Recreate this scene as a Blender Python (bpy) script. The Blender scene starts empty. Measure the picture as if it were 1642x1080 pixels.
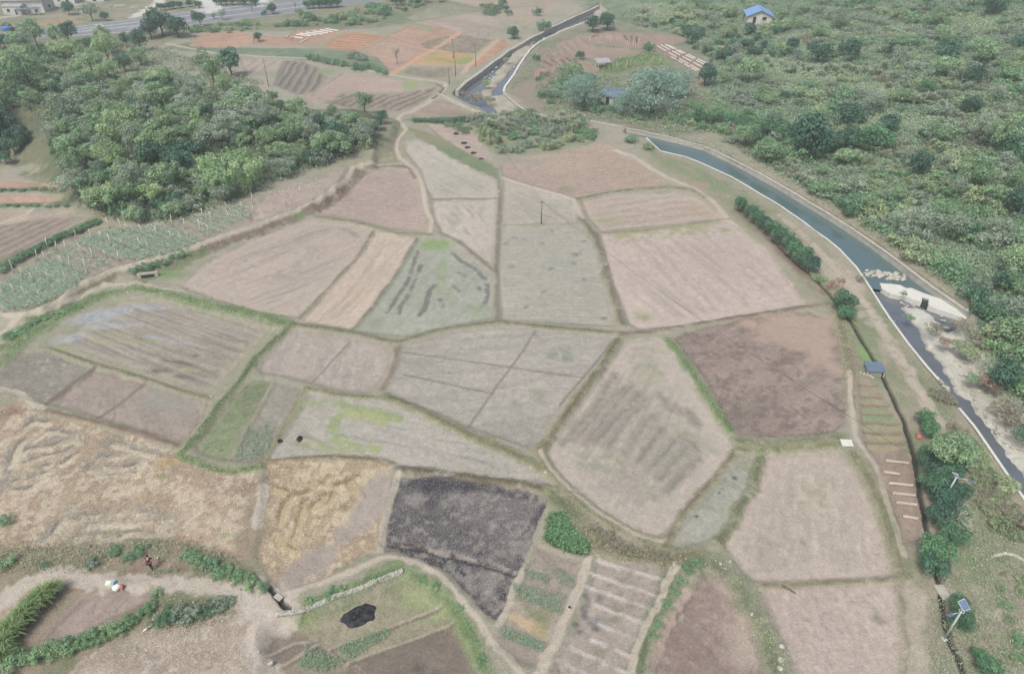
import bpy, math, random
import numpy as np
from mathutils import Vector, Matrix

# ---------------------------------------------------------------- camera, light
SC = bpy.context.scene
COL = SC.collection
R = math.radians
CAM_H, PITCH, FPX = 55.0, R(36.0), 1095.0
cam_data = bpy.data.cameras.new('camera')
cam_data.sensor_width = 36.0
cam_data.lens = 36.0 * FPX / 1642.0
cam_data.clip_end = 6000.0
cam = bpy.data.objects.new('camera', cam_data)
cam.location = (0, 0, CAM_H)
cam.rotation_euler = (R(90) - PITCH, 0, 0)
COL.objects.link(cam)
SC.camera = cam

SUN_EL, SUN_AZ = R(58), R(215)
world = bpy.data.worlds.new('World')
SC.world = world
world.use_nodes = True
wn = world.node_tree.nodes
wl = world.node_tree.links
sky = wn.new('ShaderNodeTexSky')
sky.sky_type = 'NISHITA'
sky.sun_disc = False
sky.sun_elevation = SUN_EL
sky.sun_rotation = SUN_AZ
sky.dust_density = 6.0
sky.air_density = 1.0
sky.ozone_density = 1.0
wl.new(sky.outputs[0], wn['Background'].inputs[0])
wn['Background'].inputs[1].default_value = 0.125

sun_data = bpy.data.lights.new('sun', 'SUN')
sun_data.energy = 1.9
sun_data.angle = R(11)
sun_data.color = (1.0, 0.975, 0.945)
sun = bpy.data.objects.new('sun', sun_data)
sdir = Vector((math.sin(SUN_AZ) * math.cos(SUN_EL), math.cos(SUN_AZ) * math.cos(SUN_EL), math.sin(SUN_EL)))
sun.rotation_euler = sdir.to_track_quat('Z', 'Y').to_euler()
COL.objects.link(sun)

SC.view_settings.view_transform = 'Standard'
SC.view_settings.look = 'None'
SC.view_settings.exposure = 0.37
SC.view_settings.gamma = 1.0
SC.cycles.max_bounces = 6
SC.cycles.diffuse_bounces = 3
SC.cycles.volume_bounces = 1
SC.cycles.transparent_max_bounces = 8
HAZE = 0.00045

rng = np.random.default_rng(7)
random.seed(7)

# ---------------------------------------------------------------- small maths
KALB = 0.72


def lin(c, k=None):
    c = np.asarray(c, float) / 255.0
    c = c * 0.9 + c.mean(-1, keepdims=True) * 0.1
    c = c * np.array([0.975, 1.0, 0.992])
    v = np.where(c <= 0.04045, c / 12.92, ((c + 0.055) / 1.055) ** 2.4)
    return v * (KALB if k is None else k)


def rays(px, py):
    px = np.atleast_1d(np.asarray(px, float)) - 821.0
    py = 540.0 - np.atleast_1d(np.asarray(py, float))
    d = np.stack([px, FPX * math.cos(PITCH) + py * math.sin(PITCH), -FPX * math.sin(PITCH) + py * math.cos(PITCH)], 1)
    return d / np.linalg.norm(d, axis=1)[:, None]


def wz(pts, z=0.0):
    """photo points -> world xy on the level plane z"""
    a = np.asarray(pts, float)
    d = rays(a[:, 0], a[:, 1])
    t = (z - CAM_H) / d[:, 2]
    return d[:, :2] * t[:, None]


def hash2(ix, iy, seed):
    n = (ix * 374761393 + iy * 668265263 + seed * 974634777) & 0xffffffff
    n = ((n ^ (n >> 13)) * 1274126177) & 0xffffffff
    n = n ^ (n >> 16)
    return (n & 0xffff) / 65535.0


def vnoise(x, y, seed=0):
    ix = np.floor(x).astype(np.int64)
    iy = np.floor(y).astype(np.int64)
    fx = x - ix
    fy = y - iy
    fx = fx * fx * (3 - 2 * fx)
    fy = fy * fy * (3 - 2 * fy)
    a = hash2(ix, iy, seed)
    b = hash2(ix + 1, iy, seed)
    c = hash2(ix, iy + 1, seed)
    d = hash2(ix + 1, iy + 1, seed)
    return (a * (1 - fx) + b * fx) * (1 - fy) + (c * (1 - fx) + d * fx) * fy


def fbm(x, y, seed=0, o=4):
    s = 0.0
    a = 0.5
    t = 0.0
    for k in range(o):
        s = s + a * vnoise(x, y, seed + k * 17)
        t += a
        a *= 0.55
        x = x * 2.03 + 5.2
        y = y * 2.03 + 1.7
    return s / t


def sstep(a, b, x):
    t = np.clip((x - a) / (b - a), 0, 1)
    return t * t * (3 - 2 * t)


def d_line(P, x, y):
    P = np.asarray(P, float)
    best = np.full(x.shape, 1e9)
    for k in range(len(P) - 1):
        ax, ay = P[k]
        bx, by = P[k + 1]
        ex, ey = bx - ax, by - ay
        L = ex * ex + ey * ey + 1e-9
        t = np.clip(((x - ax) * ex + (y - ay) * ey) / L, 0, 1)
        best = np.minimum(best, (x - ax - t * ex) ** 2 + (y - ay - t * ey) ** 2)
    return np.sqrt(best)


def inside(P, x, y):
    P = np.asarray(P, float)
    c = np.zeros(x.shape, bool)
    n = len(P)
    for k in range(n):
        x0, y0 = P[k]
        x1, y1 = P[(k + 1) % n]
        if y0 == y1:
            continue
        m = ((y0 > y) != (y1 > y)) & (x < (x1 - x0) * (y - y0) / (y1 - y0) + x0)
        c ^= m
    return c


def sd_poly(P, x, y):
    P = np.asarray(P, float)
    d = d_line(np.vstack([P, P[:1]]), x, y)
    return np.where(inside(P, x, y), -d, d)


# ---------------------------------------------------------------- terrain
HILL_FOOT = [(935, 8), (985, 34), (1045, 50), (1100, 62), (1140, 105), (1125, 150), (1185, 205), (1280, 250), (1390, 325), (1500, 400),
             (1575, 490), (1660, 640), (1800, 900)]
hp = wz(HILL_FOOT)
HILL = np.vstack([[[hp[0][0], 900]], hp, [[900, 10], [900, 900]]])
KNOLL = wz([(-260, 330), (20, 255), (110, 330), (200, 352), (330, 335), (420, 298), (520, 258), (600, 232), (616, 200),
            (590, 192), (500, 190), (400, 166), (250, 135), (100, 115), (-200, 110), (-500, 200)])
# raised terraces: photo outline, height
TERR = [
    ([(-400, 560), (-5, 503), (39, 505), (78, 492), (130, 458), (181, 435), (233, 421), (311, 395), (420, 358), (478, 336), (509, 322), (545, 296), (566, 268),
      (600, 258), (640, 190), (500, 150), (200, 180), (-400, 250)], 1.3),
    ([(440, 990), (520, 968), (644, 922), (690, 945), (725, 975), (750, 1010), (765, 1050), (772, 1100), (440, 1100), (412, 1040), (425, 1005)], -0.8),
    ([(1085, 915), (1124, 905), (1160, 915), (1190, 952), (1215, 1005), (1240, 1100), (1030, 1100), (1058, 1023), (1078, 979)], -0.4),
]
TERRW = [(wz(p, max(h, 0)), h) for p, h in TERR]


def T_exact(x, y):
    d = np.maximum(0, -sd_poly(HILL, x, y))
    h = 45.0 * (1 - np.exp(-d * 0.19 / 45.0)) * sstep(0, 14, d) + (fbm(x / 38, y / 38, 91, 3) - 0.5) * 7 * sstep(6, 45, d)
    d2 = np.maximum(0, -sd_poly(KNOLL, x, y))
    h = h + 6.5 * (1 - np.exp(-d2 / 9.0)) + (fbm(x / 15, y / 15, 92, 2) - 0.5) * 2 * sstep(2, 10, d2)
    for P, dz in TERRW:
        h = h + dz * sstep(0.7, -0.7, sd_poly(P, x, y))
    h = h + (fbm(x / 60, y / 60, 5, 2) - 0.5) * 0.5
    return h


GX0, GY0, GS = -520.0, -60.0, 1.5
gnx, gny = 700, 520
gx, gy = np.meshgrid(GX0 + GS * np.arange(gnx), GY0 + GS * np.arange(gny))
TG = T_exact(gx.ravel(), gy.ravel()).reshape(gny, gnx)


def T(x, y):
    x = np.asarray(x, float)
    y = np.asarray(y, float)
    fx = np.clip((x - GX0) / GS, 0, gnx - 1.001)
    fy = np.clip((y - GY0) / GS, 0, gny - 1.001)
    ix = fx.astype(int)
    iy = fy.astype(int)
    fx = fx - ix
    fy = fy - iy
    return (TG[iy, ix] * (1 - fx) + TG[iy, ix + 1] * fx) * (1 - fy) + (TG[iy + 1, ix] * (1 - fx) + TG[iy + 1, ix + 1] * fx) * fy


def at(pts, dz=0.0):
    """photo points -> world xyz on the terrain"""
    a = np.atleast_2d(np.asarray(pts, float))
    d = rays(a[:, 0], a[:, 1])
    t = np.full(len(a), 30.0)
    done = np.zeros(len(a), bool)
    lo = t.copy()
    for k in range(900):
        p = d * t[:, None]
        hit = (CAM_H + p[:, 2] <= T(p[:, 0], p[:, 1]) + dz) | (t > 800)
        done |= hit
        lo = np.where(done, lo, t)
        t = np.where(done, t, t + 0.9)
        if done.all():
            break
    hi = t
    for k in range(12):
        m = (lo + hi) / 2
        p = d * m[:, None]
        hit = CAM_H + p[:, 2] <= T(p[:, 0], p[:, 1]) + dz
        hi = np.where(hit, m, hi)
        lo = np.where(hit, lo, m)
    p = d * hi[:, None]
    p[:, 2] = T(p[:, 0], p[:, 1])
    return p


def W(pts):
    return at(pts)[:, :2]


def depth(p):
    return p[1] * math.cos(PITCH) + (CAM_H - p[2]) * math.sin(PITCH)


# fan shaped grid over the valley, finer where the drone is close
rows = [-400.0, -150.0, -40.0, 0.0, 12.0]
y = 20.0
while y < 335:
    rows.append(y)
    z = 0.809 * y + 32.3
    y += min(0.62, max(0.15, z * z / (683 * 55) * 1.0))
while y < 1000:
    rows.append(y)
    y *= 1.05
rows = np.array(rows)
NC = 940
u = np.concatenate([[-9, -4, -2.4, -1.6, -1.25], np.linspace(-1.04, 1.04, NC), [1.25, 1.6, 2.4, 4, 9]])
wid = 0.86 * np.maximum(0.809 * rows + 32.3, 42.0)
X = (u[None, :] * wid[:, None])
Y = np.repeat(rows[:, None], len(u), 1)
X = np.clip(X, -900, 900)
NR, NU = X.shape
X = X.ravel()
Y = Y.ravel()
N = len(X)
BASE = T(X, Y)
HH = np.zeros(N)
C = np.zeros((N, 3))
WET = np.zeros(N)
GR = np.zeros(N)
OWN = np.zeros(N, np.int32)
NZ8 = fbm(X / 9, Y / 9, 1, 4)
NZ2 = fbm(X / 2.2, Y / 2.2, 2, 3)
NZ1 = fbm(X / 0.7, Y / 0.7, 3, 2)


def sel(P, pad=0.0):
    P = np.asarray(P)
    return np.nonzero((X > P[:, 0].min() - pad) & (X < P[:, 0].max() + pad) & (Y > P[:, 1].min() - pad) & (Y < P[:, 1].max() + pad))[0]


def mix(idx, a, col):
    C[idx] = C[idx] * (1 - a[:, None]) + np.asarray(col)[None, :] * a[:, None]


OWNERS = [('ground', None)]


def new_owner(name, label):
    OWNERS.append((name, label))
    return len(OWNERS) - 1


def zone(pts, col, col2=None, soft=2.0, gr=None, world_pts=None, thr=0.5):
    P = W(pts) if world_pts is None else np.asarray(world_pts, float)
    i = sel(P, soft)
    s = sd_poly(P, X[i], Y[i]) + (NZ2[i] - 0.5) * soft * 2.0
    a = sstep(soft * 0.5, -soft * 0.5, s)
    mix(i, a, lin(col))
    if col2 is not None:
        mix(i, a * sstep(thr - 0.12, thr + 0.12, 0.6 * NZ8[i] + 0.4 * NZ2[i]), lin(col2))
    if gr is not None:
        GR[i] = GR[i] * (1 - a) + gr * a
    return i, a


def stroke(pts, w, col, k=1.0, dz=0.0, brk=0.0, gr=None, own=None, wet=None, wpts=None, soft=0.35):
    """a band along a polyline; w metres wide"""
    P = W(pts) if wpts is None else np.asarray(wpts, float)
    i = sel(P, w * 1.6 + 0.6)
    d = d_line(P, X[i] + (NZ2[i] - 0.5) * w * 0.8, Y[i] + (NZ1[i] - 0.5) * w * 0.8)
    a = sstep(w * (0.5 + soft * 0.5), w * (0.5 - soft * 0.5), d)
    if brk:
        a = a * sstep(brk - 0.15, brk + 0.15, 0.5 * NZ2[i] + 0.5 * NZ1[i])
    if col is not None:
        mix(i, a * k, lin(col))
    HH[i] += dz * a
    if gr is not None:
        GR[i] = GR[i] * (1 - a) + gr * a
    if wet is not None:
        WET[i] = WET[i] * (1 - a) + wet * a
    if own is not None:
        OWN[i[d < w * 0.5]] = own
    return i, a


def patch(px, py, rx, ry, col, k=0.7, brk=0.45, rot=0.0, wet=None):
    """a ragged stain; rx, ry in photo pixels over the ground"""
    p = at([(px, py)])[0]
    z = depth(p)
    ax = rx * z / FPX
    ay = ry * z / FPX / max(0.25, CAM_H / math.hypot(p[1], CAM_H))
    m = max(ax, ay) * 1.3
    i = np.nonzero((abs(X - p[0]) < m) & (abs(Y - p[1]) < m))[0]
    dx = X[i] - p[0]
    dy = Y[i] - p[1]
    c, s = math.cos(rot), math.sin(rot)
    e = np.sqrt(((dx * c + dy * s) / ax) ** 2 + ((-dx * s + dy * c) / ay) ** 2)
    a = sstep(1.1, 0.35, e + (NZ2[i] - 0.5) * 0.9)
    if brk:
        a = a * sstep(brk - 0.2, brk + 0.2, 0.4 * NZ2[i] + 0.6 * NZ1[i])
    mix(i, a * k, lin(col))
    if wet is not None:
        WET[i] = np.maximum(WET[i], a * wet)


def field(label, pts, col, col2=None, n2=0.5, dz=-0.22, streak=None, furrow=None, edge=None, spots=None, gr=0.0, name='field', soft=0.35, crop=None):
    o = new_owner(name, label)
    P = W(pts)
    i = sel(P, 2.0)
    s = sd_poly(P, X[i], Y[i])
    sw = s + (NZ2[i] - 0.5) * 1.1
    a = sstep(soft * 0.5, -soft * 0.5, sw + (NZ1[i] - 0.5) * 0.5)
    base = lin(col)
    mix(i, a, base)
    GR[i] = GR[i] * (1 - a) + gr * a
    x, y = X[i], Y[i]
    if col2 is not None:
        t = 0.55 * NZ8[i] + 0.3 * NZ2[i] + 0.15 * NZ1[i]
        mix(i, a * n2 * sstep(0.38, 0.62, t), lin(col2))
    # broad uneven drying
    v = fbm(x / 14 + o * 3.1, y / 14, 40 + o, 3)
    C[i] *= (1 + a * ((v - 0.5) * 0.26 + (fbm(x / 0.4, y / 0.4, 45 + o, 3) - 0.5) * 0.30))[:, None]
    if not streak and not furrow:
        th = o * 1.7
        al = x * math.cos(th) + y * math.sin(th)
        ac = -x * math.sin(th) + y * math.cos(th) + (fbm(x / 13, y / 13, 46 + o, 2) - 0.5) * 4
        C[i] *= (1 - a * 0.10 * sstep(0.45, 0.7, vnoise(al / 9, ac / 0.9, 47 + o)))[:, None]
    if streak:
        for (p0, p1, per, scol, k, ln) in streak:
            q = W([p0, p1])
            d = (q[1] - q[0]) / np.linalg.norm(q[1] - q[0])
            wob = (fbm(x / 11, y / 11, 60 + o, 2) - 0.5) * per * 0.9
            al = x * d[0] + y * d[1]
            ac = -x * d[1] + y * d[0] + wob
            ph = 1.3 * vnoise(al / (ln * 2), ac / (per * 4), 72 + o)
            t = 0.24 * (0.5 + 0.5 * np.sin(6.283 * (ac / per + ph))) + 0.41 * vnoise(al / ln, ac / (per * 0.9), 70 + o) + 0.35 * vnoise(al / (ln * 0.4), ac / (per * 0.3), 71 + o)
            inn = sstep(-0.8, -3.0, s)
            b = a * min(1.0, k * 1.25) * sstep(0.47, 0.68, t) * inn * (0.55 + 0.45 * sstep(0.3, 0.6, NZ8[i]))
            mix(i, b, lin(scol))
            HH[i] -= 0.05 * b
    if furrow:
        (p0, p1, per, amp, fcol, k) = furrow
        q = W([p0, p1])
        d = (q[1] - q[0]) / np.linalg.norm(q[1] - q[0])
        ac = -x * d[1] + y * d[0] + (fbm(x / 9, y / 9, 80 + o, 2) - 0.5) * per * 0.7
        w = 0.5 + 0.5 * np.sin(ac * 2 * math.pi / per)
        inn = sstep(-0.3, -1.2, s)
        HH[i] += amp * (w - 0.5) * inn
        mix(i, a * k * inn * sstep(0.35, 0.9, w + (NZ1[i] - 0.5) * 0.8), lin(fcol))
    # short scuffs along the working direction, clods, and the odd pale straw
    src = streak[0][:2] if streak else (furrow[:2] if furrow else None)
    if src is not None:
        q = W(src)
        d = (q[1] - q[0]) / np.linalg.norm(q[1] - q[0])
    else:
        d = np.array([math.cos(o * 1.7), math.sin(o * 1.7)])
    al = x * d[0] + y * d[1] + (NZ2[i] - 0.5) * 0.6
    ac = -x * d[1] + y * d[0] + (NZ8[i] - 0.5) * 0.9
    msk = 0.25 + 0.75 * sstep(0.46, 0.62, fbm(x / 7, y / 7, 90 + o, 2))
    mix(i, a * 0.30 * msk * sstep(0.70, 0.86, vnoise(al / 2.4, ac / 0.34, 91 + o)), base * 0.66)
    mix(i, a * 0.30 * sstep(0.74, 0.88, vnoise(al / 1.6, ac / 0.4, 92 + o)), np.minimum(base * 1.28, 0.8))
    mix(i, a * 0.5 * msk * sstep(0.84, 0.93, vnoise(x / 0.36, y / 0.36, 93 + o)), base * 0.6)
    if edge:
        (wd, ecol, k) = edge
        mix(i, a * k * sstep(-wd, -wd * 0.25, s + (NZ2[i] - 0.5) * wd) * (0.4 + 0.6 * NZ1[i]), lin(ecol))
    # a darker rim just inside the field edge
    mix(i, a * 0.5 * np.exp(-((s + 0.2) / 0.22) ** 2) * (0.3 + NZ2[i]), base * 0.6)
    if spots:
        (scol, k, thr) = spots
        t = 0.5 * fbm(x / 1.9, y / 1.9, 33 + o, 3) + 0.5 * fbm(x / 0.5, y / 0.5, 34 + o, 2)
        mix(i, a * k * sstep(thr - 0.07, thr + 0.07, t), lin(scol))
    HH[i] += dz * sstep(0.5, -0.4, s)
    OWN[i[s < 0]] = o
    return o


# ---- broad ground colours
C[:] = lin((166, 158, 142))
GR[:] = 0.35
mix(np.arange(N), 0.55 * sstep(0.42, 0.62, 0.6 * NZ8 + 0.4 * NZ2), lin((148, 147, 122)))
zone(None, (110, 127, 104), (130, 140, 114), 6, 0.9, world_pts=HILL, thr=0.52)
PALE_GRASS = [[(1215, 92), (1300, 104), (1420, 110), (1445, 124), (1340, 132), (1260, 130), (1205, 122)], [(1352, 132), (1440, 136), (1408, 160), (1350, 152)], [(1400, 182), (1500, 188), (1482, 212), (1402, 206)],
              [(1520, 20), (1600, 22), (1600, 52), (1530, 50)], [(1410, 255), (1450, 262), (1440, 300), (1400, 290)], [(1560, 190), (1642, 150), (1642, 170), (1590, 200)], [(1230, 140), (1330, 150), (1320, 168), (1225, 160)]]
PALE_GRASS += [[(1010, 10), (1110, 2), (1190, 14), (1160, 42), (1070, 40)], [(1260, 58), (1370, 50), (1400, 78), (1300, 90)], [(1300, 182), (1410, 190), (1390, 214), (1320, 204)], [(1440, 236), (1545, 246), (1520, 290), (1455, 282)], [(1440, 28), (1500, 24), (1500, 56), (1450, 60)]]
BARE = [(1505, 398), (1560, 388), (1610, 402), (1622, 440), (1590, 458), (1545, 450), (1512, 420)]
for q_ in PALE_GRASS:
    zone(q_, (152, 154, 124), (136, 144, 112), 3, 0.8)
zone(BARE, (172, 146, 126), (158, 148, 120), 3, 0.4)
zone(None, (102, 112, 88), (122, 122, 96), 5, 1.0, world_pts=KNOLL)
# verges along the highway and beyond it
zone([(-500, 120), (0, 66), (223, 52), (420, 28), (560, 8), (700, -6), (900, -6), (830, 18), (750, 20), (670, 35), (600, 45), (520, 50), (420, 50), (300, 52), (250, 75), (100, 95), (-500, 200)],
     (120, 130, 104), (146, 142, 116), 2, 0.9)
zone([(-600, 60), (0, 54), (130, 41), (233, 28), (420, 5), (520, -8), (520, -40), (-600, -60)], (132, 136, 110), (158, 148, 128), 2, 0.7)
# between the fields behind the knoll
zone([(260, 78), (420, 92), (540, 100), (630, 122), (610, 95), (560, 78), (420, 78), (300, 68)], (118, 134, 112), (140, 146, 118), 1.5, 0.8)
# strip between the lower fields and the canal
zone([(1010, 212), (1060, 245), (1110, 262), (1200, 310), (1300, 380), (1380, 440), (1440, 530), (1530, 650), (1660, 830), (1700, 1200), (1440, 1200),
      (1440, 900), (1400, 740), (1365, 600), (1350, 520), (1300, 460), (1240, 390), (1170, 340), (1110, 300), (1060, 270)], (162, 151, 134), (136, 142, 112), 2, 0.6, thr=0.47)
zone([(1440, 950), (1480, 900), (1530, 870), (1642, 900), (1760, 1100), (1460, 1100)], (146, 146, 122), (164, 152, 136), 3, 0.7)
zone([(1560, 820), (1600, 860), (1590, 930), (1560, 1000), (1530, 900)], (142, 146, 116), None, 3, 0.7)
# rough ground at the lower left
zone([(-300, 860), (0, 868), (140, 872), (270, 860), (400, 900), (450, 955), (440, 1000), (405, 1030), (430, 1100), (-300, 1200)], (158, 142, 124), (128, 128, 100), 2, 0.6)
# ground east of the upper river
zone([(945, 35), (870, 66), (845, 90), (812, 148), (860, 180), (930, 190), (1080, 218), (1180, 205), (1120, 150), (1140, 105), (1100, 62), (1040, 50), (985, 34)], (154, 140, 124), (128, 136, 112), 2, 0.6)
zone([(700, 195), (740, 186), (830, 180), (930, 195), (960, 215), (940, 232), (890, 240), (800, 250), (770, 225)], (128, 142, 110), (150, 150, 122), 2, 0.9)
zone([(650, 192), (760, 184), (820, 182), (740, 195), (690, 198)], (104, 112, 88), None, 1, 0.9)
zone([(655, 205), (690, 215), (740, 240), (800, 270), (806, 290), (760, 272), (720, 252), (680, 228)], (122, 136, 104), (142, 140, 112), 1, 0.9)

# ---- riverbed and canal (carved)
LEFT_WALL_A = [(958, 10), (905, 34), (880, 46), (845, 64), (815, 81), (790, 99), (768, 116), (745, 132), (730, 146)]
RIGHT_WALL_A = [(945, 33), (925, 41), (905, 48), (885, 58), (866, 67), (850, 82), (838, 98), (825, 120), (812, 138), (809, 146)]
RIGHT_WALL_B = [(918, 188), (960, 196), (1005, 205), (1045, 213), (1085, 222), (1130, 234), (1165, 250), (1200, 268), (1250, 295), (1300, 325), (1350, 355), (1400, 388),
                (1450, 425), (1500, 462), (1540, 488), (1560, 503)]
LEFT_WALL_B = [(1036, 222), (1058, 243), (1098, 252), (1140, 270), (1170, 284), (1200, 300), (1235, 322), (1270, 345), (1305, 370), (1345, 400), (1372, 428), (1395, 465), (1425, 512), (1455, 552), (1485, 590), (1503, 610)]
LEFT_WALL_C = [(1537, 655), (1560, 686), (1590, 728), (1620, 772), (1660, 830)]
RIVER_A = [(962, 6), (900, 36), (845, 64), (815, 82), (768, 117), (728, 147), (726, 153), (752, 166), (775, 178), (800, 190), (860, 194), (930, 196), (905, 190), (862, 184), (832, 170), (810, 152), (809, 145),
           (826, 119), (838, 98), (852, 81), (868, 66), (905, 48), (948, 32), (975, 18)]
CANAL = [(1036, 222), (1058, 243), (1098, 252), (1140, 270), (1200, 300), (1235, 322), (1270, 345), (1305, 370), (1345, 400), (1372, 428), (1393, 462),
         (1450, 470), (1545, 500), (1560, 503), (1540, 488), (1500, 462), (1450, 425), (1400, 388), (1350, 355), (1300, 325), (1250, 295), (1200, 268), (1165, 250), (1130, 234), (1085, 222), (1045, 213), (1005, 205), (1000, 214)]
RIVER_B = [(1393, 462), (1425, 512), (1455, 552), (1485, 590), (1510, 622), (1537, 655), (1560, 686), (1590, 728), (1620, 772), (1670, 845), (1740, 850),
           (1660, 715), (1622, 655), (1580, 600), (1562, 560), (1545, 515), (1558, 503), (1450, 470)]
BED = new_owner('riverbed_land', 'pale gravel bed of the stream between the concrete walls')
WATER_A = [
    [(960, 10), (905, 38), (868, 58), (848, 72), (872, 63), (905, 46), (945, 30)],
    [(815, 84), (768, 120), (728, 150), (735, 158), (760, 153), (778, 140), (790, 122), (806, 104), (822, 88)],
    [(850, 82), (834, 96), (812, 120), (795, 140), (788, 154), (808, 150), (814, 136), (828, 118), (840, 98)],
    [(744, 152), (768, 158), (790, 152), (778, 160), (790, 172), (800, 184), (785, 184), (765, 168), (735, 160)],
]
WATER_B = [[(1393, 462), (1425, 512), (1455, 552), (1485, 590), (1512, 622), (1537, 652), (1562, 686), (1590, 728), (1620, 770), (1670, 840), (1680, 815), (1642, 757), (1610, 715), (1578, 675), (1556, 640),
            (1536, 628), (1520, 600), (1500, 572), (1480, 540), (1462, 510), (1445, 488), (1470, 490), (1500, 505), (1520, 528), (1540, 522), (1530, 500), (1450, 470)]]


def carve(pts, bed, col, waters=(), wz_bed=None):
    P = wz(pts, -0.2)
    i = sel(P, 1.0)
    s = sd_poly(P, X[i], Y[i])
    m = s < 0
    HH[i[m]] = bed - BASE[i[m]] + (NZ2[i[m]] - 0.5) * 0.25
    C[i[m]] = lin(col) * (0.75 + 0.5 * NZ2[i[m]])[:, None]
    GR[i[m]] = 0.15
    OWN[i[m]] = BED
    for w in waters:
        Q = wz(w, bed)
        j = sel(Q, 1.0)
        q = sd_poly(Q, X[j], Y[j]) + (NZ2[j] - 0.5) * 1.6
        k = (OWN[j] == BED)
        b = sstep(0.6, -0.6, q) * k
        HH[j] += b * (wz_bed - bed)
        mix(j, b, lin((90, 92, 88)))
    return P


carve(RIVER_A, -1.0, (176, 168, 152), WATER_A, -1.75)
carve(RIVER_B, -1.15, (198, 193, 182), WATER_B, -2.0)
carve(CANAL, -2.6, (70, 84, 78))
for (px, py, rx, ry, c) in [(770, 158, 22, 8, (120, 104, 88)), (800, 130, 10, 6, (130, 122, 98)), (812, 110, 8, 5, (140, 128, 104)), (818, 98, 12, 6, (134, 130, 104)),
                            (1500, 520, 12, 8, (150, 142, 120)), (870, 188, 40, 5, (166, 156, 142))]:
    patch(px, py, rx, ry, c, 0.6, 0.45)
zone([(1560, 545), (1600, 590), (1640, 650), (1660, 700), (1670, 770), (1630, 740), (1580, 670), (1550, 620), (1530, 570)], (200, 195, 184), (178, 170, 154), 1.5, 0.2)

# ---- highway
ROAD = new_owner('road', 'grey asphalt highway crossing the top left of the valley')
rd = wz([(-420, 108), (0, 66), (223, 50), (420, 28), (488, 18), (600, 3), (690, -8), (690, -22), (560, -12), (478, -3), (420, 4), (233, 27), (130, 41), (0, 55), (-420, 92)])
i = sel(rd, 2)
s = sd_poly(rd, X[i], Y[i])
a = sstep(0.4, -0.4, s)
mix(i, a, lin((138, 140, 146)))
HH[i] = HH[i] * (1 - sstep(2, 0, s)) + (0.25 - BASE[i] + T(X[i] * 0, 250)) * 0
GR[i] *= 1 - a
OWN[i[s < 0]] = ROAD
# pale lane surfaces and edge lines, and the markings that read at this distance
stroke([(0, 59.5), (130, 47), (233, 34), (420, 11), (540, -3)], 2.2, (176, 176, 178), 0.8, soft=0.3)
stroke([(0, 63.5), (60, 58), (110, 53), (200, 43.5), (300, 34), (420, 19), (540, 4)], 2.0, (182, 180, 182), 0.8, soft=0.3)
stroke([(0, 56), (130, 42.8), (233, 29), (420, 6)], 0.6, (205, 205, 205), 0.8, soft=0.3)
stroke([(0, 65), (150, 55), (223, 49.5), (420, 27), (560, 8)], 0.6, (196, 196, 196), 0.6, soft=0.3)
for (x0, y0) in [(156, 41.5), (161, 41), (228, 33.5), (233, 33), (330, 20), (336, 19.4), (412, 9), (418, 8.4)]:
    stroke([(x0, y0 - 1.2), (x0 + 4, y0 + 1.6)], 0.9, (230, 230, 228), 0.9, soft=0.3)
for (x0, y0) in [(150, 53), (160, 52.4), (205, 46.6), (240, 43), (20, 60), (90, 50), (50, 55)]:
    stroke([(x0, y0), (x0 + 13, y0 - 1.2)], 0.8, (205, 206, 206), 0.8, soft=0.3)
# driveways joining it
PATH = new_owner('path', 'pale concrete drives running from the highway to the houses')
stroke([(216, 27), (228, 20), (240, 14), (252, 6), (258, -4)], 4.5, (206, 200, 192), 1, own=PATH, gr=0)
stroke([(336, 16), (334, 6), (332, -6)], 9, (206, 203, 198), 1, own=PATH, gr=0)
stroke([(423, 3), (418, -5), (412, -12)], 6, (206, 203, 198), 1, own=PATH, gr=0)
stroke([(-40, 34), (20, 26), (60, 21), (92, 15), (120, 8)], 3.0, (188, 184, 172), 0.9, own=PATH, gr=0)
stroke([(70, 10), (110, 8), (150, 2)], 8.0, (186, 180, 172), 0.7, own=PATH, gr=0)

# ---- upper fields
RED = (186, 150, 130)
field('bare orange soil field below the highway trees', [(302, 70), (315, 57), (345, 51), (380, 48), (402, 56), (404, 70), (380, 76), (330, 76), (305, 74)], (189, 153, 131), (176, 142, 120), spots=((120, 128, 104), 0.5, 0.66))
field('bare orange plot with rows of white plastic strips', [(405, 56), (440, 58), (458, 60), (475, 48), (520, 45), (548, 48), (530, 62), (505, 73), (430, 72), (406, 71)], (184, 146, 124), (166, 146, 126))
field('orange plot dug in dark rows behind the hedge', [(516, 75), (548, 55), (560, 50), (618, 57), (600, 68), (568, 82)], (196, 154, 126), (180, 132, 104), furrow=((548, 55), (612, 60), 3.2, 0.2, (150, 108, 86), 0.6))
field('wide pinkish brown field with worn orange corners', [(575, 82), (605, 68), (625, 56), (660, 40), (730, 50), (745, 52), (720, 66), (690, 80), (660, 100), (625, 120), (620, 108), (605, 92)], (182, 154, 138), (196, 150, 124), spots=((150, 130, 116), 0.5, 0.6))
field('reddish plot with a strip of young green crop', [(640, 42), (656, 34), (700, 42), (734, 48), (728, 54), (690, 62), (668, 62), (700, 52)], (190, 150, 128), (176, 150, 132))
stroke([(655, 36), (690, 45)], 3.5, (138, 152, 122), 0.9)
field('pale pink bare field beside the upper stream', [(678, 33), (715, 27), (753, 22), (802, 36), (806, 46), (784, 57), (724, 47)], (178, 160, 148), (168, 152, 140))
field('grey brown weedy plot between orange soil banks', [(676, 68), (700, 60), (735, 54), (790, 63), (762, 85), (735, 84), (700, 78), (682, 76)], (164, 148, 132), (138, 132, 108), spots=((120, 110, 96), 0.6, 0.56))
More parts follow.
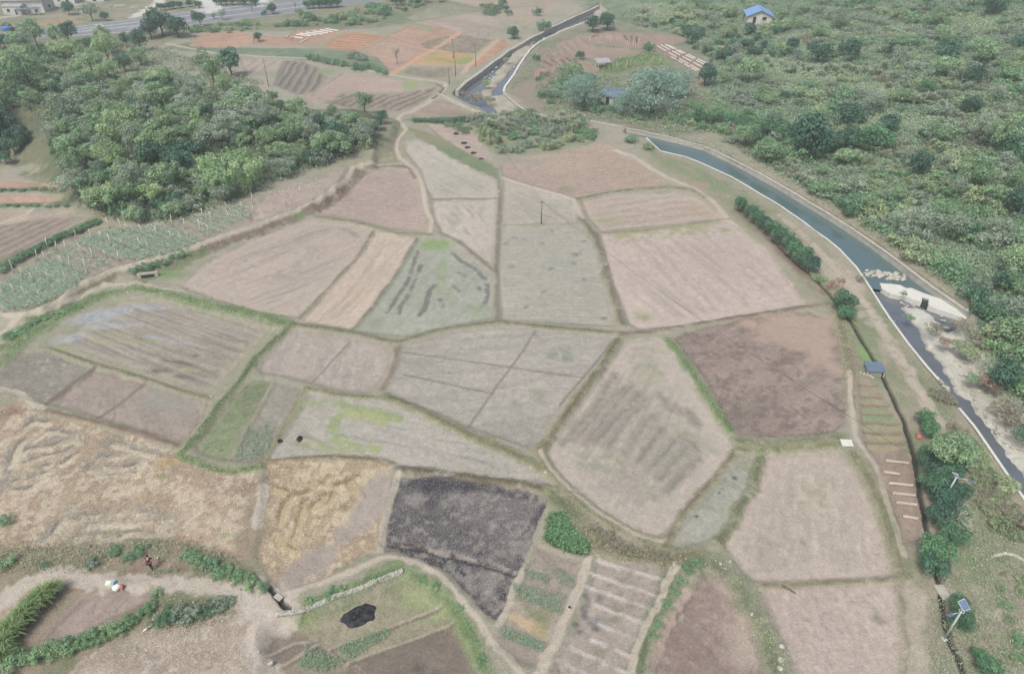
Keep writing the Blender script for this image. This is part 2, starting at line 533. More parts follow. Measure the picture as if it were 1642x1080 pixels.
field('orange plot turning green along one side', [(662, 100), (693, 80), (727, 82), (760, 88), (757, 103), (720, 103)], (200, 158, 118), (168, 158, 106), n2=0.8)
patch(748, 96, 20, 8, (136, 156, 100), 0.85, 0.3)
stroke([(625, 120), (660, 100), (693, 79), (735, 52)], 2.2, (205, 160, 134), 0.9, brk=0.3)
stroke([(658, 102), (720, 104), (756, 105)], 1.6, (206, 160, 130), 0.9, brk=0.3)
field('dry grey plot edged by orange earth', [(648, 116), (662, 106), (715, 108), (742, 110), (728, 124), (690, 124)], (162, 150, 134), (138, 134, 110), spots=((122, 120, 96), 0.5, 0.57))
field('steep bare red bank above the stream wall', [(756, 101), (799, 65), (810, 63), (816, 72), (790, 90), (762, 108)], (182, 143, 120), (204, 160, 134))
stroke([(742, 118), (756, 101), (799, 64)], 1.6, (200, 168, 146), 0.9)
field('pale weedy field by the top of the valley', [(650, 28), (690, 12), (720, 8), (752, 14), (750, 20), (700, 28), (664, 34)], (158, 152, 132), (142, 146, 118))
field('tan field at the top edge beside the stream', [(700, -4), (820, -6), (905, -4), (880, 22), (845, 40), (812, 32), (770, 12)], (176, 158, 142), (152, 148, 124))
field('field of dark raised furrows behind the knoll', [(438, 136), (448, 112), (456, 96), (486, 98), (510, 108), (526, 124), (505, 146), (478, 152)], (150, 140, 132), (138, 134, 116), furrow=((450, 136), (474, 100), 2.4, 0.3, (106, 100, 92), 0.7))
field('pale plot of narrow beds beside the path', [(384, 96), (420, 93), (448, 96), (440, 114), (396, 116)], (176, 160, 148), (162, 150, 136), furrow=((396, 112), (426, 94), 3.6, 0.15, (146, 132, 118), 0.5))
field('pinkish field ploughed smooth behind the knoll', [(486, 156), (516, 138), (550, 117), (590, 120), (646, 131), (644, 146), (600, 148), (548, 146), (524, 160), (505, 168)], (182, 160, 148), (172, 152, 140), furrow=((520, 140), (640, 146), 2.2, 0.1, (166, 146, 132), 0.5))
field('field broken into grey clods and dark furrows', [(520, 165), (545, 149), (606, 150), (648, 148), (700, 139), (690, 154), (662, 172), (640, 178), (604, 173), (560, 172)], (166, 150, 138), (152, 142, 126), furrow=((612, 168), (668, 142), 2.6, 0.35, (110, 102, 94), 0.75), spots=((118, 112, 98), 0.5, 0.58))
patch(657, 136, 16, 7, (150, 164, 104), 0.85, 0.3)
patch(520, 115, 20, 7, (134, 152, 110), 0.8, 0.35)
field('brown triangular plot between the path and the stream wall', [(648, 186), (672, 172), (704, 156), (716, 160), (745, 174), (762, 182), (700, 186)], (166, 148, 134), (146, 140, 114))
field('grey plots beside the path behind the wood', [(296, 92), (330, 88), (350, 92), (320, 108), (290, 104)], (160, 152, 136), (140, 146, 118), furrow=((296, 92), (345, 92), 3, 0.1, (132, 130, 108), 0.5))
field('small brown plot at the foot of the highway bank', [(190, 74), (232, 68), (262, 72), (240, 80), (205, 86)], (168, 150, 136), (140, 140, 114))
field('brown field across the highway', [(22, 46), (50, 35), (90, 28), (118, 30), (135, 36), (80, 43), (40, 47)], (176, 150, 126), (150, 146, 112))
# east of the stream
field('brown terraced plots east of the stream', [(860, 100), (868, 88), (900, 66), (932, 56), (960, 66), (930, 90), (960, 112), (945, 122), (905, 118), (880, 110)], (168, 144, 130), (156, 140, 120), furrow=((872, 100), (880, 112), 3.0, 0.12, (140, 122, 108), 0.5))
field('brown plots with dark trenches below the scrub', [(938, 56), (960, 50), (1040, 53), (1095, 60), (1100, 66), (1050, 78), (1000, 76), (940, 66)], (170, 146, 132), (156, 136, 122))
field('dug brown plot with fine ridges', [(925, 72), (1010, 80), (1020, 88), (960, 98), (938, 92)], (172, 148, 134), (158, 140, 124), furrow=((925, 78), (1010, 86), 1.8, 0.1, (146, 126, 112), 0.5))
field('green bean plot on short canes', [(975, 100), (1040, 84), (1066, 88), (1072, 106), (1030, 108), (985, 118), (960, 116)], (130, 140, 104), (150, 152, 116), gr=0.9)
field('brown plot crossed by white plastic strips', [(1052, 72), (1068, 70), (1130, 100), (1118, 114), (1070, 92)], (164, 140, 126), (146, 128, 114))
field('reddish bare plot beside the stream wall', [(855, 112), (884, 106), (890, 122), (870, 132), (855, 124)], (178, 142, 124), (160, 142, 124))
for (x0, y0, x1, y1) in [(1002, 56, 1006, 64), (1012, 57, 1014, 66), (1022, 58, 1020, 68), (950, 58, 960, 54), (873, 96, 886, 104), (884, 94, 897, 102), (900, 94, 912, 105), (908, 90, 920, 101), (926, 105, 937, 114)]:
    stroke([(x0, y0), (x1, y1)], 0.9, (116, 98, 86), 0.9, dz=-0.2)
# left terraces
field('strip of bare red soil under the wooded slope', [(-30, 292), (30, 290), (80, 293), (112, 298), (114, 305), (95, 304), (50, 299), (-30, 304)], (185, 150, 130), (176, 148, 128))
field('lower strip of pale red soil with a weedy edge', [(-20, 314), (30, 311), (80, 312), (98, 316), (85, 324), (20, 326), (-20, 322)], (190, 156, 138), (176, 150, 132))
field('pale bare plots by the terrace path', [(-20, 340), (40, 337), (60, 344), (112, 334), (118, 342), (60, 350), (0, 360), (-20, 360)], (182, 164, 148), (168, 150, 132))
field('brown field of cracked furrows at the left edge', [(-120, 362), (0, 358), (60, 350), (118, 346), (140, 346), (112, 360), (60, 390), (0, 424), (-120, 470)], (162, 146, 134), (146, 130, 118), furrow=((-20, 415), (110, 356), 2.0, 0.15, (124, 108, 98), 0.55))
field('terraced plots of blue-green vegetables among canes', [(-60, 512), (-60, 470), (0, 440), (40, 415), (85, 390), (125, 370), (180, 362), (250, 360), (330, 342), (385, 322), (408, 318), (420, 345), (400, 355), (330, 382), (305, 392), (265, 405), (230, 414), (180, 428), (130, 448), (90, 478), (60, 492), (20, 498)],
      (164, 152, 138), (150, 148, 128), furrow=((130, 385), (210, 425), 1.7, 0.12, (146, 136, 122), 0.5), gr=0.3)
field('dry upper terrace scattered with pale stakes', [(402, 356), (402, 338), (426, 312), (478, 297), (530, 278), (566, 268), (552, 288), (505, 320), (478, 333)], (178, 160, 150), (166, 154, 142))
field('small stepped garden beds beside the footpath', [(606, 193), (646, 194), (648, 206), (636, 224), (634, 240), (642, 262), (602, 262), (601, 235)], (166, 148, 132), (138, 148, 112), furrow=((604, 215), (640, 216), 3.4, 0.1, (136, 150, 112), 0.7))
# middle
field('pale curved field with dusty ruts above the crossing', [(652, 228), (668, 222), (690, 232), (722, 252), (760, 272), (797, 291), (799, 312), (793, 317), (692, 317), (683, 300), (674, 272), (657, 252), (649, 240)], (184, 176, 164), (170, 164, 150), streak=[((660, 240), (780, 305), 2.0, (158, 154, 140), 0.5, 12)], edge=(3, (190, 176, 166), 0.5))
field('dusty plot with grey ruts below the curved field', [(692, 322), (793, 320), (796, 332), (795, 372), (791, 417), (785, 422), (760, 404), (737, 385), (707, 371), (697, 350)], (188, 174, 164), (174, 168, 156), streak=[((710, 335), (760, 395), 1.6, (150, 148, 138), 0.55, 6)])
patch(730, 355, 14, 20, (158, 158, 142), 0.6)
patch(772, 335, 10, 14, (158, 156, 144), 0.6)
field('pinkish fallow terrace with fine plough lines', [(583, 280), (607, 269), (655, 272), (668, 290), (678, 313), (681, 333), (685, 347), (682, 363), (672, 369), (634, 367), (603, 359), (557, 349), (512, 342), (514, 334), (547, 309), (568, 294)], (180, 160, 150), (170, 152, 142), furrow=((540, 340), (660, 352), 1.3, 0.05, (164, 146, 136), 0.5), spots=((150, 136, 126), 0.35, 0.62))
patch(640, 282, 26, 8, (158, 150, 132), 0.6)
field('large smooth tan field swept in curved lines', [(288, 456), (310, 436), (338, 415), (378, 396), (421, 376), (470, 358), (497, 352), (546, 355), (595, 367), (568, 416), (545, 438), (521, 465), (478, 507), (440, 504), (400, 497), (345, 478), (300, 464)], (180, 164, 152), (170, 156, 146), streak=[((330, 450), (560, 370), 1.4, (160, 146, 136), 0.55, 22), ((350, 470), (500, 400), 3.5, (190, 172, 160), 0.5, 30)], edge=(2.5, (190, 172, 162), 0.5))
stroke([(545, 364), (560, 368), (572, 378)], 1.0, (136, 128, 120), 0.6, brk=0.4)
stroke([(462, 438), (488, 420), (512, 396)], 3, (152, 142, 134), 0.45, brk=0.45)
field('pale sandy strip field running down the slope', [(602, 372), (666, 382), (633, 437), (597, 486), (561, 527), (504, 518), (482, 515), (546, 442), (580, 405)], (196, 178, 164), (188, 170, 152), streak=[((500, 515), (620, 390), 1.5, (176, 158, 140), 0.6, 20)])
field('grey-green field with dark rut lines and a bright grass tongue', [(671, 381), (711, 379), (737, 396), (763, 419), (793, 442), (792, 508), (737, 518), (645, 538), (568, 529), (603, 487), (639, 438)], (168, 166, 154), (160, 162, 144), n2=0.6, streak=[((580, 525), (690, 400), 2.2, (152, 150, 142), 0.45, 16)])
for ln_ in [[(670, 400), (660, 432), (650, 455), (636, 478), (620, 498)], [(680, 412), (668, 440), (655, 470), (642, 490), (638, 500)], [(706, 440), (690, 465), (683, 490), (673, 502)], [(724, 402), (740, 416), (765, 430), (778, 445)], [(780, 450), (782, 470), (776, 490)],
            [(735, 435), (745, 440)], [(727, 456), (736, 463)], [(706, 478), (708, 490)], [(766, 456), (770, 461)]]:
    stroke(ln_, 0.75, (116, 114, 110), 0.85, brk=0.42, dz=-0.06)
patch(697, 390, 34, 11, (136, 160, 100), 0.9, 0.3)
patch(708, 432, 10, 40, (142, 162, 112), 0.85, 0.35)
patch(716, 465, 8, 14, (142, 160, 116), 0.7, 0.4)
patch(765, 495, 36, 18, (134, 156, 112), 0.65, 0.48)
patch(600, 517, 22, 14, (146, 148, 132), 0.7, 0.0)
field('small dusty plot around the utility pole', [(808, 286), (834, 296), (875, 307), (912, 317), (926, 340), (929, 353), (917, 357), (803, 359)], (182, 172, 160), (172, 164, 150), streak=[((815, 300), (900, 345), 1.6, (160, 156, 142), 0.5, 8)])
field('flat grey stubble field with sparse dark scorch marks', [(804, 363), (916, 361), (930, 358), (944, 376), (955, 400), (966, 437), (986, 522), (904, 517), (804, 511), (798, 441), (800, 400)], (176, 170, 158), (168, 164, 148), furrow=((800, 400), (950, 402), 0.9, 0.03, (162, 158, 146), 0.5))
for (x_, y_) in [(812, 388), (820, 426), (882, 428), (920, 420), (936, 384), (937, 446), (872, 466), (842, 492), (884, 367), (920, 406), (968, 508), (928, 405), (870, 389), (840, 383), (826, 379)]:
    patch(x_, y_, 7, 4, (118, 116, 114), 0.8, 0.45)
patch(900, 420, 30, 10, (158, 158, 152), 0.5, 0.3)
field('brown ploughed field with long curved lines below the bushes', [(803, 264), (850, 250), (895, 244), (935, 235), (962, 231), (985, 237), (1010, 252), (1040, 270), (1063, 290), (1064, 297), (1000, 302), (926, 316), (882, 305), (837, 291), (806, 280)], (182, 160, 146), (172, 154, 138), furrow=((830, 290), (990, 262), 1.3, 0.07, (160, 140, 126), 0.5), spots=((140, 130, 116), 0.35, 0.63))
patch(905, 303, 22, 8, (140, 136, 112), 0.7)
patch(850, 258, 36, 10, (160, 150, 138), 0.6, 0.2)
field('pale tapering plot marked by dark ash heaps', [(682, 198), (740, 199), (763, 217), (784, 248), (786, 258), (760, 250), (735, 236), (707, 219)], (186, 166, 154), (176, 158, 146))
for (x_, y_) in [(731, 213), (744, 228), (750, 235), (759, 244), (771, 254)]:
    patch(x_, y_, 5.5, 3, (92, 84, 78), 0.95, 0.25)
field('striped fallow field with a curved upper bank', [(932, 322), (981, 313), (1079, 308), (1110, 315), (1131, 328), (1160, 349), (1136, 352), (1020, 364), (964, 370), (942, 347)], (184, 166, 154), (172, 158, 140), furrow=((950, 360), (1130, 335), 2.6, 0.06, (164, 146, 134), 0.55), edge=(2, (192, 174, 164), 0.5))
patch(975, 352, 26, 10, (160, 156, 122), 0.6, 0.35)
patch(1110, 332, 34, 12, (172, 156, 128), 0.6, 0.3)
field('broad pale pink field crossed by faint diagonal marks', [(963, 376), (1020, 372), (1142, 358), (1170, 353), (1213, 386), (1238, 409), (1263, 448), (1284, 476), (1290, 488), (1200, 503), (1100, 520), (1072, 523), (1024, 526), (1008, 518), (994, 478), (980, 447), (970, 405)], (192, 174, 164), (184, 168, 158), streak=[((1000, 420), (1080, 500), 2.4, (168, 154, 144), 0.5, 14)], edge=(3, (196, 178, 168), 0.4))
stroke([(990, 380), (1040, 374), (1090, 367), (1135, 364)], 3.5, (156, 156, 118), 0.75, brk=0.47)
patch(1162, 367, 14, 6, (140, 150, 104), 0.8, 0.4)
patch(1035, 505, 26, 12, (152, 156, 112), 0.75, 0.45)
# lower middle
field('pair of smooth grey-pink paddies under the main bund', [(475, 528), (512, 531), (600, 546), (620, 554), (627, 563), (624, 585), (613, 606), (596, 626), (585, 629), (550, 627), (510, 616), (450, 601), (421, 597), (412, 590), (419, 580), (456, 536)], (178, 166, 156), (172, 160, 150), edge=(1.2, (162, 146, 138), 0.5))
stroke([(560, 546), (530, 580), (498, 613)], 0.32, (140, 130, 122), 0.8, dz=0.05)
patch(552, 600, 22, 5, (138, 134, 126), 0.6)
patch(570, 582, 30, 10, (164, 160, 142), 0.5)
field('large grey paddy cut into plots by thin ridges', [(642, 553), (700, 536), (740, 529), (800, 522), (860, 526), (920, 533), (988, 540), (983, 549), (936, 604), (899, 650), (858, 708), (848, 716), (811, 703), (751, 683), (701, 661), (651, 643), (619, 631), (614, 622), (632, 590), (638, 570)], (176, 168, 158), (170, 164, 152), edge=(1.0, (164, 154, 144), 0.4))
for ln_ in [[(645, 563), (700, 570), (760, 579), (818, 587), (870, 595), (937, 604)], [(858, 530), (838, 560), (818, 587), (787, 630), (750, 684)], [(648, 599), (700, 610), (787, 629)], [(980, 549), (936, 602), (898, 648)]]:
    stroke(ln_, 0.34, (138, 130, 122), 0.85, dz=0.06)
patch(898, 568, 30, 14, (136, 144, 124), 0.8, 0.42)
patch(862, 632, 18, 18, (140, 144, 124), 0.7, 0.45, 0.6)
patch(830, 648, 16, 16, (150, 150, 134), 0.6, 0.45, 0.6)
patch(790, 556, 50, 6, (150, 152, 138), 0.6, 0.45)
patch(725, 640, 36, 10, (160, 156, 142), 0.5, 0.45)
patch(690, 552, 30, 8, (160, 148, 138), 0.5, 0.3)
field('big kite-shaped field with dark and green tractor streaks', [(1002, 546), (1052, 541), (1068, 551), (1098, 592), (1127, 640), (1157, 681), (1178, 711), (1181, 725), (1164, 744), (1129, 783), (1099, 818), (1060, 860), (1050, 863), (1021, 853), (962, 818), (912, 778), (887, 750), (875, 726), (883, 710), (922, 660), (967, 596)],
      (180, 168, 156), (172, 164, 150), streak=[((950, 720), (1020, 600), 1.5, (156, 148, 138), 0.4, 11)], edge=(4, (194, 178, 166), 0.7))
patch(1040, 600, 30, 18, (168, 166, 134), 0.5, 0.4)
for k_, ln_ in enumerate([[(902, 708), (953, 649), (985, 599)], [(920, 705), (973, 640), (1000, 619)], [(938, 708), (988, 643), (1012, 616)], [(956, 705), (1000, 655), (1024, 628)], [(973, 714), (1000, 678), (1036, 637)],
                          [(1000, 723), (1020, 695), (1047, 663)], [(1024, 735), (1042, 710), (1059, 684)], [(1041, 749), (1066, 722), (1089, 696)], [(1059, 764), (1080, 740), (1101, 714)], [(1071, 785), (1095, 758), (1119, 732)],
                          [(1053, 628), (1066, 640), (1077, 655)], [(1083, 648), (1092, 660)], [(1104, 657), (1118, 678)], [(1095, 700), (1110, 706), (1120, 720)], [(960, 604), (968, 590)]]):
    stroke(ln_, 1.15, (152, 143, 134) if k_ % 3 else (140, 136, 122), 0.78, brk=0.3, soft=0.8)
    stroke([(x_ + 1.5, y_ + 0.5) for x_, y_ in ln_], 0.4, (134, 126, 116), 0.55, brk=0.5)
for ln_ in [[(932, 723), (968, 726), (1009, 740)], [(932, 742), (976, 749), (1018, 761), (1053, 794)], [(1041, 676), (1053, 669)], [(1086, 684), (1110, 696), (1145, 720)], [(1020, 586), (1045, 584), (1060, 596)], [(1065, 740), (1085, 722)], [(1090, 742), (1105, 728)], [(1020, 558), (1040, 552)]]:
    stroke(ln_, 1.1, (146, 152, 122), 0.6, brk=0.48, soft=0.8)
field('rough brown fallow field of dead weeds', [(1080, 541), (1100, 530), (1200, 509), (1298, 497), (1328, 511), (1343, 530), (1353, 560), (1356, 610), (1358, 640), (1354, 678), (1338, 692), (1250, 700), (1188, 697), (1174, 680), (1144, 630), (1114, 582)], (160, 142, 132), (146, 128, 120), spots=((118, 104, 98), 0.6, 0.57), gr=0.4)
zone([(1200, 512), (1295, 498), (1326, 512), (1343, 530), (1352, 592), (1298, 588), (1288, 562), (1240, 545), (1200, 535)], (178, 154, 140), None, 2.5, 0.1)
patch(1310, 632, 18, 6, (180, 162, 148), 0.7)
field('pale rounded field with faint green patches', [(1228, 730), (1343, 724), (1367, 747), (1387, 780), (1407, 820), (1422, 860), (1437, 924), (1330, 930), (1215, 933), (1192, 919), (1159, 871), (1168, 850), (1192, 816), (1213, 776)], (188, 172, 160), (180, 166, 152), streak=[((1280, 920), (1300, 740), 1.8, (168, 158, 142), 0.5, 16), ((1350, 760), (1400, 900), 1.6, (172, 158, 146), 0.4, 16)], edge=(3, (190, 172, 162), 0.5))
patch(1305, 790, 18, 22, (154, 156, 122), 0.55, 0.45)
patch(1335, 765, 18, 10, (156, 158, 126), 0.5, 0.45)
field('pale tan field at the lower right corner', [(1219, 937), (1330, 934), (1440, 934), (1446, 960), (1448, 1010), (1453, 1130), (1290, 1130), (1267, 1060), (1242, 1000)], (188, 170, 160), (180, 164, 152), streak=[((1260, 960), (1300, 1080), 2.2, (174, 160, 148), 0.4, 14)])
patch(1410, 990, 16, 14, (128, 126, 108), 0.7, 0.47)
patch(1370, 963, 20, 3, (152, 146, 122), 0.6)
patch(1380, 1050, 20, 16, (160, 152, 138), 0.5)
field('dark brown damp plot in a rounded hollow', [(1126, 916), (1157, 924), (1182, 956), (1207, 1006), (1221, 1060), (1234, 1130), (1042, 1130), (1047, 1075), (1061, 1024), (1083, 980), (1109, 949)], (158, 138, 130), (148, 128, 118), spots=((176, 160, 148), 0.6, 0.68), gr=0.2)
zone([(1160, 940), (1182, 958), (1206, 1006), (1220, 1060), (1190, 1060), (1180, 1000)], (176, 158, 146), None, 2.5)
stroke([(1106, 948), (1080, 980), (1058, 1024), (1046, 1075), (1042, 1110)], 0.9, (186, 164, 150), 0.9, dz=0.1)
field('plot of low soil ridges scattered with burnt straw', [(955, 895), (1005, 900), (1080, 908), (1072, 930), (1054, 970), (1036, 996), (1019, 1048), (1010, 1130), (855, 1130), (897, 1046), (918, 1008), (937, 956)], (174, 160, 150), (162, 146, 134), gr=0.2, spots=((138, 136, 114), 0.4, 0.64))
for (x0, y0, x1, y1) in [(960, 897, 1068, 928), (950, 917, 1053, 952), (940, 938, 1042, 972), (952, 965, 1034, 997), (948, 992, 1020, 1022), (950, 1022, 1010, 1048), (916, 1036, 1006, 1076), (896, 1056, 960, 1090)]:
    stroke([(x0, y0), (x1, y1)], 0.42, (198, 186, 180), 0.9, dz=0.06, brk=0.4)
for (x_, y_) in [(945, 965), (940, 985), (930, 1010), (960, 985), (936, 975), (955, 1005), (905, 1070), (902, 1078), (922, 1000), (940, 955), (950, 995), (962, 955)]:
    patch(x_, y_, 12, 8, (98, 96, 100), 0.8, 0.5)
for (x_, y_) in [(1000, 930), (985, 990), (1010, 965), (965, 1045), (990, 975), (1005, 1010)]:
    patch(x_, y_, 16, 9, (134, 130, 104), 0.6, 0.47)
field('patchwork of vegetable beds behind the burnt field', [(862, 877), (900, 888), (943, 899), (935, 930), (917, 968), (902, 1000), (877, 1047), (864, 1070), (828, 1060), (803, 1034), (806, 997), (817, 968), (838, 919)], (168, 154, 142), (158, 146, 132), gr=0.3)
zone([(808, 984), (822, 980), (858, 996), (852, 1012), (832, 1004)], (200, 174, 142), None, 0.6)
zone([(858, 996), (880, 1006), (872, 1018), (850, 1012)], (176, 158, 124), None, 0.6)
zone([(848, 970), (885, 985), (878, 1000), (846, 986)], (140, 142, 106), None, 0.8)
field('dense green vegetable patch beside the burnt field', [(880, 826), (904, 823), (920, 850), (945, 877), (940, 891), (911, 884), (876, 866)], (112, 140, 96), (130, 150, 104), gr=1.0)
field('burnt black stubble field', [(637, 765), (700, 765), (760, 771), (830, 783), (878, 797), (876, 812), (858, 850), (838, 900), (826, 930), (813, 965), (797, 994), (790, 992), (771, 973), (741, 943), (711, 913), (681, 896), (640, 886), (614, 880), (614, 840), (622, 800)],
      (132, 124, 122), (108, 102, 104), n2=0.8, gr=0.7, spots=((168, 158, 150), 0.6, 0.55), edge=(1.6, (70, 66, 74), 0.95))
patch(690, 790, 20, 26, (70, 68, 74), 0.7, 0.35, 0.5)
patch(760, 895, 60, 30, (92, 88, 92), 0.5, 0.45)
patch(720, 775, 110, 14, (68, 66, 74), 0.75, 0.3)
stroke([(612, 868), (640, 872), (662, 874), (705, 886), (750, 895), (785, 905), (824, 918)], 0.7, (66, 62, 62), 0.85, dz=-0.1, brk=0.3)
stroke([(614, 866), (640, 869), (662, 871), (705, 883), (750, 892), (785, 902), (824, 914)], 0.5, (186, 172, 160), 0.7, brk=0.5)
field('trampled straw field with flattened swirls at the left', [(-250, 640), (0, 652), (30, 640), (62, 661), (150, 681), (220, 701), (278, 720), (296, 736), (340, 749), (408, 756), (411, 800), (403, 870), (393, 893), (370, 888), (300, 868), (240, 860), (150, 866), (90, 878), (30, 878), (-250, 880)], (184, 160, 136), (164, 144, 124), gr=0.9, spots=((202, 186, 166), 0.75, 0.55))
patch(10, 660, 34, 20, (140, 112, 96), 0.8, 0.35)
patch(40, 690, 20, 14, (176, 150, 118), 0.5)
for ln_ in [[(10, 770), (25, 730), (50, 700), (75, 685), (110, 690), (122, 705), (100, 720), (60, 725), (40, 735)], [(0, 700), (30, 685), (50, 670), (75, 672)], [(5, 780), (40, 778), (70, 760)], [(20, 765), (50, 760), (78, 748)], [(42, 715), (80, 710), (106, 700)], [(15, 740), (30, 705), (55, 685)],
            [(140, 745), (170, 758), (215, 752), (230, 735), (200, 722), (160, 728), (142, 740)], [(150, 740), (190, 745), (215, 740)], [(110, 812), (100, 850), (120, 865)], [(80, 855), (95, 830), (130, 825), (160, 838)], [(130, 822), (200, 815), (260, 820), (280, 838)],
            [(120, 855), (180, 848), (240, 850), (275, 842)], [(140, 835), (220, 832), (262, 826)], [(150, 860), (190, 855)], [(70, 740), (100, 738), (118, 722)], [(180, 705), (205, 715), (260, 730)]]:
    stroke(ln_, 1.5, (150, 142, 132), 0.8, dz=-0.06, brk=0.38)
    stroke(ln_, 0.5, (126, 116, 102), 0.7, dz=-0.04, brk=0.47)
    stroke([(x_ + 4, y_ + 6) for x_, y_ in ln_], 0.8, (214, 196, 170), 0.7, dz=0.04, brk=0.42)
for (x_, y_, a_, b_) in [(110, 800, 60, 14), (250, 780, 70, 14), (330, 820, 50, 30), (200, 785, 50, 12), (200, 830, 60, 16), (330, 790, 60, 12)]:
    patch(x_, y_, a_, b_, (208, 190, 168), 0.6, 0.48)
for (x_, y_) in [(178, 850), (55, 745), (360, 855), (120, 800), (260, 760)]:
    patch(x_, y_, 14, 7, (146, 148, 104), 0.7, 0.42)
patch(10, 835, 20, 14, (126, 130, 100), 0.6, 0.4)
patch(265, 738, 26, 12, (184, 156, 112), 0.85, 0.2)
field('golden straw field with matted rows beside the grey soil', [(427, 743), (480, 739), (560, 737), (618, 741), (627, 750), (620, 780), (610, 830), (599, 883), (560, 903), (500, 933), (452, 946), (428, 924), (409, 890), (418, 830)], (184, 160, 136), (166, 144, 122), gr=0.9, spots=((208, 190, 162), 0.7, 0.54))
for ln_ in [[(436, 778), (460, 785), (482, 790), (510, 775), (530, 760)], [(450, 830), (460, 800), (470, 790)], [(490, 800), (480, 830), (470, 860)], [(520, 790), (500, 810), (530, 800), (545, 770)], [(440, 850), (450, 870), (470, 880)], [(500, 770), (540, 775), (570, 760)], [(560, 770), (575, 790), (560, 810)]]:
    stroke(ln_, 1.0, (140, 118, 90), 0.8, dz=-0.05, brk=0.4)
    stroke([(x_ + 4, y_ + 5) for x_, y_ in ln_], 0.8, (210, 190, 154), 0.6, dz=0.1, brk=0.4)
zone([(598, 757), (624, 758), (608, 826), (560, 862), (520, 905), (470, 936), (445, 938), (444, 920), (500, 885), (556, 842), (580, 792)], (174, 160, 150), (164, 150, 140), 1.5, 0.2)
stroke([(418, 770), (420, 810), (408, 850), (402, 880)], 2.4, (150, 134, 114), 0.8, brk=0.3)
stroke([(420, 780), (421, 810), (412, 840)], 1.2, (190, 178, 168), 0.8)
field('flooded field of shallow puddles and dark furrows', [(215, 477), (260, 474), (330, 492), (400, 507), (438, 520), (436, 528), (408, 560), (378, 590), (333, 633), (300, 628), (230, 603), (130, 574), (78, 556), (66, 556), (122, 527), (152, 502), (190, 482)], (168, 158, 146), (156, 150, 134), furrow=((170, 520), (370, 590), 1.7, 0.08, (124, 112, 102), 0.0), streak=[((150, 530), (330, 600), 0.8, (124, 114, 106), 0.45, 14), ((250, 500), (420, 560), 0.9, (146, 136, 126), 0.4, 14)], edge=(2, (168, 162, 130), 0.6), gr=0.3)
field('grey weedy paddy at the left edge', [(-120, 585), (46, 562), (70, 560), (147, 590), (70, 646), (0, 623), (-120, 600)], (158, 150, 140), (142, 136, 122), spots=((190, 182, 170), 0.5, 0.68), gr=0.3)
field('smooth brown paddy in two tones', [(152, 592), (235, 614), (330, 641), (338, 646), (328, 666), (299, 703), (289, 709), (220, 687), (158, 669), (78, 647)], (160, 144, 134), (168, 154, 142))
stroke([(233, 612), (205, 635), (158, 668)], 0.6, (130, 116, 108), 0.8)
stroke([(150, 590), (110, 618), (72, 648)], 0.8, (128, 112, 102), 0.9, dz=0.08)
zone([(240, 615), (332, 643), (310, 660), (250, 650), (215, 640)], (156, 150, 140), None, 3)
field('narrow green seedbed rounded at its lower end', [(406, 606), (434, 610), (418, 645), (393, 690), (370, 735), (364, 738), (332, 731), (312, 720), (311, 714), (338, 681), (368, 641)], (132, 142, 108), (142, 148, 116), gr=0.5, edge=(0.8, (164, 154, 136), 0.9))
field('garden strip planted in pale and green rows', [(442, 612), (488, 621), (468, 655), (443, 700), (419, 738), (400, 740), (371, 738), (388, 705), (412, 660)], (164, 156, 144), (156, 150, 136), gr=0.3)
field('long grey field with green and yellow smears', [(497, 630), (560, 637), (618, 642), (658, 657), (718, 687), (788, 717), (848, 746), (876, 765), (876, 772), (820, 769), (750, 762), (650, 748), (618, 737), (520, 731), (432, 736), (428, 729), (448, 705), (473, 670)], (176, 168, 158), (168, 162, 148), streak=[((500, 690), (640, 720), 1.4, (140, 134, 128), 0.55, 10), ((640, 680), (820, 750), 1.8, (160, 152, 144), 0.5, 16)])
for ln_, c_ in [([(520, 643), (560, 650), (600, 658), (640, 668)], (146, 160, 112)), ([(555, 660), (600, 664), (620, 672)], (170, 174, 118)), ([(545, 668), (535, 685), (528, 700), (550, 703)], (150, 164, 112)), ([(490, 708), (540, 712), (600, 716)], (160, 168, 116)), ([(485, 650), (500, 645)], (156, 164, 116))]:
    stroke(ln_, 1.6, c_, 0.8, brk=0.42)
for (x_, y_) in [(448, 706), (480, 702), (447, 699)]:
    patch(x_, y_, 6, 5, (82, 80, 82), 0.9, 0.3)
field('small grey plot with two dark ash spots', [(1186, 738), (1212, 730), (1210, 748), (1198, 785), (1180, 820), (1156, 860), (1125, 870), (1090, 878), (1066, 874), (1085, 850), (1120, 808), (1160, 764)], (170, 166, 154), (160, 158, 142), spots=((132, 134, 114), 0.5, 0.62))
patch(1194, 742, 10, 8, (146, 152, 112), 0.8, 0.4)
for (x_, y_) in [(1178, 764), (1154, 787), (1118, 825)]:
    patch(x_, y_, 5, 3.5, (84, 80, 80), 0.9, 0.3)
field('long brown garden strip cut into green seedbeds', [(1378, 612), (1402, 610), (1420, 640), (1438, 670), (1452, 700), (1454, 722), (1464, 740), (1472, 790), (1478, 868), (1446, 872), (1438, 840), (1420, 785), (1404, 750), (1388, 714), (1380, 660)], (166, 146, 132), (156, 138, 124), gr=0.2)
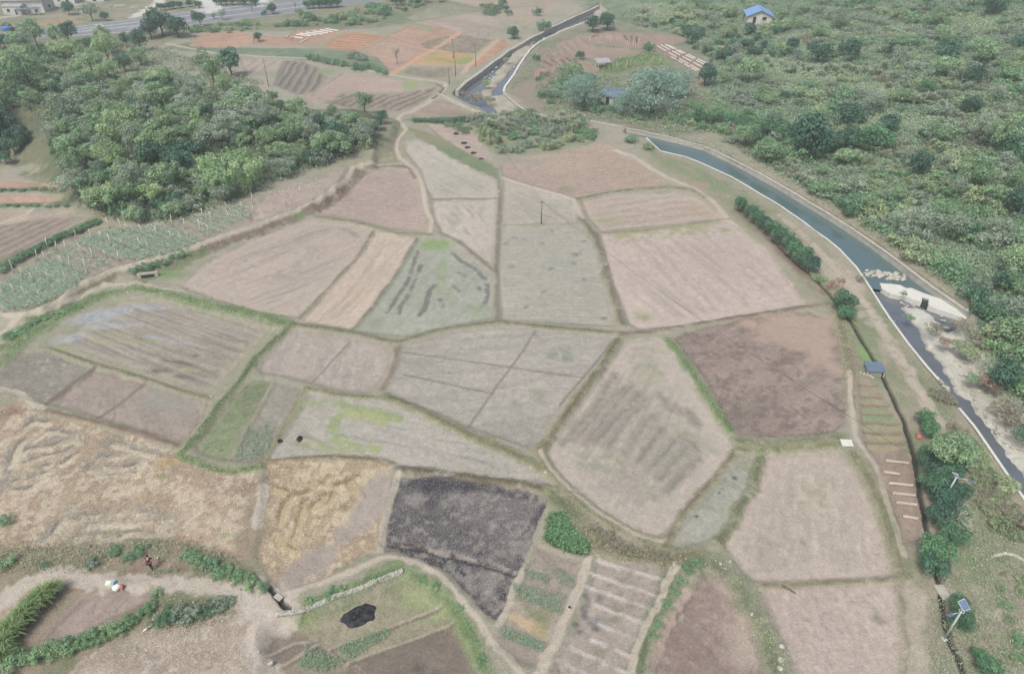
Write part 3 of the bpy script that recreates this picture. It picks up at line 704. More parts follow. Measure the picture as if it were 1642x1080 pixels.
for k, (x0, x1, y0) in enumerate([(1380, 1406, 616), (1381, 1414, 634), (1382, 1424, 648), (1383, 1430, 662), (1384, 1440, 676), (1386, 1446, 692), (1390, 1450, 708)]):
    zone([(x0 + 1, y0), (x1, y0 + 1), (x1 + 6, y0 + 13), (x0 + 2, y0 + 11)], [(164, 152, 124), (160, 154, 122), (148, 154, 116), (142, 154, 114), (160, 156, 124), (162, 154, 122), (166, 156, 126)][k], None, 0.5, 0.5)
    stroke([(x0, y0 - 1), (x1, y0 + 1)], 0.5, (142, 124, 108), 0.8, dz=-0.08)
field('walled garden of cut grass and vegetable beds', [(455, 992), (470, 986), (560, 966), (643, 930), (678, 941), (716, 972), (740, 1002), (756, 1042), (764, 1130), (430, 1130), (418, 1032), (432, 1006)], (154, 148, 122), (164, 152, 132), n2=0.6, gr=0.5)
zone([(640, 932), (676, 942), (714, 972), (690, 990), (640, 960)], (150, 156, 116), None, 2)
zone([(460, 992), (560, 968), (640, 934), (630, 946), (560, 978), (480, 1002)], (136, 148, 104), None, 1.2, 0.8)
zone([(416, 1028), (450, 1008), (482, 1014), (500, 1034), (448, 1072), (420, 1050)], (138, 124, 114), None, 0.5, 0.2)
zone([(452, 1070), (500, 1034), (556, 1062), (520, 1082), (470, 1110)], (152, 140, 122), None, 0.8, 0.4)
zone([(560, 1062), (724, 998), (748, 1030), (762, 1080), (764, 1130), (560, 1110)], (138, 124, 114), (128, 116, 106), 0.5, 0.2)
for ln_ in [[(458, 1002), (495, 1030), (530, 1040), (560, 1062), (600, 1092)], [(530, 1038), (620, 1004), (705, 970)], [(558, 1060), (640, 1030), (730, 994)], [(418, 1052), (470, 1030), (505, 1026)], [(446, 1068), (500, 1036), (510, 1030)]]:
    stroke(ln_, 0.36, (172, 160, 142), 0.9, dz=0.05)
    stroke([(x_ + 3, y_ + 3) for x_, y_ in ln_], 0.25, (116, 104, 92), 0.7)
patch(575, 986, 36, 22, (176, 164, 146), 0.6, 0.4)
patch(680, 1070, 30, 14, (94, 88, 86), 0.8, 0.48)
patch(690, 1030, 14, 8, (112, 106, 98), 0.6, 0.5)
field('bare pink plot at the bottom left between hedges', [(45, 1048), (90, 1000), (130, 958), (180, 945), (245, 944), (248, 960), (190, 985), (120, 1020), (70, 1046)], (168, 150, 140), (160, 142, 130), gr=0.2)
field('dry straw-littered field at the bottom left', [(80, 1130), (130, 1060), (200, 1020), (250, 1005), (320, 998), (375, 985), (398, 1000), (405, 1040), (430, 1085), (440, 1130)], (178, 160, 146), (188, 172, 160), gr=0.5, spots=((204, 192, 182), 0.5, 0.6))
field('small hoed vegetable plot where someone works', [(190, 922), (215, 905), (245, 893), (270, 893), (300, 902), (285, 915), (250, 924), (205, 930)], (162, 138, 124), (150, 140, 118), gr=0.3)
field('reddish bare slope beside the lower left track', [(-60, 985), (0, 955), (60, 930), (95, 935), (50, 965), (20, 1000), (-60, 1080)], (176, 158, 142), (166, 144, 124), gr=0.2)
patch(120, 940, 34, 8, (172, 136, 108), 0.7, 0.3)

# ---- puddles in the flooded field: smooth wet mud, sky sheen painted in pale grey
for (x_, y_, a_, b_, r_) in [(150, 510, 50, 9, 0.35), (185, 498, 46, 10, 0.35), (110, 540, 34, 7, 0.3), (170, 520, 60, 5, 0.1), (265, 542, 44, 3, -0.25), (240, 490, 36, 4, -0.1)]:
    patch(x_, y_, a_, b_ * 1.3, (166, 169, 175), 0.75, 0.36, r_, wet=0.9)
for (x_, y_, a_, b_) in [(190, 480, 24, 6), (225, 545, 50, 4), (170, 545, 50, 4), (100, 556, 30, 5), (182, 534, 30, 4), (300, 590, 40, 4)]:
    patch(x_, y_, a_, b_, (160, 162, 116), 0.7, 0.42)
for (x_, y_, a_, b_) in [(260, 592, 30, 6), (290, 602, 24, 5), (285, 578, 40, 4), (330, 570, 40, 3)]:
    patch(x_, y_, a_, b_, (104, 98, 92), 0.7, 0.45, -0.2)

# ---- bunds: worn tan, dark and green ones
GREEN = (120, 136, 96)
DRY = (146, 138, 114)
G_LINES = [  # points, width, colour, height, greenness
    ([(0, 580), (40, 545), (80, 520), (120, 498), (170, 472), (220, 462), (262, 470), (330, 488), (400, 502), (458, 518)], 2.8, (122, 142, 98), 0.35, 1),
    ([(0, 560), (30, 540), (60, 520), (110, 492), (150, 478)], 3.2, (118, 134, 94), 0.3, 1),
    ([(466, 522), (440, 545), (410, 575), (395, 600), (360, 640), (330, 680), (302, 715), (288, 728)], 1.3, (104, 122, 84), 0.25, 1),
    ([(288, 730), (310, 740), (345, 752), (375, 755), (418, 748)], 1.2, (122, 136, 98), 0.2, 1),
    ([(470, 520), (520, 526), (580, 536), (628, 548), (645, 546), (700, 530), (760, 520), (800, 516), (860, 522), (920, 528), (995, 534)], 1.1, (132, 128, 104), 0.2, .8),
    ([(995, 536), (1040, 532), (1075, 526), (1120, 518), (1200, 506), (1295, 492), (1330, 488)], 1.3, (140, 126, 108), 0.2, .6),
    ([(992, 545), (960, 590), (925, 640), (890, 690), (868, 722)], 1.5, (128, 124, 96), 0.25, .9),
    ([(620, 634), (660, 650), (710, 675), (760, 700), (820, 725), (865, 750)], 1.6, (136, 134, 102), 0.25, .9),
    ([(490, 622), (540, 632), (600, 637), (625, 640)], 0.9, (138, 136, 104), 0.2, .8),
    ([(866, 722), (878, 745), (900, 775), (940, 810), (990, 845), (1040, 866), (1065, 872)], 2.2, (148, 142, 112), 0.2, .8),
    ([(1070, 545), (1095, 575), (1120, 615), (1150, 660), (1172, 690)], 1.5, (116, 138, 92), 0.3, 1),
    ([(1178, 722), (1155, 755), (1125, 788), (1095, 822), (1070, 862)], 1.1, (142, 134, 108), 0.2, .7),
    ([(1218, 735), (1212, 765), (1195, 800), (1172, 840), (1155, 866)], 1.6, (132, 134, 102), 0.25, .9),
    ([(1183, 706), (1230, 712), (1290, 706), (1350, 700)], 2.0, (142, 140, 110), 0.2, .8),
    ([(1185, 720), (1225, 722), (1290, 716), (1350, 712)], 1.6, (148, 148, 112), 0.2, .8),
    ([(640, 752), (690, 756), (750, 764), (820, 774), (885, 785)], 1.6, (128, 114, 94), 0.3, .8),
    ([(420, 742), (470, 734), (540, 730), (600, 735), (625, 742)], 1.2, (152, 132, 104), 0.2, .8),
    ([(955, 375), (965, 410), (972, 440), (985, 480), (1000, 520)], 1.7, (140, 134, 112), 0.25, .7),
    ([(930, 350), (945, 365), (955, 382)], 1.6, (138, 128, 106), 0.2, .7),
    ([(924, 320), (980, 308), (1070, 300), (1110, 305), (1130, 318)], 1.8, (142, 136, 112), 0.3, .8),
    ([(690, 320), (740, 319), (797, 318)], 0.9, (142, 132, 116), 0.15, .6),
    ([(800, 290), (801, 320), (798, 370), (795, 430), (796, 512)], 1.0, (150, 142, 124), 0.2, .6),
    ([(705, 374), (737, 390), (763, 412), (793, 436)], 1.1, (150, 140, 122), 0.2, .6),
    ([(505, 347), (560, 354), (605, 365), (635, 374), (690, 376)], 1.1, (138, 132, 104), 0.2, .8),
    ([(598, 370), (570, 415), (545, 440), (520, 467), (480, 510)], 0.7, (150, 138, 122), 0.15, .4),
    ([(668, 382), (635, 438), (600, 487), (563, 529)], 0.8, (146, 140, 122), 0.15, .5),
    ([(1215, 935), (1260, 936), (1330, 932), (1390, 930), (1438, 928)], 0.9, (148, 140, 112), 0.12, .7),
    ([(1140, 355), (1090, 362), (1030, 370), (965, 374)], 1.0, (154, 146, 120), 0.15, .6),
    ([(78, 557), (140, 580), (235, 608), (335, 640)], 1.0, (150, 146, 116), 0.15, .8),
    ([(60, 655), (150, 675), (220, 694), (285, 714)], 1.0, (146, 124, 106), 0.15, .5),
    ([(490, 622), (470, 655), (446, 700), (424, 738)], 0.8, (150, 148, 112), 0.15, .7),
    ([(437, 610), (418, 648), (392, 694), (368, 738)], 0.6, (164, 154, 136), 0.15, .4),
    ([(612, 625), (628, 600), (636, 570), (636, 555)], 1.6, (166, 150, 134), 0.15, .4),
    ([(1440, 930), (1452, 970), (1458, 1040), (1462, 1090)], 2.5, (164, 156, 136), 0.1, .6),
    ([(1370, 730), (1395, 770), (1415, 810), (1432, 860), (1444, 920)], 2.0, (146, 142, 112), 0.2, .8),
    ([(1345, 475), (1350, 520), (1364, 580), (1366, 650)], 2.6, (154, 140, 122), 0.1, .6),
    ([(1080, 915), (1070, 945), (1050, 985), (1035, 1025), (1025, 1085)], 2.2, (124, 134, 102), 0.25, 1),
    ([(1095, 905), (1150, 905), (1180, 935), (1210, 985), (1235, 1045), (1250, 1090)], 2.6, (134, 138, 112), 0.25, .9),
    ([(470, 985), (520, 962), (580, 938), (640, 912), (690, 935), (735, 985), (765, 1030), (778, 1085)], 2.0, (122, 142, 96), 0.3, 1),
    ([(904, 800), (930, 840), (960, 870), (1010, 885), (1080, 895), (1120, 890)], 2.6, (144, 134, 106), 0.15, .8),
    ([(880, 790), (905, 812), (930, 830)], 2.4, (132, 136, 102), 0.15, .8),
    ([(1184, 337), (1215, 365), (1250, 400), (1290, 440), (1320, 470)], 2.5, (144, 126, 110), 0.0, .5),
]
for (p_, w_, c_, h_, g_) in G_LINES:
    stroke(p_, w_ * 0.72, c_, 0.8, dz=h_ * 0.6, gr=g_, brk=0.28, soft=0.6)
    stroke(p_, w_ * 0.35, tuple(q * 0.82 for q in c_), 0.7, gr=g_, brk=0.47)
# earth banks under the upper terrace
for p_, w_ in [([(300, 405), (340, 394), (400, 372), (440, 360), (478, 344)], 2.4), ([(500, 336), (520, 322), (545, 306), (560, 290), (575, 274)], 2.6), ([(590, 266), (620, 264), (655, 268), (668, 284)], 1.4)]:
    stroke(p_, w_, (128, 112, 98), 0.85, brk=0.3, gr=0.6)
stroke([(230, 445), (270, 432), (320, 404)], 3.0, (116, 126, 92), 0.85, gr=1, brk=0.25)
patch(480, 345, 14, 8, (120, 138, 100), 0.9, 0.2)
patch(272, 440, 34, 10, (124, 150, 98), 0.85, 0.3)
stroke([(60, 492), (100, 478), (140, 456), (180, 440)], 1.8, (124, 122, 96), 0.8, brk=0.3, gr=.9)
stroke([(-40, 440), (30, 405), (80, 385), (150, 352)], 2.2, (112, 126, 92), 0.9, gr=1)
stroke([(0, 306), (60, 303), (105, 306)], 1.6, (112, 124, 94), 0.9, gr=1)
stroke([(0, 330), (50, 327), (100, 325), (120, 318)], 1.8, (110, 124, 94), 0.9, gr=1)

# ---- paths
FP = new_owner('path', 'narrow trodden footpath winding along the field edges')
TAN = (194, 180, 164)
for p_, w_ in [
    ([(644, 185), (638, 190), (651, 207), (646, 215), (638, 223), (636, 238), (640, 250), (649, 259), (660, 268), (672, 282), (680, 304), (683, 333), (693, 353), (690, 371)], 0.9),
    ([(267, 70), (306, 78), (337, 84), (420, 91), (480, 93), (537, 98), (581, 111), (623, 120), (672, 127), (711, 132), (716, 138), (703, 153), (680, 168), (659, 179), (644, 184)], 1.2),
    ([(-5, 502), (39, 504), (78, 491), (130, 457), (181, 434), (233, 421), (272, 410), (311, 395), (365, 376), (420, 358), (478, 336), (509, 322), (545, 296), (566, 268), (600, 260), (640, 262)], 0.9),
    ([(-5, 540), (20, 520), (34, 506), (70, 500), (111, 480), (168, 457), (220, 453), (246, 460), (293, 467)], 0.9),
    ([(1362, 595), (1365, 654), (1372, 701), (1388, 722), (1403, 745), (1419, 789), (1436, 840), (1450, 890)], 0.6),
    ([(441, 953), (504, 937), (566, 914), (620, 892), (654, 896), (701, 917), (727, 943), (763, 987), (789, 1026), (820, 1054), (840, 1085)], 0.62),
    ([(0, 356), (40, 342), (60, 332), (80, 325)], 0.8),
    ([(945, 895), (936, 930), (918, 965), (905, 998), (880, 1045), (866, 1080)], 0.9),
    ([(1085, 908), (1072, 930), (1055, 970), (1036, 1000), (1018, 1050), (1012, 1085)], 0.7),
    ([(868, 725), (885, 752), (908, 778), (960, 820), (1020, 856), (1060, 868)], 0.6),
    ([(0, 622), (30, 628), (60, 650), (72, 655)], 0.8),
    ([(806, 285), (850, 298), (900, 312), (920, 320), (935, 350)], 0.7),
    ([(640, 760), (628, 790), (616, 840), (610, 882)], 0.7),
    ([(838, 912), (820, 955), (802, 1000)], 0.7),
    ([(985, 240), (1015, 250), (1045, 270), (1070, 285), (1110, 300), (1140, 320), (1165, 348)], 1.0),
]:
    stroke(p_, w_, TAN, 0.9, dz=0.05, own=FP, gr=0.0, brk=0.2)
TRK = new_owner('path', 'pale dirt track along the bottom left')
for p_, w_ in [
    ([(-40, 985), (0, 962), (52, 930), (104, 919), (166, 934), (259, 933), (324, 937), (376, 948), (404, 966), (425, 985), (415, 1005), (402, 1030), (420, 1062), (445, 1095)], 1.8),
    ([(380, 950), (410, 965), (440, 962), (446, 980), (430, 990)], 3.4),
]:
    stroke(p_, w_, (198, 184, 172), 0.85, own=TRK, gr=0.05, brk=0.25)
TRK2 = new_owner('path', 'worn dirt track between the trees and the canal')
for p_, w_, k_ in [([(1250, 345), (1290, 378), (1330, 418), (1370, 465), (1400, 500), (1430, 548), (1462, 602), (1500, 660), (1530, 712), (1556, 770), (1572, 800)], 1.2, 0.8), ([(1330, 425), (1350, 445), (1372, 475)], 4.5, 0.7),
                   ([(1390, 490), (1425, 550), (1450, 590), (1480, 640), (1505, 690)], 1.2, 0.7), ([(1460, 940), (1470, 990), (1470, 1040), (1476, 1090)], 1.6, 0.6)]:
    stroke(p_, w_, (192, 176, 162), k_, own=TRK2, gr=0.1, brk=0.36)
for (x_, y_, a_, b_) in [(1385, 500, 20, 30), (1420, 560, 16, 16), (1455, 590, 18, 10), (1500, 680, 12, 20), (1555, 760, 14, 14), (1485, 965, 18, 12), (1520, 950, 20, 10), (1565, 945, 14, 14), (1480, 1050, 18, 16), (1600, 985, 30, 10)]:
    patch(x_, y_, a_, b_, (196, 182, 168), 0.6, 0.42)
for (x_, y_, a_, b_) in [(1395, 555, 20, 22), (1400, 572, 12, 12), (1450, 640, 14, 16), (1530, 840, 20, 40), (1545, 900, 30, 24), (1620, 1030, 26, 24), (1600, 930, 20, 14), (1080, 265, 16, 8), (1110, 285, 22, 8), (1150, 300, 20, 8), (1430, 840, 8, 20), (1550, 1010, 30, 16)]:
    patch(x_, y_, a_, b_, (128, 146, 104), 0.7, 0.4)
patch(1388, 568, 11, 14, (132, 168, 96), 0.9, 0.15)
patch(1125, 296, 24, 7, (176, 140, 122), 0.6, 0.35)
for (x_, y_, a_, b_, c_) in [(1545, 415, 40, 22, (172, 142, 122)), (1500, 385, 26, 10, (172, 146, 126)), (1580, 430, 30, 26, (168, 140, 122)), (1600, 395, 22, 14, (160, 152, 116)), (1405, 280, 40, 14, (168, 150, 130)), (1430, 195, 26, 8, (140, 122, 108)), (1330, 170, 40, 6, (136, 122, 104)), (1560, 480, 18, 12, (176, 158, 144)),
                             (1230, 255, 40, 5, (190, 172, 154)), (1290, 130, 70, 8, (178, 170, 142)), (1350, 120, 60, 6, (178, 174, 150)), (1380, 140, 60, 8, (160, 160, 122)), (1350, 345, 20, 6, (170, 150, 132)), (1260, 285, 20, 6, (172, 156, 138))]:
    patch(x_, y_, a_, b_, c_, 0.75, 0.35)
stroke([(1195, 262), (1250, 288), (1300, 318), (1360, 352), (1420, 395), (1470, 432), (1520, 468)], 2.0, (172, 156, 134), 0.7, brk=0.4)

# ---- drainage ditch beside the tree row
DIT = new_owner('ditch_land', 'thin dark drainage ditch beside the trees')
DITCH = [(1240, 385), (1275, 420), (1300, 440), (1320, 460), (1350, 495), (1372, 525), (1385, 550), (1400, 575), (1412, 595), (1424, 620), (1436, 645), (1446, 668), (1456, 695), (1465, 725), (1472, 760), (1478, 800), (1484, 840), (1494, 890), (1506, 935), (1510, 965), (1516, 1000), (1526, 1030), (1540, 1060), (1552, 1090)]
stroke(DITCH, 0.48, (66, 64, 60), 0.97, dz=-0.35, own=DIT, gr=0, soft=0.3)
stroke([(432, 940), (442, 955), (452, 968), (462, 975)], 0.5, (60, 58, 54), 0.95, dz=-0.5, own=DIT, gr=0, soft=0.3)
stroke([(700, 135), (712, 140), (705, 150), (694, 158)], 0.7, (80, 76, 70), 0.8, dz=-0.3, soft=0.3)

# fine relief everywhere: clods and trampled straw
HH += (NZ1 - 0.5) * 0.10 + (NZ2 - 0.5) * 0.10 * (0.4 + GR)
Zv = BASE + HH
ri = np.nonzero(OWN == ROAD)[0]
Zv[ri] = T(X[ri], Y[ri]) + 0.06
C = np.clip(C, 0.005, 0.9)


# ---------------------------------------------------------------- materials
def mat(name, col, rough=0.8, spec=0.3, metal=0.0, var=0.12, vscale=3.0, bump=0.0):
    m = bpy.data.materials.new(name)
    m.use_nodes = True
    nt = m.node_tree
    b = nt.nodes['Principled BSDF']
    b.inputs['Roughness'].default_value = rough
    b.inputs['Specular IOR Level'].default_value = spec
    b.inputs['Metallic'].default_value = metal
    geo = nt.nodes.new('ShaderNodeNewGeometry')
    nz = nt.nodes.new('ShaderNodeTexNoise')
    nz.inputs['Scale'].default_value = vscale
    nz.inputs['Detail'].default_value = 5
    nt.links.new(geo.outputs['Position'], nz.inputs['Vector'])
    rp = nt.nodes.new('ShaderNodeValToRGB')
    c = lin(col, 0.85)
    rp.color_ramp.elements[0].position = 0.3
    rp.color_ramp.elements[1].position = 0.7
    rp.color_ramp.elements[0].color = (*(c * (1 - var)), 1)
    rp.color_ramp.elements[1].color = (*np.minimum(c * (1 + var), 0.95), 1)
    nt.links.new(nz.outputs['Fac'], rp.inputs['Fac'])
    nt.links.new(rp.outputs['Color'], b.inputs['Base Color'])
    if bump:
        bp = nt.nodes.new('ShaderNodeBump')
        bp.inputs['Strength'].default_value = bump
        bp.inputs['Distance'].default_value = 0.05
        nt.links.new(nz.outputs['Fac'], bp.inputs['Height'])
        nt.links.new(bp.outputs['Normal'], b.inputs['Normal'])
    return m


def ground_mat():
    m = bpy.data.materials.new('soil_and_grass')
    m.use_nodes = True
    nt = m.node_tree
    L = nt.links.new
    b = nt.nodes['Principled BSDF']
    at_ = nt.nodes.new('ShaderNodeAttribute')
    at_.attribute_name = 'Col'
    ag = nt.nodes.new('ShaderNodeAttribute')
    ag.attribute_name = 'growth'
    geo = nt.nodes.new('ShaderNodeNewGeometry')

    def noise(scale, detail):
        n = nt.nodes.new('ShaderNodeTexNoise')
        n.inputs['Scale'].default_value = scale
        n.inputs['Detail'].default_value = detail
        n.inputs['Roughness'].default_value = 0.65
        L(geo.outputs['Position'], n.inputs['Vector'])
        return n

    def math_(op, a, b_):
        n = nt.nodes.new('ShaderNodeMath')
        n.operation = op
        for k, v in enumerate((a, b_)):
            if isinstance(v, (int, float)):
                n.inputs[k].default_value = v
            else:
                L(v, n.inputs[k])
        return n.outputs[0]
    n1 = noise(5.5, 6)
    n2 = noise(1.1, 4)
    # amplitude of the fine grain grows with plant cover
    amp = math_('MULTIPLY_ADD', ag.outputs['Fac'], 0.9)
    amp.node.inputs[2].default_value = 0.95
    g = math_('MULTIPLY', math_('SUBTRACT', n1.outputs['Fac'], 0.5), amp)
    g2 = math_('MULTIPLY', math_('SUBTRACT', n2.outputs['Fac'], 0.5), 0.35)
    f = math_('ADD', math_('ADD', g, g2), 1.0)
    vm = nt.nodes.new('ShaderNodeVectorMath')
    vm.operation = 'SCALE'
    L(at_.outputs['Color'], vm.inputs[0])
    L(f, vm.inputs['Scale'])
    L(vm.outputs[0], b.inputs['Base Color'])
    rough = math_('MULTIPLY_ADD', at_.outputs['Alpha'], -0.78)
    rough.node.inputs[2].default_value = 0.92
    L(rough, b.inputs['Roughness'])
    sp = math_('MULTIPLY_ADD', at_.outputs['Alpha'], 0.5)
    sp.node.inputs[2].default_value = 0.12
    L(sp, b.inputs['Specular IOR Level'])
    bp = nt.nodes.new('ShaderNodeBump')
    bp.inputs['Distance'].default_value = 0.12
    bs = math_('MULTIPLY', math_('SUBTRACT', 1.0, at_.outputs['Alpha']), 0.7)
    L(bs, bp.inputs['Strength'])
    L(n1.outputs['Fac'], bp.inputs['Height'])
    L(bp.outputs['Normal'], b.inputs['Normal'])
    return m


def leaf_mat():
    m = bpy.data.materials.new('foliage')
    m.use_nodes = True
    nt = m.node_tree
    L = nt.links.new
    b = nt.nodes['Principled BSDF']
    b.inputs['Roughness'].default_value = 0.6
    b.inputs['Specular IOR Level'].default_value = 0.25
    a = nt.nodes.new('ShaderNodeAttribute')
    a.attribute_name = 'Col'
    oi = nt.nodes.new('ShaderNodeObjectInfo')
    hs = nt.nodes.new('ShaderNodeHueSaturation')
    mr = nt.nodes.new('ShaderNodeMapRange')
    mr.inputs['To Min'].default_value = 0.86
    mr.inputs['To Max'].default_value = 1.14
    L(oi.outputs['Random'], mr.inputs['Value'])
    L(mr.outputs[0], hs.inputs['Value'])
    mh = nt.nodes.new('ShaderNodeMapRange')
    mh.inputs['To Min'].default_value = 0.515
    mh.inputs['To Max'].default_value = 0.485
    L(oi.outputs['Random'], mh.inputs['Value'])
    L(mh.outputs[0], hs.inputs['Hue'])
    L(a.outputs['Color'], hs.inputs['Color'])
    L(hs.outputs['Color'], b.inputs['Base Color'])
    tr = nt.nodes.new('ShaderNodeBsdfTranslucent')
    L(hs.outputs['Color'], tr.inputs['Color'])
    mx = nt.nodes.new('ShaderNodeMixShader')
    mx.inputs[0].default_value = 0.3
    L(b.outputs[0], mx.inputs[1])
    L(tr.outputs[0], mx.inputs[2])
    L(mx.outputs[0], nt.nodes['Material Output'].inputs['Surface'])
    return m


def water_mat(name, col, rough=0.06):
    m = bpy.data.materials.new(name)
    m.use_nodes = True
    nt = m.node_tree
    b = nt.nodes['Principled BSDF']
    b.inputs['Base Color'].default_value = (*lin(col), 1)
    b.inputs['Roughness'].default_value = rough
    b.inputs['Specular IOR Level'].default_value = 1.0
    geo = nt.nodes.new('ShaderNodeNewGeometry')
    nz = nt.nodes.new('ShaderNodeTexNoise')
    nz.inputs['Scale'].default_value = 1.6
    nz.inputs['Detail'].default_value = 3
    nt.links.new(geo.outputs['Position'], nz.inputs['Vector'])
    bp = nt.nodes.new('ShaderNodeBump')
    bp.inputs['Strength'].default_value = 0.035
    bp.inputs['Distance'].default_value = 0.1
    nt.links.new(nz.outputs['Fac'], bp.inputs['Height'])
    nt.links.new(bp.outputs['Normal'], b.inputs['Normal'])
    return m


M_GROUND = ground_mat()
M_LEAF = leaf_mat()
M_BARK = mat('bark', (112, 100, 88), 0.9, 0.1, 0, 0.3, 6)
M_CONC = mat('concrete', (176, 170, 160), 0.85, 0.2, 0, 0.16, 0.9, 0.3)
M_WHITE = mat('pale_concrete', (206, 202, 194), 0.8, 0.2, 0, 0.08, 1.5, 0.2)
M_CANAL = water_mat('canal_water', (92, 114, 116), 0.03)  # base colour lightened to carry part of the pale sky reflection
M_STREAM = water_mat('stream_water', (108, 112, 122), 0.08)
M_ROCK = mat('rock', (176, 170, 160), 0.9, 0.2, 0, 0.3, 2.2, 0.5)
M_WOOD = mat('weathered_wood', (224, 214, 198), 0.9, 0.1, 0, 0.2, 5)
M_DARK = mat('dark_opening', (62, 62, 62), 0.9, 0.1, 0, 0.2, 3)
M_FILM = mat('plastic_film', (204, 196, 188), 0.6, 0.4, 0, 0.1, 2)
M_BLUE = mat('blue_sheet_roof', (120, 156, 206), 0.5, 0.4, 0.0, 0.08, 1.2)
M_SLATE = mat('slate_blue_roof', (98, 116, 138), 0.6, 0.3, 0.0, 0.1, 1.2)
M_GREYROOF = mat('grey_roof', (160, 158, 160), 0.8, 0.2, 0, 0.12, 1.2)
M_WALL = mat('rendered_wall', (206, 200, 194), 0.9, 0.1, 0, 0.08, 0.8)
M_METAL = mat('galvanised_steel', (214, 216, 218), 0.45, 0.5, 0.2, 0.06, 2)
M_PANEL = mat('solar_cells', (110, 128, 160), 0.25, 0.6, 0.0, 0.08, 3)
M_WIRE = mat('cable_black', (70, 68, 68), 0.7, 0.2)
M_ASH = mat('ash', (58, 58, 62), 0.95, 0.05, 0, 0.6, 2.5, 0.8)


# ---------------------------------------------------------------- mesh helpers
def mesh_np(name, v, faces=None, quads=None, col=None, mats=(), smooth=True):
    me = bpy.data.meshes.new(name)
    v = np.asarray(v, np.float32)
    if quads is not None:
        q = np.asarray(quads, np.int32)
        me.vertices.add(len(v))
        me.vertices.foreach_set('co', v.ravel())
        me.loops.add(q.size)
        me.loops.foreach_set('vertex_index', q.ravel())
        me.polygons.add(len(q))
        me.polygons.foreach_set('loop_start', np.arange(len(q), dtype=np.int32) * q.shape[1])
        me.polygons.foreach_set('use_smooth', np.full(len(q), smooth))
        me.update(calc_edges=True)
    else:
        me.from_pydata([tuple(map(float, p)) for p in v], [], faces)
        for p in me.polygons:
            p.use_smooth = smooth
        me.update()
    if col is not None:
        a = me.attributes.new('Col', 'FLOAT_COLOR', 'POINT')
        c = np.ones((len(v), 4), np.float32)
        c[:, :np.asarray(col).shape[1]] = col
        a.data.foreach_set('color', c.ravel())
    for m in mats:
        me.materials.append(m)
    return me


def link(name, data, parent=None, loc=None, rz=0.0, sc=None, **tags):
    o = bpy.data.objects.new(name, data)
    COL.objects.link(o)
    if parent is not None:
        o.parent = parent
    if loc is not None:
        o.location = [float(q) for q in loc]
    if rz:
        o.rotation_euler = (0, 0, rz)
    if sc is not None:
        o.scale = sc if hasattr(sc, '__len__') else (sc, sc, sc)
    for k, t in tags.items():
        if t:
            o[k] = t
    return o


class MB:
    """collects simple solids into one mesh"""

    def __init__(self):
        self.v = []
        self.f = []

    def add(self, v, f):
        n = len(self.v)
        self.v += [tuple(p) for p in v]
        self.f += [tuple(i + n for i in q) for q in f]
        return self

    def box(self, c, s, rz=0.0, tilt=None):
        M = Matrix.Rotation(rz, 4, 'Z')
        if tilt is not None:
            M = M @ tilt
        pts = []
        for sx in (-1, 1):
            for sy in (-1, 1):
                for sz in (-1, 1):
                    p = M @ Vector((sx * s[0] / 2, sy * s[1] / 2, sz * s[2] / 2))
                    pts.append((p.x + c[0], p.y + c[1], p.z + c[2]))
        return self.add(pts, [(0, 1, 3, 2), (4, 6, 7, 5), (0, 4, 5, 1), (2, 3, 7, 6), (0, 2, 6, 4), (1, 5, 7, 3)])

    def tube(self, pts, rad, n=8):
        pts = [Vector(p) for p in pts]
        rad = rad if hasattr(rad, '__len__') else [rad] * len(pts)
        rings = []
        for k, p in enumerate(pts):
            d = (pts[min(k + 1, len(pts) - 1)] - pts[max(k - 1, 0)]).normalized()
            a = d.orthogonal().normalized() if abs(d.z) > 0.9 else Vector((-d.y, d.x, 0)).normalized()
            b = d.cross(a)
            rings.append([p + (a * math.cos(t) + b * math.sin(t)) * rad[k] for t in [2 * math.pi * j / n for j in range(n)]])
        v = [q for r in rings for q in r]
        f = []
        for k in range(len(pts) - 1):
            for j in range(n):
                f.append((k * n + j, k * n + (j + 1) % n, (k + 1) * n + (j + 1) % n, (k + 1) * n + j))
        f.append(tuple(reversed(range(n))))
        f.append(tuple((len(pts) - 1) * n + j for j in range(n)))
        return self.add(v, f)

    def prism(self, poly, z0, z1):
        n = len(poly)
        v = [(p[0], p[1], z0) for p in poly] + [(p[0], p[1], z1) for p in poly]
        f = [tuple(reversed(range(n))), tuple(range(n, 2 * n))] + [(k, (k + 1) % n, n + (k + 1) % n, n + k) for k in range(n)]
        return self.add(v, f)

    def mesh(self, name, m, smooth=False):
        return mesh_np(name, self.v, faces=self.f, mats=[m], smooth=smooth)


def thing(name, label, cat, loc=(0, 0, 0), rz=0.0, group=None, sc=None):
    return link(name, None, loc=loc, rz=rz, sc=sc, label=label, category=cat, group=group)


# ---------------------------------------------------------------- ground sheets
r_, c_ = np.meshgrid(np.arange(NR - 1), np.arange(NU - 1), indexing='ij')
q0 = (r_ * NU + c_).ravel()
QUADS = np.stack([q0, q0 + 1, q0 + NU + 1, q0 + NU], 1).astype(np.int64)
QO = OWN[q0]
V3 = np.stack([X, Y, Zv], 1)
COLS = np.concatenate([C, WET[:, None]], 1)
for k, (nm, lab) in enumerate(OWNERS):
    q = QUADS[QO == k]
    if not len(q):
        continue
    used, inv = np.unique(q, return_inverse=True)
    me = mesh_np(nm, V3[used], quads=inv.reshape(-1, 4), col=COLS[used], mats=[M_GROUND])
    a = me.attributes.new('growth', 'FLOAT', 'POINT')
    a.data.foreach_set('value', GR[used].astype(np.float32))
    nm = {'riverbed_land': 'river_land', 'ditch_land': 'ditch_land'}.get(nm, nm)
    link(nm, me, kind='structure', label=lab)


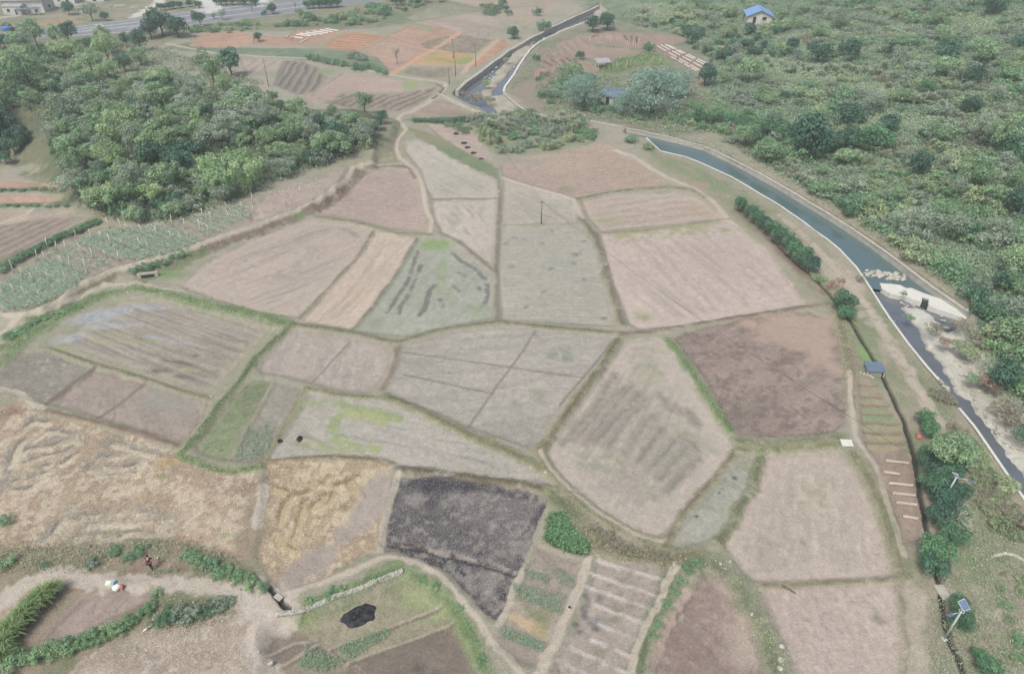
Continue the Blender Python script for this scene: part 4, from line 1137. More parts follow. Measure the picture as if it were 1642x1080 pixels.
def sheet(name, pts, z, m, label):
    P = wz(pts, z)
    v = [(p[0], p[1], z) for p in P]
    me = mesh_np(name, v, faces=[tuple(range(len(v)))], mats=[m], smooth=False)
    if me.polygons[0].normal.z < 0:
        me.flip_normals()
    return link(name, me, kind='structure', label=label)


sheet('canal_water', CANAL, -0.95, M_CANAL, 'still blue-green water filling the concrete canal')
sheet('river_water', RIVER_A, -1.3, M_STREAM, 'shallow stream braiding round gravel bars above the canal')
sheet('river_water', RIVER_B, -1.5, M_STREAM, 'dark shallow stream below the white weir')


# ---------------------------------------------------------------- foliage shapes
KF = 1.42


def quads_at(P, n, size, asp, r):
    """leaf faces centred on P facing n"""
    k = len(P)
    t = r.normal(size=(k, 3))
    t = t - n * (t * n).sum(1)[:, None]
    t /= np.linalg.norm(t, axis=1)[:, None] + 1e-9
    b = np.cross(n, t)
    s = size * (0.6 + 0.8 * r.random(k))[:, None]
    u_, v_ = t * s, b * s * asp
    V = np.stack([P - u_, P - v_ * 0.9 + u_ * 0.1, P + u_, P + v_], 1).reshape(-1, 3)
    return V, np.arange(k * 4).reshape(-1, 4)


def leaf_cols(k, ca, cb, r, spread=0.07):
    ca = np.asarray(ca, float) * np.array([0.935, 1.0, 1.01])
    cb = np.asarray(cb, float) * np.array([0.935, 1.0, 1.01])
    ca = ca * 0.96 + ca.mean() * 0.04
    cb = cb * 0.96 + cb.mean() * 0.04
    t = r.random(k)[:, None]
    c = lin(ca, KF) * (1 - t) + lin(cb, KF) * t
    c = c * (1 + spread * r.normal(size=(k, 1)))
    return np.repeat(np.clip(c, 0.004, 0.8), 4, 0)


def crown_mesh(name, seed, n=1600, lobes=13, main=(0.34, 0.34, 0.30), zc=0.52, lr=0.17, leaf=0.034, ca=(70, 96, 74), cb=(104, 128, 96), asp=0.6, bias=0.7, low=-0.55, lobecol=0.11):
    r = np.random.default_rng(seed)
    L = []
    for k in range(lobes):
        d = r.normal(size=3)
        d /= np.linalg.norm(d)
        d[2] = abs(d[2]) * (1 if r.random() < 0.75 else -0.7)
        q = np.array([0, 0, zc]) + d * np.array(main) * (0.55 + 0.5 * r.random())
        L.append((q, lr * (0.7 + 0.7 * r.random()), 1 + lobecol * r.normal()))
    L.append((np.array([0, 0, zc]), min(main) * 0.85, 1.0))
    w = np.array([l[1] ** 2 for l in L])
    pick = r.choice(len(L), n, p=w / w.sum())
    cen = np.array([l[0] for l in L])[pick]
    rad = np.array([l[1] for l in L])[pick]
    d = r.normal(size=(n, 3))
    d /= np.linalg.norm(d, axis=1)[:, None]
    d[:, 2] = np.where(d[:, 2] < low, -d[:, 2], d[:, 2])
    P = cen + d * (rad * (0.78 + 0.3 * r.random(n)))[:, None]
    P[:, 2] = np.maximum(P[:, 2], 0.02)
    nn = d * bias + r.normal(size=(n, 3)) * 0.5
    nn /= np.linalg.norm(nn, axis=1)[:, None]
    V, q = quads_at(P, nn, leaf, asp, r)
    c = leaf_cols(n, ca, cb, r)
    c = c * np.repeat(np.array([l[2] for l in L])[pick], 4)[:, None]
    return mesh_np(name, V, quads=q, col=np.clip(c, 0.004, 0.8), mats=[M_LEAF], smooth=False)


def trunk_mesh(name, seed, h=0.5, rad=0.025, limbs=4, spread=0.22):
    r = random.Random(seed)
    m = MB()
    m.tube([(0, 0, -0.12), (0.01, 0, h * 0.4), (0.015 * r.uniform(-1, 1), 0.015, h)], [rad * 1.3, rad, rad * 0.6], 6)
    for k in range(limbs):
        a = 2 * math.pi * (k + r.random() * 0.6) / limbs
        z0 = h * r.uniform(0.35, 0.75)
        e = (math.cos(a) * spread, math.sin(a) * spread, z0 + h * r.uniform(0.35, 0.7))
        m.tube([(0, 0, z0), (e[0] * 0.5, e[1] * 0.5, z0 + (e[2] - z0) * 0.6), e], [rad * 0.55, rad * 0.4, rad * 0.18], 5)
    return m.mesh(name, M_BARK, True)


def bamboo_mesh(name, seed):
    r = np.random.default_rng(seed)
    P, Nn = [], []
    for k in range(30):
        a = r.random() * 6.283
        d = np.array([math.cos(a), math.sin(a), 0])
        b0 = d * r.random() * 0.12
        ln_ = 0.75 + 0.35 * r.random()
        lean = 0.1 + 0.3 * r.random()
        for j in range(46):
            t = 0.25 + 0.75 * r.random()
            p = b0 + d * lean * t * t + np.array([0, 0, ln_ * (t - 0.22 * t ** 3)])
            p = p + r.normal(size=3) * 0.035 * (1.2 - t * 0.6)
            P.append(p)
            Nn.append(d * 0.5 + np.array([0, 0, 0.6]) + r.normal(size=3) * 0.5)
    P = np.array(P)
    Nn = np.array(Nn)
    Nn /= np.linalg.norm(Nn, axis=1)[:, None]
    V, q = quads_at(P, Nn, 0.036, 0.35, r)
    return mesh_np(name, V, quads=q, col=leaf_cols(len(P), (128, 148, 100), (164, 176, 130), r), mats=[M_LEAF], smooth=False)


PLUME = (198, 194, 178)


def tussock_mesh(name, seed, n=130, ca=(124, 132, 100), cb=(178, 178, 146), plume=0.0, spread=0.5, w=0.02):
    r = np.random.default_rng(seed)
    V, Q, Cc = [], [], []
    for k in range(n):
        a = r.random() * 6.283
        d = np.array([math.cos(a), math.sin(a), 0])
        sdv = np.array([-d[1], d[0], 0]) * w * (0.6 + 0.8 * r.random())
        b0 = d * 0.10 * r.random()
        out = spread * (0.25 + 0.75 * r.random())
        h = 0.55 + 0.45 * r.random()
        pts = [b0, b0 + d * out * 0.35 + np.array([0, 0, h * 0.65]), b0 + d * out + np.array([0, 0, h * (0.62 + 0.4 * (1 - out / spread))])]
        c = lin(ca, KF) * (1 - (t := r.random())) + lin(cb, KF) * t
        base = len(V)
        for j, p in enumerate(pts):
            ww = [1.0, 1.0, 0.25][j]
            if plume and k < n * plume and j == 2:
                ww = 1.6
            V += [p - sdv * ww, p + sdv * ww]
            cc = c if not (plume and k < n * plume and j == 2) else lin(PLUME, 0.9)
            Cc += [cc, cc]
        Q += [(base, base + 1, base + 3, base + 2), (base + 2, base + 3, base + 5, base + 4)]
    return mesh_np(name, np.array(V), quads=np.array(Q), col=np.array(Cc), mats=[M_LEAF], smooth=False)


KINDS = {}


def kind(key, n, maker):
    KINDS[key] = [maker(k) for k in range(n)]


kind('dense', 4, lambda k: (crown_mesh('crown', 100 + k, 2300, 20, (0.33, 0.33, 0.27), 0.41, 0.15, 0.030, (56, 86, 70), (90, 118, 94), bias=1.0), trunk_mesh('trunk', k, 0.42)))
kind('round', 3, lambda k: (crown_mesh('crown', 130 + k, 2300, 26, (0.36, 0.36, 0.30), 0.38, 0.13, 0.028, (66, 100, 74), (104, 134, 98), bias=1.2, lobecol=0.1), trunk_mesh('trunk', k + 9, 0.36)))
kind('loose', 4, lambda k: (crown_mesh('crown', 160 + k, 2600, 22, (0.42, 0.42, 0.33), 0.47, 0.12, 0.025, (112, 132, 98), (146, 160, 118), bias=1.1), trunk_mesh('trunk', k + 20, 0.55, 0.02, 5)))
kind('yellow', 3, lambda k: (crown_mesh('crown', 190 + k, 2500, 20, (0.40, 0.40, 0.35), 0.55, 0.12, 0.025, (124, 140, 98), (154, 164, 118), bias=1.0), trunk_mesh('trunk', k + 30, 0.55, 0.02, 5)))
kind('grey', 3, lambda k: (crown_mesh('crown', 220 + k, 1900, 19, (0.40, 0.40, 0.32), 0.5, 0.12, 0.021, (122, 130, 110), (152, 152, 134), bias=0.8), trunk_mesh('trunk', k + 40, 0.6, 0.018, 7, 0.3)))
kind('bare', 2, lambda k: (crown_mesh('crown', 240 + k, 300, 12, (0.36, 0.36, 0.34), 0.55, 0.13, 0.022, (130, 118, 104), (152, 140, 124), bias=0.1), trunk_mesh('trunk', k + 45, 0.75, 0.016, 10, 0.32)))
kind('willow', 2, lambda k: (crown_mesh('crown', 250 + k, 5200, 44, (0.42, 0.42, 0.40), 0.40, 0.12, 0.019, (100, 122, 108), (146, 160, 144), asp=0.4, bias=0.5, low=-0.8), trunk_mesh('trunk', k + 50, 0.5, 0.03, 6, 0.3)))
KINDS['bamboo'] = [bamboo_mesh('bamboo_clump', 300 + k) for k in range(3)]
KINDS['plume'] = [tussock_mesh('silvergrass', 310 + k, 170, (104, 122, 98), (146, 156, 130), 0.3, 0.5, 0.014) for k in range(3)]
KINDS['tuft'] = [tussock_mesh('tuft', 320 + k, 260, (96, 120, 76), (136, 152, 102), 0, 0.5, 0.012) for k in range(3)]


def shrub_set(key, n, ca, cb, faces=1150, seed=400, lobecol=0.08):
    KINDS[key] = [crown_mesh('shrub', seed + k, faces, 14, (0.44, 0.44, 0.15), 0.17, 0.13, 0.030, ca, cb, bias=1.5, lobecol=lobecol) for k in range(n)]


shrub_set('s_green', 4, (88, 118, 86), (124, 146, 108))
shrub_set('s_dark', 3, (66, 98, 76), (100, 126, 96), seed=420)
shrub_set('s_olive', 3, (124, 132, 96), (154, 156, 118), seed=440)
shrub_set('s_grey', 4, (116, 122, 104), (144, 146, 126), seed=460)
shrub_set('s_brown', 3, (126, 112, 96), (152, 136, 116), 900, seed=480)
shrub_set('s_red', 2, (140, 110, 94), (168, 134, 114), 900, seed=500)
shrub_set('s_lush', 3, (98, 126, 88), (136, 156, 110), seed=520)


def plant(key, px, py, dpx, label, cat, name, group=None, hs=1.0, world=None, dia=None, lift=0.35):
    """stand one plant on the ground; px, py is the middle of its crown in the photo, dpx its width there"""
    if world is None:
        p = at([(px, py)])[0]
        for k in range(2):
            D = dpx * depth(p) / FPX
            p = at([(px, py + lift * dpx * hs)])[0]
        D = dpx * 1.15 * depth(p) / FPX
    else:
        p, D = world, dia
    v = random.choice(KINDS[key])
    rz = random.uniform(0, 6.28)
    w_ = 0.22 if world is not None else 0.08
    s = (D * random.uniform(1 - w_, 1 + w_), D * random.uniform(1 - w_, 1 + w_), D * hs * random.uniform(1 - w_, 1 + w_))
    if isinstance(v, tuple):
        e = thing(name, label, cat, p, rz, group, s)
        link('trunk', v[1], e)
        link('crown', v[0], e)
        return e
    if name == 'shrub' and label and any(w in label for w in (' row ', 'hedge', 'on the bank', 'path')):
        name = 'hedge_bush'
    if name == 'shrub':
        name = {'s_green': 'green_shrub', 's_dark': 'dark_shrub', 's_olive': 'olive_shrub', 's_grey': 'grey_shrub', 's_brown': 'brown_shrub', 's_red': 'rust_red_shrub', 's_lush': 'lush_shrub'}.get(key, 'shrub')
    return link(name, v, None, p, rz, s, label=label, category=cat, group=group)


# ---- trees placed one by one
ROWG = 'round trees along the edge of the right-hand fields'
for k, (x_, y_, d_) in enumerate([(1187, 330, 26), (1201, 339, 28), (1214, 350, 30), (1226, 360, 30), (1238, 369, 30), (1250, 380, 32), (1262, 390, 32), (1272, 401, 34), (1285, 412, 36), (1296, 424, 32)]):
    plant('round' if k % 3 else 'dense', x_, y_, d_, 'round dark green tree in the short row between the pale pink field and the canal', 'tree', 'round_tree', ROWG, 1.0)
for x_, y_, d_, key, lab in [
    (1348, 482, 42, 'round', 'round dark tree at the pale pink field corner, larger of the touching pair'),
    (1353, 501, 30, 'round', 'small round tree touching the larger one at the corner of the brown fallow field'),
    (1312, 443, 20, 's_lush', 'low green bush at the lower end of the hedge-like tree row'),
    (1480, 672, 34, 'round', 'round tree at the top of the ditch-side tree clump, beside the red cloth'),
    (1488, 688, 32, 'round', 'round dark tree overlapping the topmost one of the ditch-side clump'),
    (1530, 716, 34, 'loose', 'leafy tree behind the largest spreading tree of the clump'),
    (1484, 730, 40, 'dense', 'dark tree on the ditch bank left of the largest spreading tree'),
    (1490, 775, 42, 'round', 'round tree on the ditch edge left of the lamp in the clump'),
    (1530, 784, 36, 'dense', 'dark tree right of the lamp in the ditch-side clump'),
    (1498, 822, 44, 'dense', 'dark tree on the ditch edge below the lamp in the clump'),
    (1508, 724, 76, 'loose', 'largest spreading tree of the ditch-side clump, with an open leafy crown'),
    (1494, 752, 42, 'dense', 'dark tree leaning over the ditch below the largest spreading tree'),
    (1510, 764, 50, 'dense', 'dense dark tree just above the lamp hidden in the tree clump'),
    (1526, 750, 38, 'dense', 'dark tree on the track side of the ditch-side clump'),
    (1500, 788, 44, 'dense', 'dense tree behind the lamp hidden in the tree clump'),
    (1514, 806, 46, 'dense', 'broad dark tree just below the lamp hidden in the tree clump'),
    (1520, 852, 50, 'round', 'round dark tree behind the light green topped tree'),
    (1490, 878, 58, 'round', 'big round tree with a yellowish green top beside the ditch'),
    (1490, 903, 48, 'dense', 'dark round tree in front of the yellowish green topped one'),
    (1532, 962, 36, 'round', 'dark tree right behind the leaning white solar lamp'),
    (1539, 990, 46, 'round', 'round dark tree below the solar panel of the white lamp'),
    (1568, 1048, 32, 'round', 'smaller upper one of two round trees at the bottom right corner'),
    (1580, 1066, 42, 'round', 'larger lower one of two round trees at the bottom right corner'),
    (585, 168, 30, 'loose', 'tall thin tree standing alone at the back corner of the wood'),
    (415, 61, 15, 'dense', 'small dark round tree between two orange soil plots'),
    (112, 17, 21, 'dense', 'round dark tree in the yard across the highway'),
    (149, 24, 30, 'grey', 'grey green tree on the verge beyond the highway'),
    (170, 28, 16, 'dense', 'low dark tree beside the grey green one beyond the highway'),
    (44, 11, 14, 'dense', 'small dark tree in front of the grey house'),
    (11, 40, 20, 's_green', 'green bush above the blue tarpaulin at the roadside'),
    (262, 42, 44, 'dense', 'feathery dark tree on the near verge of the highway, leftmost of three'),
    (286, 46, 40, 'dense', 'dark tree on the near verge of the highway, middle of three'),
    (243, 50, 34, 'dense', 'dark tree dipping below the highway verge beside the driveway'),
    (322, 34, 24, 'dense', 'pointed dark green tree standing against the highway surface'),
    (344, 27, 9, 'loose', 'tiny tree against the highway between two bigger ones'),
    (358, 27, 16, 'grey', 'pale grey tree against the highway beside the tiny one'),
    (405, 16, 14, 'bare', 'thin bare tree against the highway surface'),
    (437, 17, 18, 'dense', 'round green tree on the near verge of the highway'),
    (424, 19, 10, 'dense', 'small green bush-like tree touching the round one by the highway'),
    (474, 10, 12, 'bare', 'thin grey tree near the right end of the highway'),
    (482, 25, 14, 'loose', 'dull green tree on the slope below the highway'),
    (289, 9, 12, 'dense', 'small dark round tree across the highway from the driveway hedge'),
    (304, 7, 12, 'dense', 'dark green tree in the middle of the small row across the highway'),
    (318, 5, 15, 'dense', 'bushy dark tree at the white driveway across the highway'),
    (637, 94, 22, 'bare', 'dark leafless bush by the wide pinkish brown field'),
    (862, 16, 16, 'dense', 'dark bush on the tan field at the top edge'),
    (824, 55, 22, 'round', 'round green bush beside the concrete stream wall'),
    (872, 38, 22, 'dense', 'dark green bush on the bank above the stream'),
    (950, 42, 26, 'dense', 'dark tree at the left corner of the scrub slope'),
    (973, 38, 30, 'dense', 'dark green tree at the edge of the scrub above the dug plots'),
    (860, 90, 13, 'dense', 'small dark bush on the bank beside the white stream wall'),
    (930, 86, 16, 'dense', 'small dark bush among the brown terraced plots'),
    (1040, 72, 20, 'dense', 'dark bush at the head of the white plastic strips'),
    (868, 150, 13, 'dense', 'left one of two small round bushes on the brown bank'),
    (883, 152, 13, 'dense', 'right one of two small round bushes on the brown bank'),
    (1130, 124, 38, 'dense', 'dark green tree at the right end of the plastic strips'),
    (1045, 155, 100, 'willow', 'biggest silvery willow hiding most of the shed with the blue roof'),
    (1000, 172, 44, 'willow', 'low silvery willow in front of the shed with the blue roof'),
    (1075, 140, 60, 'willow', 'silvery willow behind the biggest one'),
    (935, 155, 66, 'willow', 'grey green willow left of the shed with the blue roof'),
    (915, 128, 40, 'loose', 'pale green tree on the bank behind the left willow'),
    (1290, 226, 78, 'dense', 'largest dark round tree above the canal'),
    (1325, 232, 46, 'dense', 'dark tree right against the largest one above the canal'),
    (1357, 228, 42, 'dense', 'narrow dark tree between the two big round ones above the canal'),
    (1400, 224, 56, 'round', 'broad round green tree, rightmost of the group above the canal'),
    (1358, 338, 28, 'round', 'small round bush against the canal wall'),
    (1510, 88, 42, 'dense', 'dark tree standing out high on the scrub slope'),
    (1436, 80, 28, 'dense', 'small dark tree left of the one standing out on the scrub slope'),
    (1478, 146, 28, 'round', 'bright green bush above the white silvergrass'),
    (1590, 12, 40, 'dense', 'dark tree at the top right of the slope'),
    (1622, 214, 60, 'dense', 'dark bushy tree at the right edge, upper of two'),
    (1628, 250, 56, 'round', 'round green tree at the right edge, lower of two'),
    (1555, 172, 36, 'dense', 'dark green tree beside the silvergrass on the slope'),
    (1618, 452, 56, 'dense', 'dark tree at the right edge beyond the bare earth patch'),
    (1592, 500, 46, 'round', 'green tree below the bare earth patch near the weir'),
    (1545, 372, 44, 'round', 'green bushy tree above the bare earth patch'),
    (1512, 346, 40, 'loose', 'leafy green tree on the slope above the canal bend'),
    (1622, 540, 66, 'loose', 'large leafy tree hanging over the bank below the weir'),
    (1600, 600, 60, 'dense', 'dark leafy tree at the right edge beside the gravel bank'),
    (1640, 690, 40, 's_dark', 'dark bush at the right edge above the lower stream'),
]:
    hs_ = None
    if key == 'dense' and 'bush' in lab:
        key, hs_ = 's_dark', 1.6
    plant(key, x_, y_, d_, lab, 'bush' if key.startswith('s_') else 'tree', 'shrub' if key.startswith('s_') else ('willow_tree' if key == 'willow' else 'broadleaf_tree'), None, hs_ or {'willow': 0.78, 'loose': 1.05}.get(key, 1.0))
for k, x_ in enumerate([348, 356, 364, 373, 382, 392, 402, 410]):
    plant('dense', x_, 3 + (k % 2), 14, 'dark tree in the roadside row left of the far driveway, across the highway', 'tree', 'broadleaf_tree', 'roadside trees across the highway')
for k, x_ in enumerate([258, 265, 272, 279]):
    plant('dense', x_, 13 - k, 13, 'dark green shrub in the clipped clump across the highway', 'bush', 'shrub', 'clump of shrubs across the highway')
for k, x_ in enumerate([495, 504, 513, 522, 531, 541]):
    plant('dense', x_, 9 - k * 0.6, 17, 'dark green tree in the row where the highway leaves the top of the picture', 'tree', 'broadleaf_tree', 'row of trees at the end of the highway')
for x_, y_, d_ in [(1118, 190, 24), (1135, 192, 26), (1150, 190, 22), (1168, 196, 28), (1185, 200, 26), (1203, 206, 30), (1222, 208, 32), (1240, 204, 34), (1255, 214, 32), (1196, 190, 24)]:
    plant('round', x_, y_, d_, 'green bush in the dense row leading up to the largest tree above the canal', 'bush', 'shrub', 'row of green bushes above the canal')
for x_, y_, d_ in [(612, 190, 22), (604, 200, 22), (598, 210, 22), (590, 222, 24), (586, 206, 24)]:
    plant('dense', x_, y_, d_, 'dark green bush at the right end of the wood beside the garden beds', 'bush', 'shrub', 'dark bushes at the right end of the wood')
for x_, y_, d_ in [(668, 190, 16), (682, 190, 14), (696, 191, 16), (712, 192, 15), (728, 191, 16), (742, 189, 18)]:
    plant('s_dark', x_, y_, d_, 'low dark shrub in the hedge line below the brown triangular plot', 'bush', 'shrub', 'hedge line below the triangular plot')
for x_, y_, d_ in [(498, 90, 16), (510, 92, 18), (524, 95, 18), (538, 98, 20), (552, 100, 20), (566, 104, 20), (580, 106, 18), (592, 104, 20), (604, 110, 18), (614, 114, 16)]:
    plant(random.choice(['s_green', 's_dark', 's_green']), x_, y_, d_, 'green shrub in the hedge between the orange plots and the footpath', 'bush', 'shrub', 'hedge below the orange plots')
for x_, y_, d_ in [(568, 86, 22), (580, 90, 20)]:
    plant('s_grey', x_, y_, d_, 'pale grey shrub standing in the hedge below the orange plots', 'bush', 'shrub', 'grey shrubs in the hedge')


# ---- the wood on the knoll, the scrub slope and the smaller thickets: scattered inside traced outlines
def scatter(poly, n, sep, seed, avoid=()):
    r = random.Random(seed)
    P = np.asarray(poly, float)
    out = []
    x0, y0 = P.min(0)
    x1, y1 = P.max(0)
    tries = 0
    while len(out) < n and tries < n * 60:
        tries += 1
        x_, y_ = r.uniform(x0, x1), r.uniform(y0, y1)
        if not inside(P, np.array([x_]), np.array([y_]))[0]:
            continue
        if avoid and any(inside(np.asarray(a_, float), np.array([x_]), np.array([y_]))[0] for a_ in avoid):
            continue
        s_ = sep * (0.55 + 0.45 * min(1.5, max(0.2, y_ / 300)))
        if any((x_ - a) ** 2 + ((y_ - b) * 1.6) ** 2 < s_ * s_ for a, b in out):
            continue
        out.append((x_, y_))
    return out


SCRUB_REF = [None]


def thicket(poly, n, sep, seed, choices, group, cat='tree', dmul=1.0):
    """choices: (weight, key, size in metres, height factor, label, name)"""
    pts = scatter(poly, n, sep, seed, PALE_GRASS[:4] + [BARE] if poly is SCRUB_REF[0] else [[(322, 246), (440, 240), (446, 318), (330, 326)], [(60, 150), (105, 160), (100, 215), (50, 200)]])
    if not pts:
        return
    wp = at(pts)
    r = random.Random(seed + 1)
    for p in wp:
        c = r.choices(choices, [q[0] for q in choices])[0]
        D = c[2] * r.choice((0.6, 0.8, 1.0, 1.2, 1.55)) * r.uniform(0.9, 1.1) * dmul
        plant(c[1], 0, 0, 0, c[4], c[6] if len(c) > 6 else cat, c[5], group, c[3] * r.uniform(0.85, 1.15), world=p, dia=D)


WOOD = [(95, 120), (215, 130), (300, 135), (400, 150), (480, 175), (560, 190), (585, 200), (600, 236), (520, 264), (420, 304), (330, 340), (260, 356), (200, 356), (130, 330), (120, 290), (90, 240), (75, 200), (40, 175)]
WOODC = [
    (5, 'loose', 4.6, 0.8, 'mid green loose-leaved tree in the wood on the left knoll', 'broadleaf_tree'),
    (2.0, 'dense', 3.8, 0.9, 'dark evergreen tree in the wood on the left knoll', 'evergreen_tree'),
    (1.6, 'yellow', 4.6, 0.9, 'yellow-green tree in the wood on the left knoll', 'yellowing_tree'),
    (4.0, 'grey', 4.6, 0.8, 'thin greyish tree in the wood on the left knoll', 'sparse_tree'),
]
thicket(WOOD, 185, 18, 11, WOODC, 'trees of the wood on the knoll')
thicket(WOOD, 210, 11, 12, [(1.0, 's_olive', 3.6, 1.1, 'olive shrub in the undergrowth of the wood on the knoll', 'shrub'), (0.7, 's_green', 3.6, 1.2, 'green shrub in the undergrowth of the wood on the knoll', 'shrub'), (2, 's_grey', 3.4, 1.2, 'grey green shrub in the undergrowth of the wood on the knoll', 'shrub'),
                            (1, 's_dark', 3.2, 1.2, 'dark shrub in the undergrowth of the wood on the knoll', 'shrub')], 'shrubs of the wood on the knoll', 'bush')
thicket([(-20, 75), (60, 72), (130, 62), (225, 72), (240, 95), (215, 125), (100, 120), (40, 170), (-20, 190)], 62, 20, 13,
        [(3, 'loose', 6, 1, 'leafy green tree between the wood and the highway', 'broadleaf_tree'), (2, 'dense', 6, 1, 'dark green tree between the wood and the highway', 'evergreen_tree'), (1, 'yellow', 5, 1, 'yellow-green tree between the wood and the highway', 'yellowing_tree'),
         (2, 's_green', 4, 1.2, 'green shrub between the wood and the highway', 'shrub', 'bush')], 'trees between the wood and the highway')
thicket([(-20, 195), (25, 200), (42, 225), (30, 255), (-20, 275)], 12, 22, 14, [(1, 'dense', 5, 1, 'dark tree in the small group at the left edge below the wood', 'evergreen_tree')], 'dark trees at the left edge')
for x_, y_, d_ in [(348, 292, 50), (372, 286, 56), (398, 282, 52), (362, 266, 46), (418, 270, 44), (338, 270, 44), (402, 256, 40), (384, 258, 40)]:
    plant('bamboo', x_, y_, d_, 'feathery yellow-green bamboo clump at the front edge of the wood', 'bamboo', 'bamboo_clump', 'bamboo clumps in the wood', 1.1, lift=0.5)
plant('bamboo', 318, 195, 34, 'bright green bamboo clump in the middle of the wood', 'bamboo', 'bamboo_clump', None, 1.2)
for x_, y_, d_ in [(190, 225, 52), (205, 205, 46), (185, 262, 46), (205, 282, 40)]:
    plant('yellow', x_, y_, d_, 'large yellow-green tree near the left side of the wood', 'tree', 'yellowing_tree', 'large yellow-green trees at the left of the wood')
plant('yellow', 345, 122, 46, 'tall yellow-green tree on the skyline of the wood, in front of the grey plots', 'tree', 'yellowing_tree')
plant('dense', 243, 250, 54, 'dark rounded tree standing out beside the big yellow-green trees', 'tree', 'evergreen_tree')
plant('dense', 372, 108, 44, 'dark spreading tree behind the wood beside the path', 'tree', 'evergreen_tree')
for x_, y_, d_ in [(205, 330, 34), (225, 336, 28), (185, 325, 26), (160, 318, 30), (278, 322, 40), (290, 306, 34), (150, 308, 24)]:
    plant('s_dark', x_, y_, d_, 'dark leafy shrub at the foot of the wood above the vegetable plots', 'bush', 'shrub', 'dark shrubs at the foot of the wood', 1.2)

SCRUB = [(1000, 12), (1180, -6), (1300, -10), (1660, -10), (1660, 620), (1610, 565), (1580, 490), (1535, 462), (1450, 400), (1380, 352), (1300, 305), (1200, 248), (1150, 215), (1130, 175), (1150, 108), (1100, 58), (1050, 48), (990, 36)]
SCRUB_REF[0] = SCRUB
SCR = [
    (1.8, 's_green', 4.8, 0.8, 'mid green shrub in the scrub covering the right-hand slope', 'shrub'),
    (2.5, 's_grey', 4.8, 0.8, 'greyish shrub in the scrub covering the right-hand slope', 'shrub'),
    (2.3, 's_olive', 4.8, 0.75, 'olive yellow shrub in the scrub covering the right-hand slope', 'shrub'),
    (0.8, 's_brown', 3.4, 0.9, 'brown withered shrub in the scrub covering the right-hand slope', 'shrub'),
]
thicket(SCRUB, 540, 12, 21, SCR, 'shrubs on the right-hand slope', 'bush')
thicket(SCRUB, 130, 26, 22, [(3, 'loose', 5, 0.95, 'leafy green tree growing out of the scrub on the right-hand slope', 'broadleaf_tree'), (2, 'grey', 4.6, 0.95, 'thin grey tree growing out of the scrub on the right-hand slope', 'sparse_tree'),
                            (1.2, 'dense', 4.6, 0.95, 'dark tree growing out of the scrub on the right-hand slope', 'evergreen_tree')], 'trees on the right-hand slope')
thicket([(1080, 52), (1180, 55), (1240, 75), (1230, 100), (1180, 112), (1130, 100), (1100, 64)], 26, 17, 23, [(1, 'dense', 4.5, 0.9, 'dark green tree in the belt above the plastic-striped plot', 'evergreen_tree'), (1, 's_green', 3.5, 1.1, 'green shrub in the belt above the plastic-striped plot', 'shrub', 'bush')], 'belt above the striped plot')
thicket([(1480, 300), (1570, 320), (1640, 330), (1640, 390), (1560, 400), (1500, 375)], 26, 22, 24, [(1, 's_lush', 3.6, 1.1, 'bright green bush on the slope above the bare earth patch', 'shrub')], 'bright green bushes above the bare patch', 'bush')
thicket([(1560, 480), (1660, 440), (1660, 660), (1610, 610), (1575, 540)], 34, 22, 25, [(3, 's_dark', 3.2, 1.2, 'dark green bush on the bank below the weir', 'shrub'), (2, 's_lush', 3.2, 1.1, 'bright green bush on the bank below the weir', 'shrub')], 'bushes on the bank below the weir', 'bush')
# silvergrass with pale plumes
for poly_, n_, lab_, s_ in [
    ([(1420, 138), (1450, 145), (1500, 162), (1510, 172), (1450, 168), (1425, 160)], 26, 'white-plumed silvergrass clump in the bright patch high on the slope', 2.4),
    ([(1222, 95), (1300, 110), (1420, 112), (1420, 124), (1320, 124), (1222, 116)], 40, 'cream silvergrass clump in the pale band across the slope', 2.2),
    ([(1225, 252), (1260, 262), (1330, 300), (1345, 320), (1300, 305), (1240, 272)], 26, 'pale silvergrass clump on the bank just above the canal wall', 2.0),
    ([(770, 188), (930, 190), (925, 215), (860, 218), (800, 215), (765, 205)], 44, 'silvery grass clump in the green thicket beside the gravel bed', 2.4),
    ([(1510, 828), (1535, 822), (1545, 852), (1525, 848)], 9, 'white-plumed grass clump between the ditch-side trees', 2.0),
    ([(1410, 230), (1440, 232), (1432, 260), (1408, 256)], 8, 'pale reed clump below the rightmost round tree', 2.2)]:
    pts = scatter(poly_, n_, 6, int(s_ * 100) + n_)
    for p in at(pts):
        plant('plume', 0, 0, 0, lab_, 'grass clump', 'silvergrass_clump', 'silvergrass: ' + lab_.split(' in ')[-1].split(' on ')[-1], 1.0, world=p, dia=s_ * random.uniform(0.75, 1.2))
thicket([(700, 196), (760, 188), (830, 184), (930, 196), (962, 214), (930, 232), (880, 240), (800, 248), (770, 225)], 100, 9, 26,
        [(2, 's_grey', 2.8, 1, 'grey-green shrub in the thicket between the gravel bed and the ploughed field', 'shrub'), (1, 's_green', 2.8, 1, 'green shrub in the thicket between the gravel bed and the ploughed field', 'shrub'), (1, 's_olive', 2.6, 1, 'olive shrub in the thicket between the gravel bed and the ploughed field', 'shrub')], 'thicket beside the gravel bed', 'bush')
thicket([(862, 125), (905, 108), (950, 125), (985, 180), (920, 185), (875, 165)], 40, 12, 27, [(2, 's_green', 3.2, 1, 'green shrub around the left willow', 'shrub'), (1, 's_grey', 3.2, 1, 'grey shrub around the left willow', 'shrub')], 'shrubs round the left willow', 'bush')
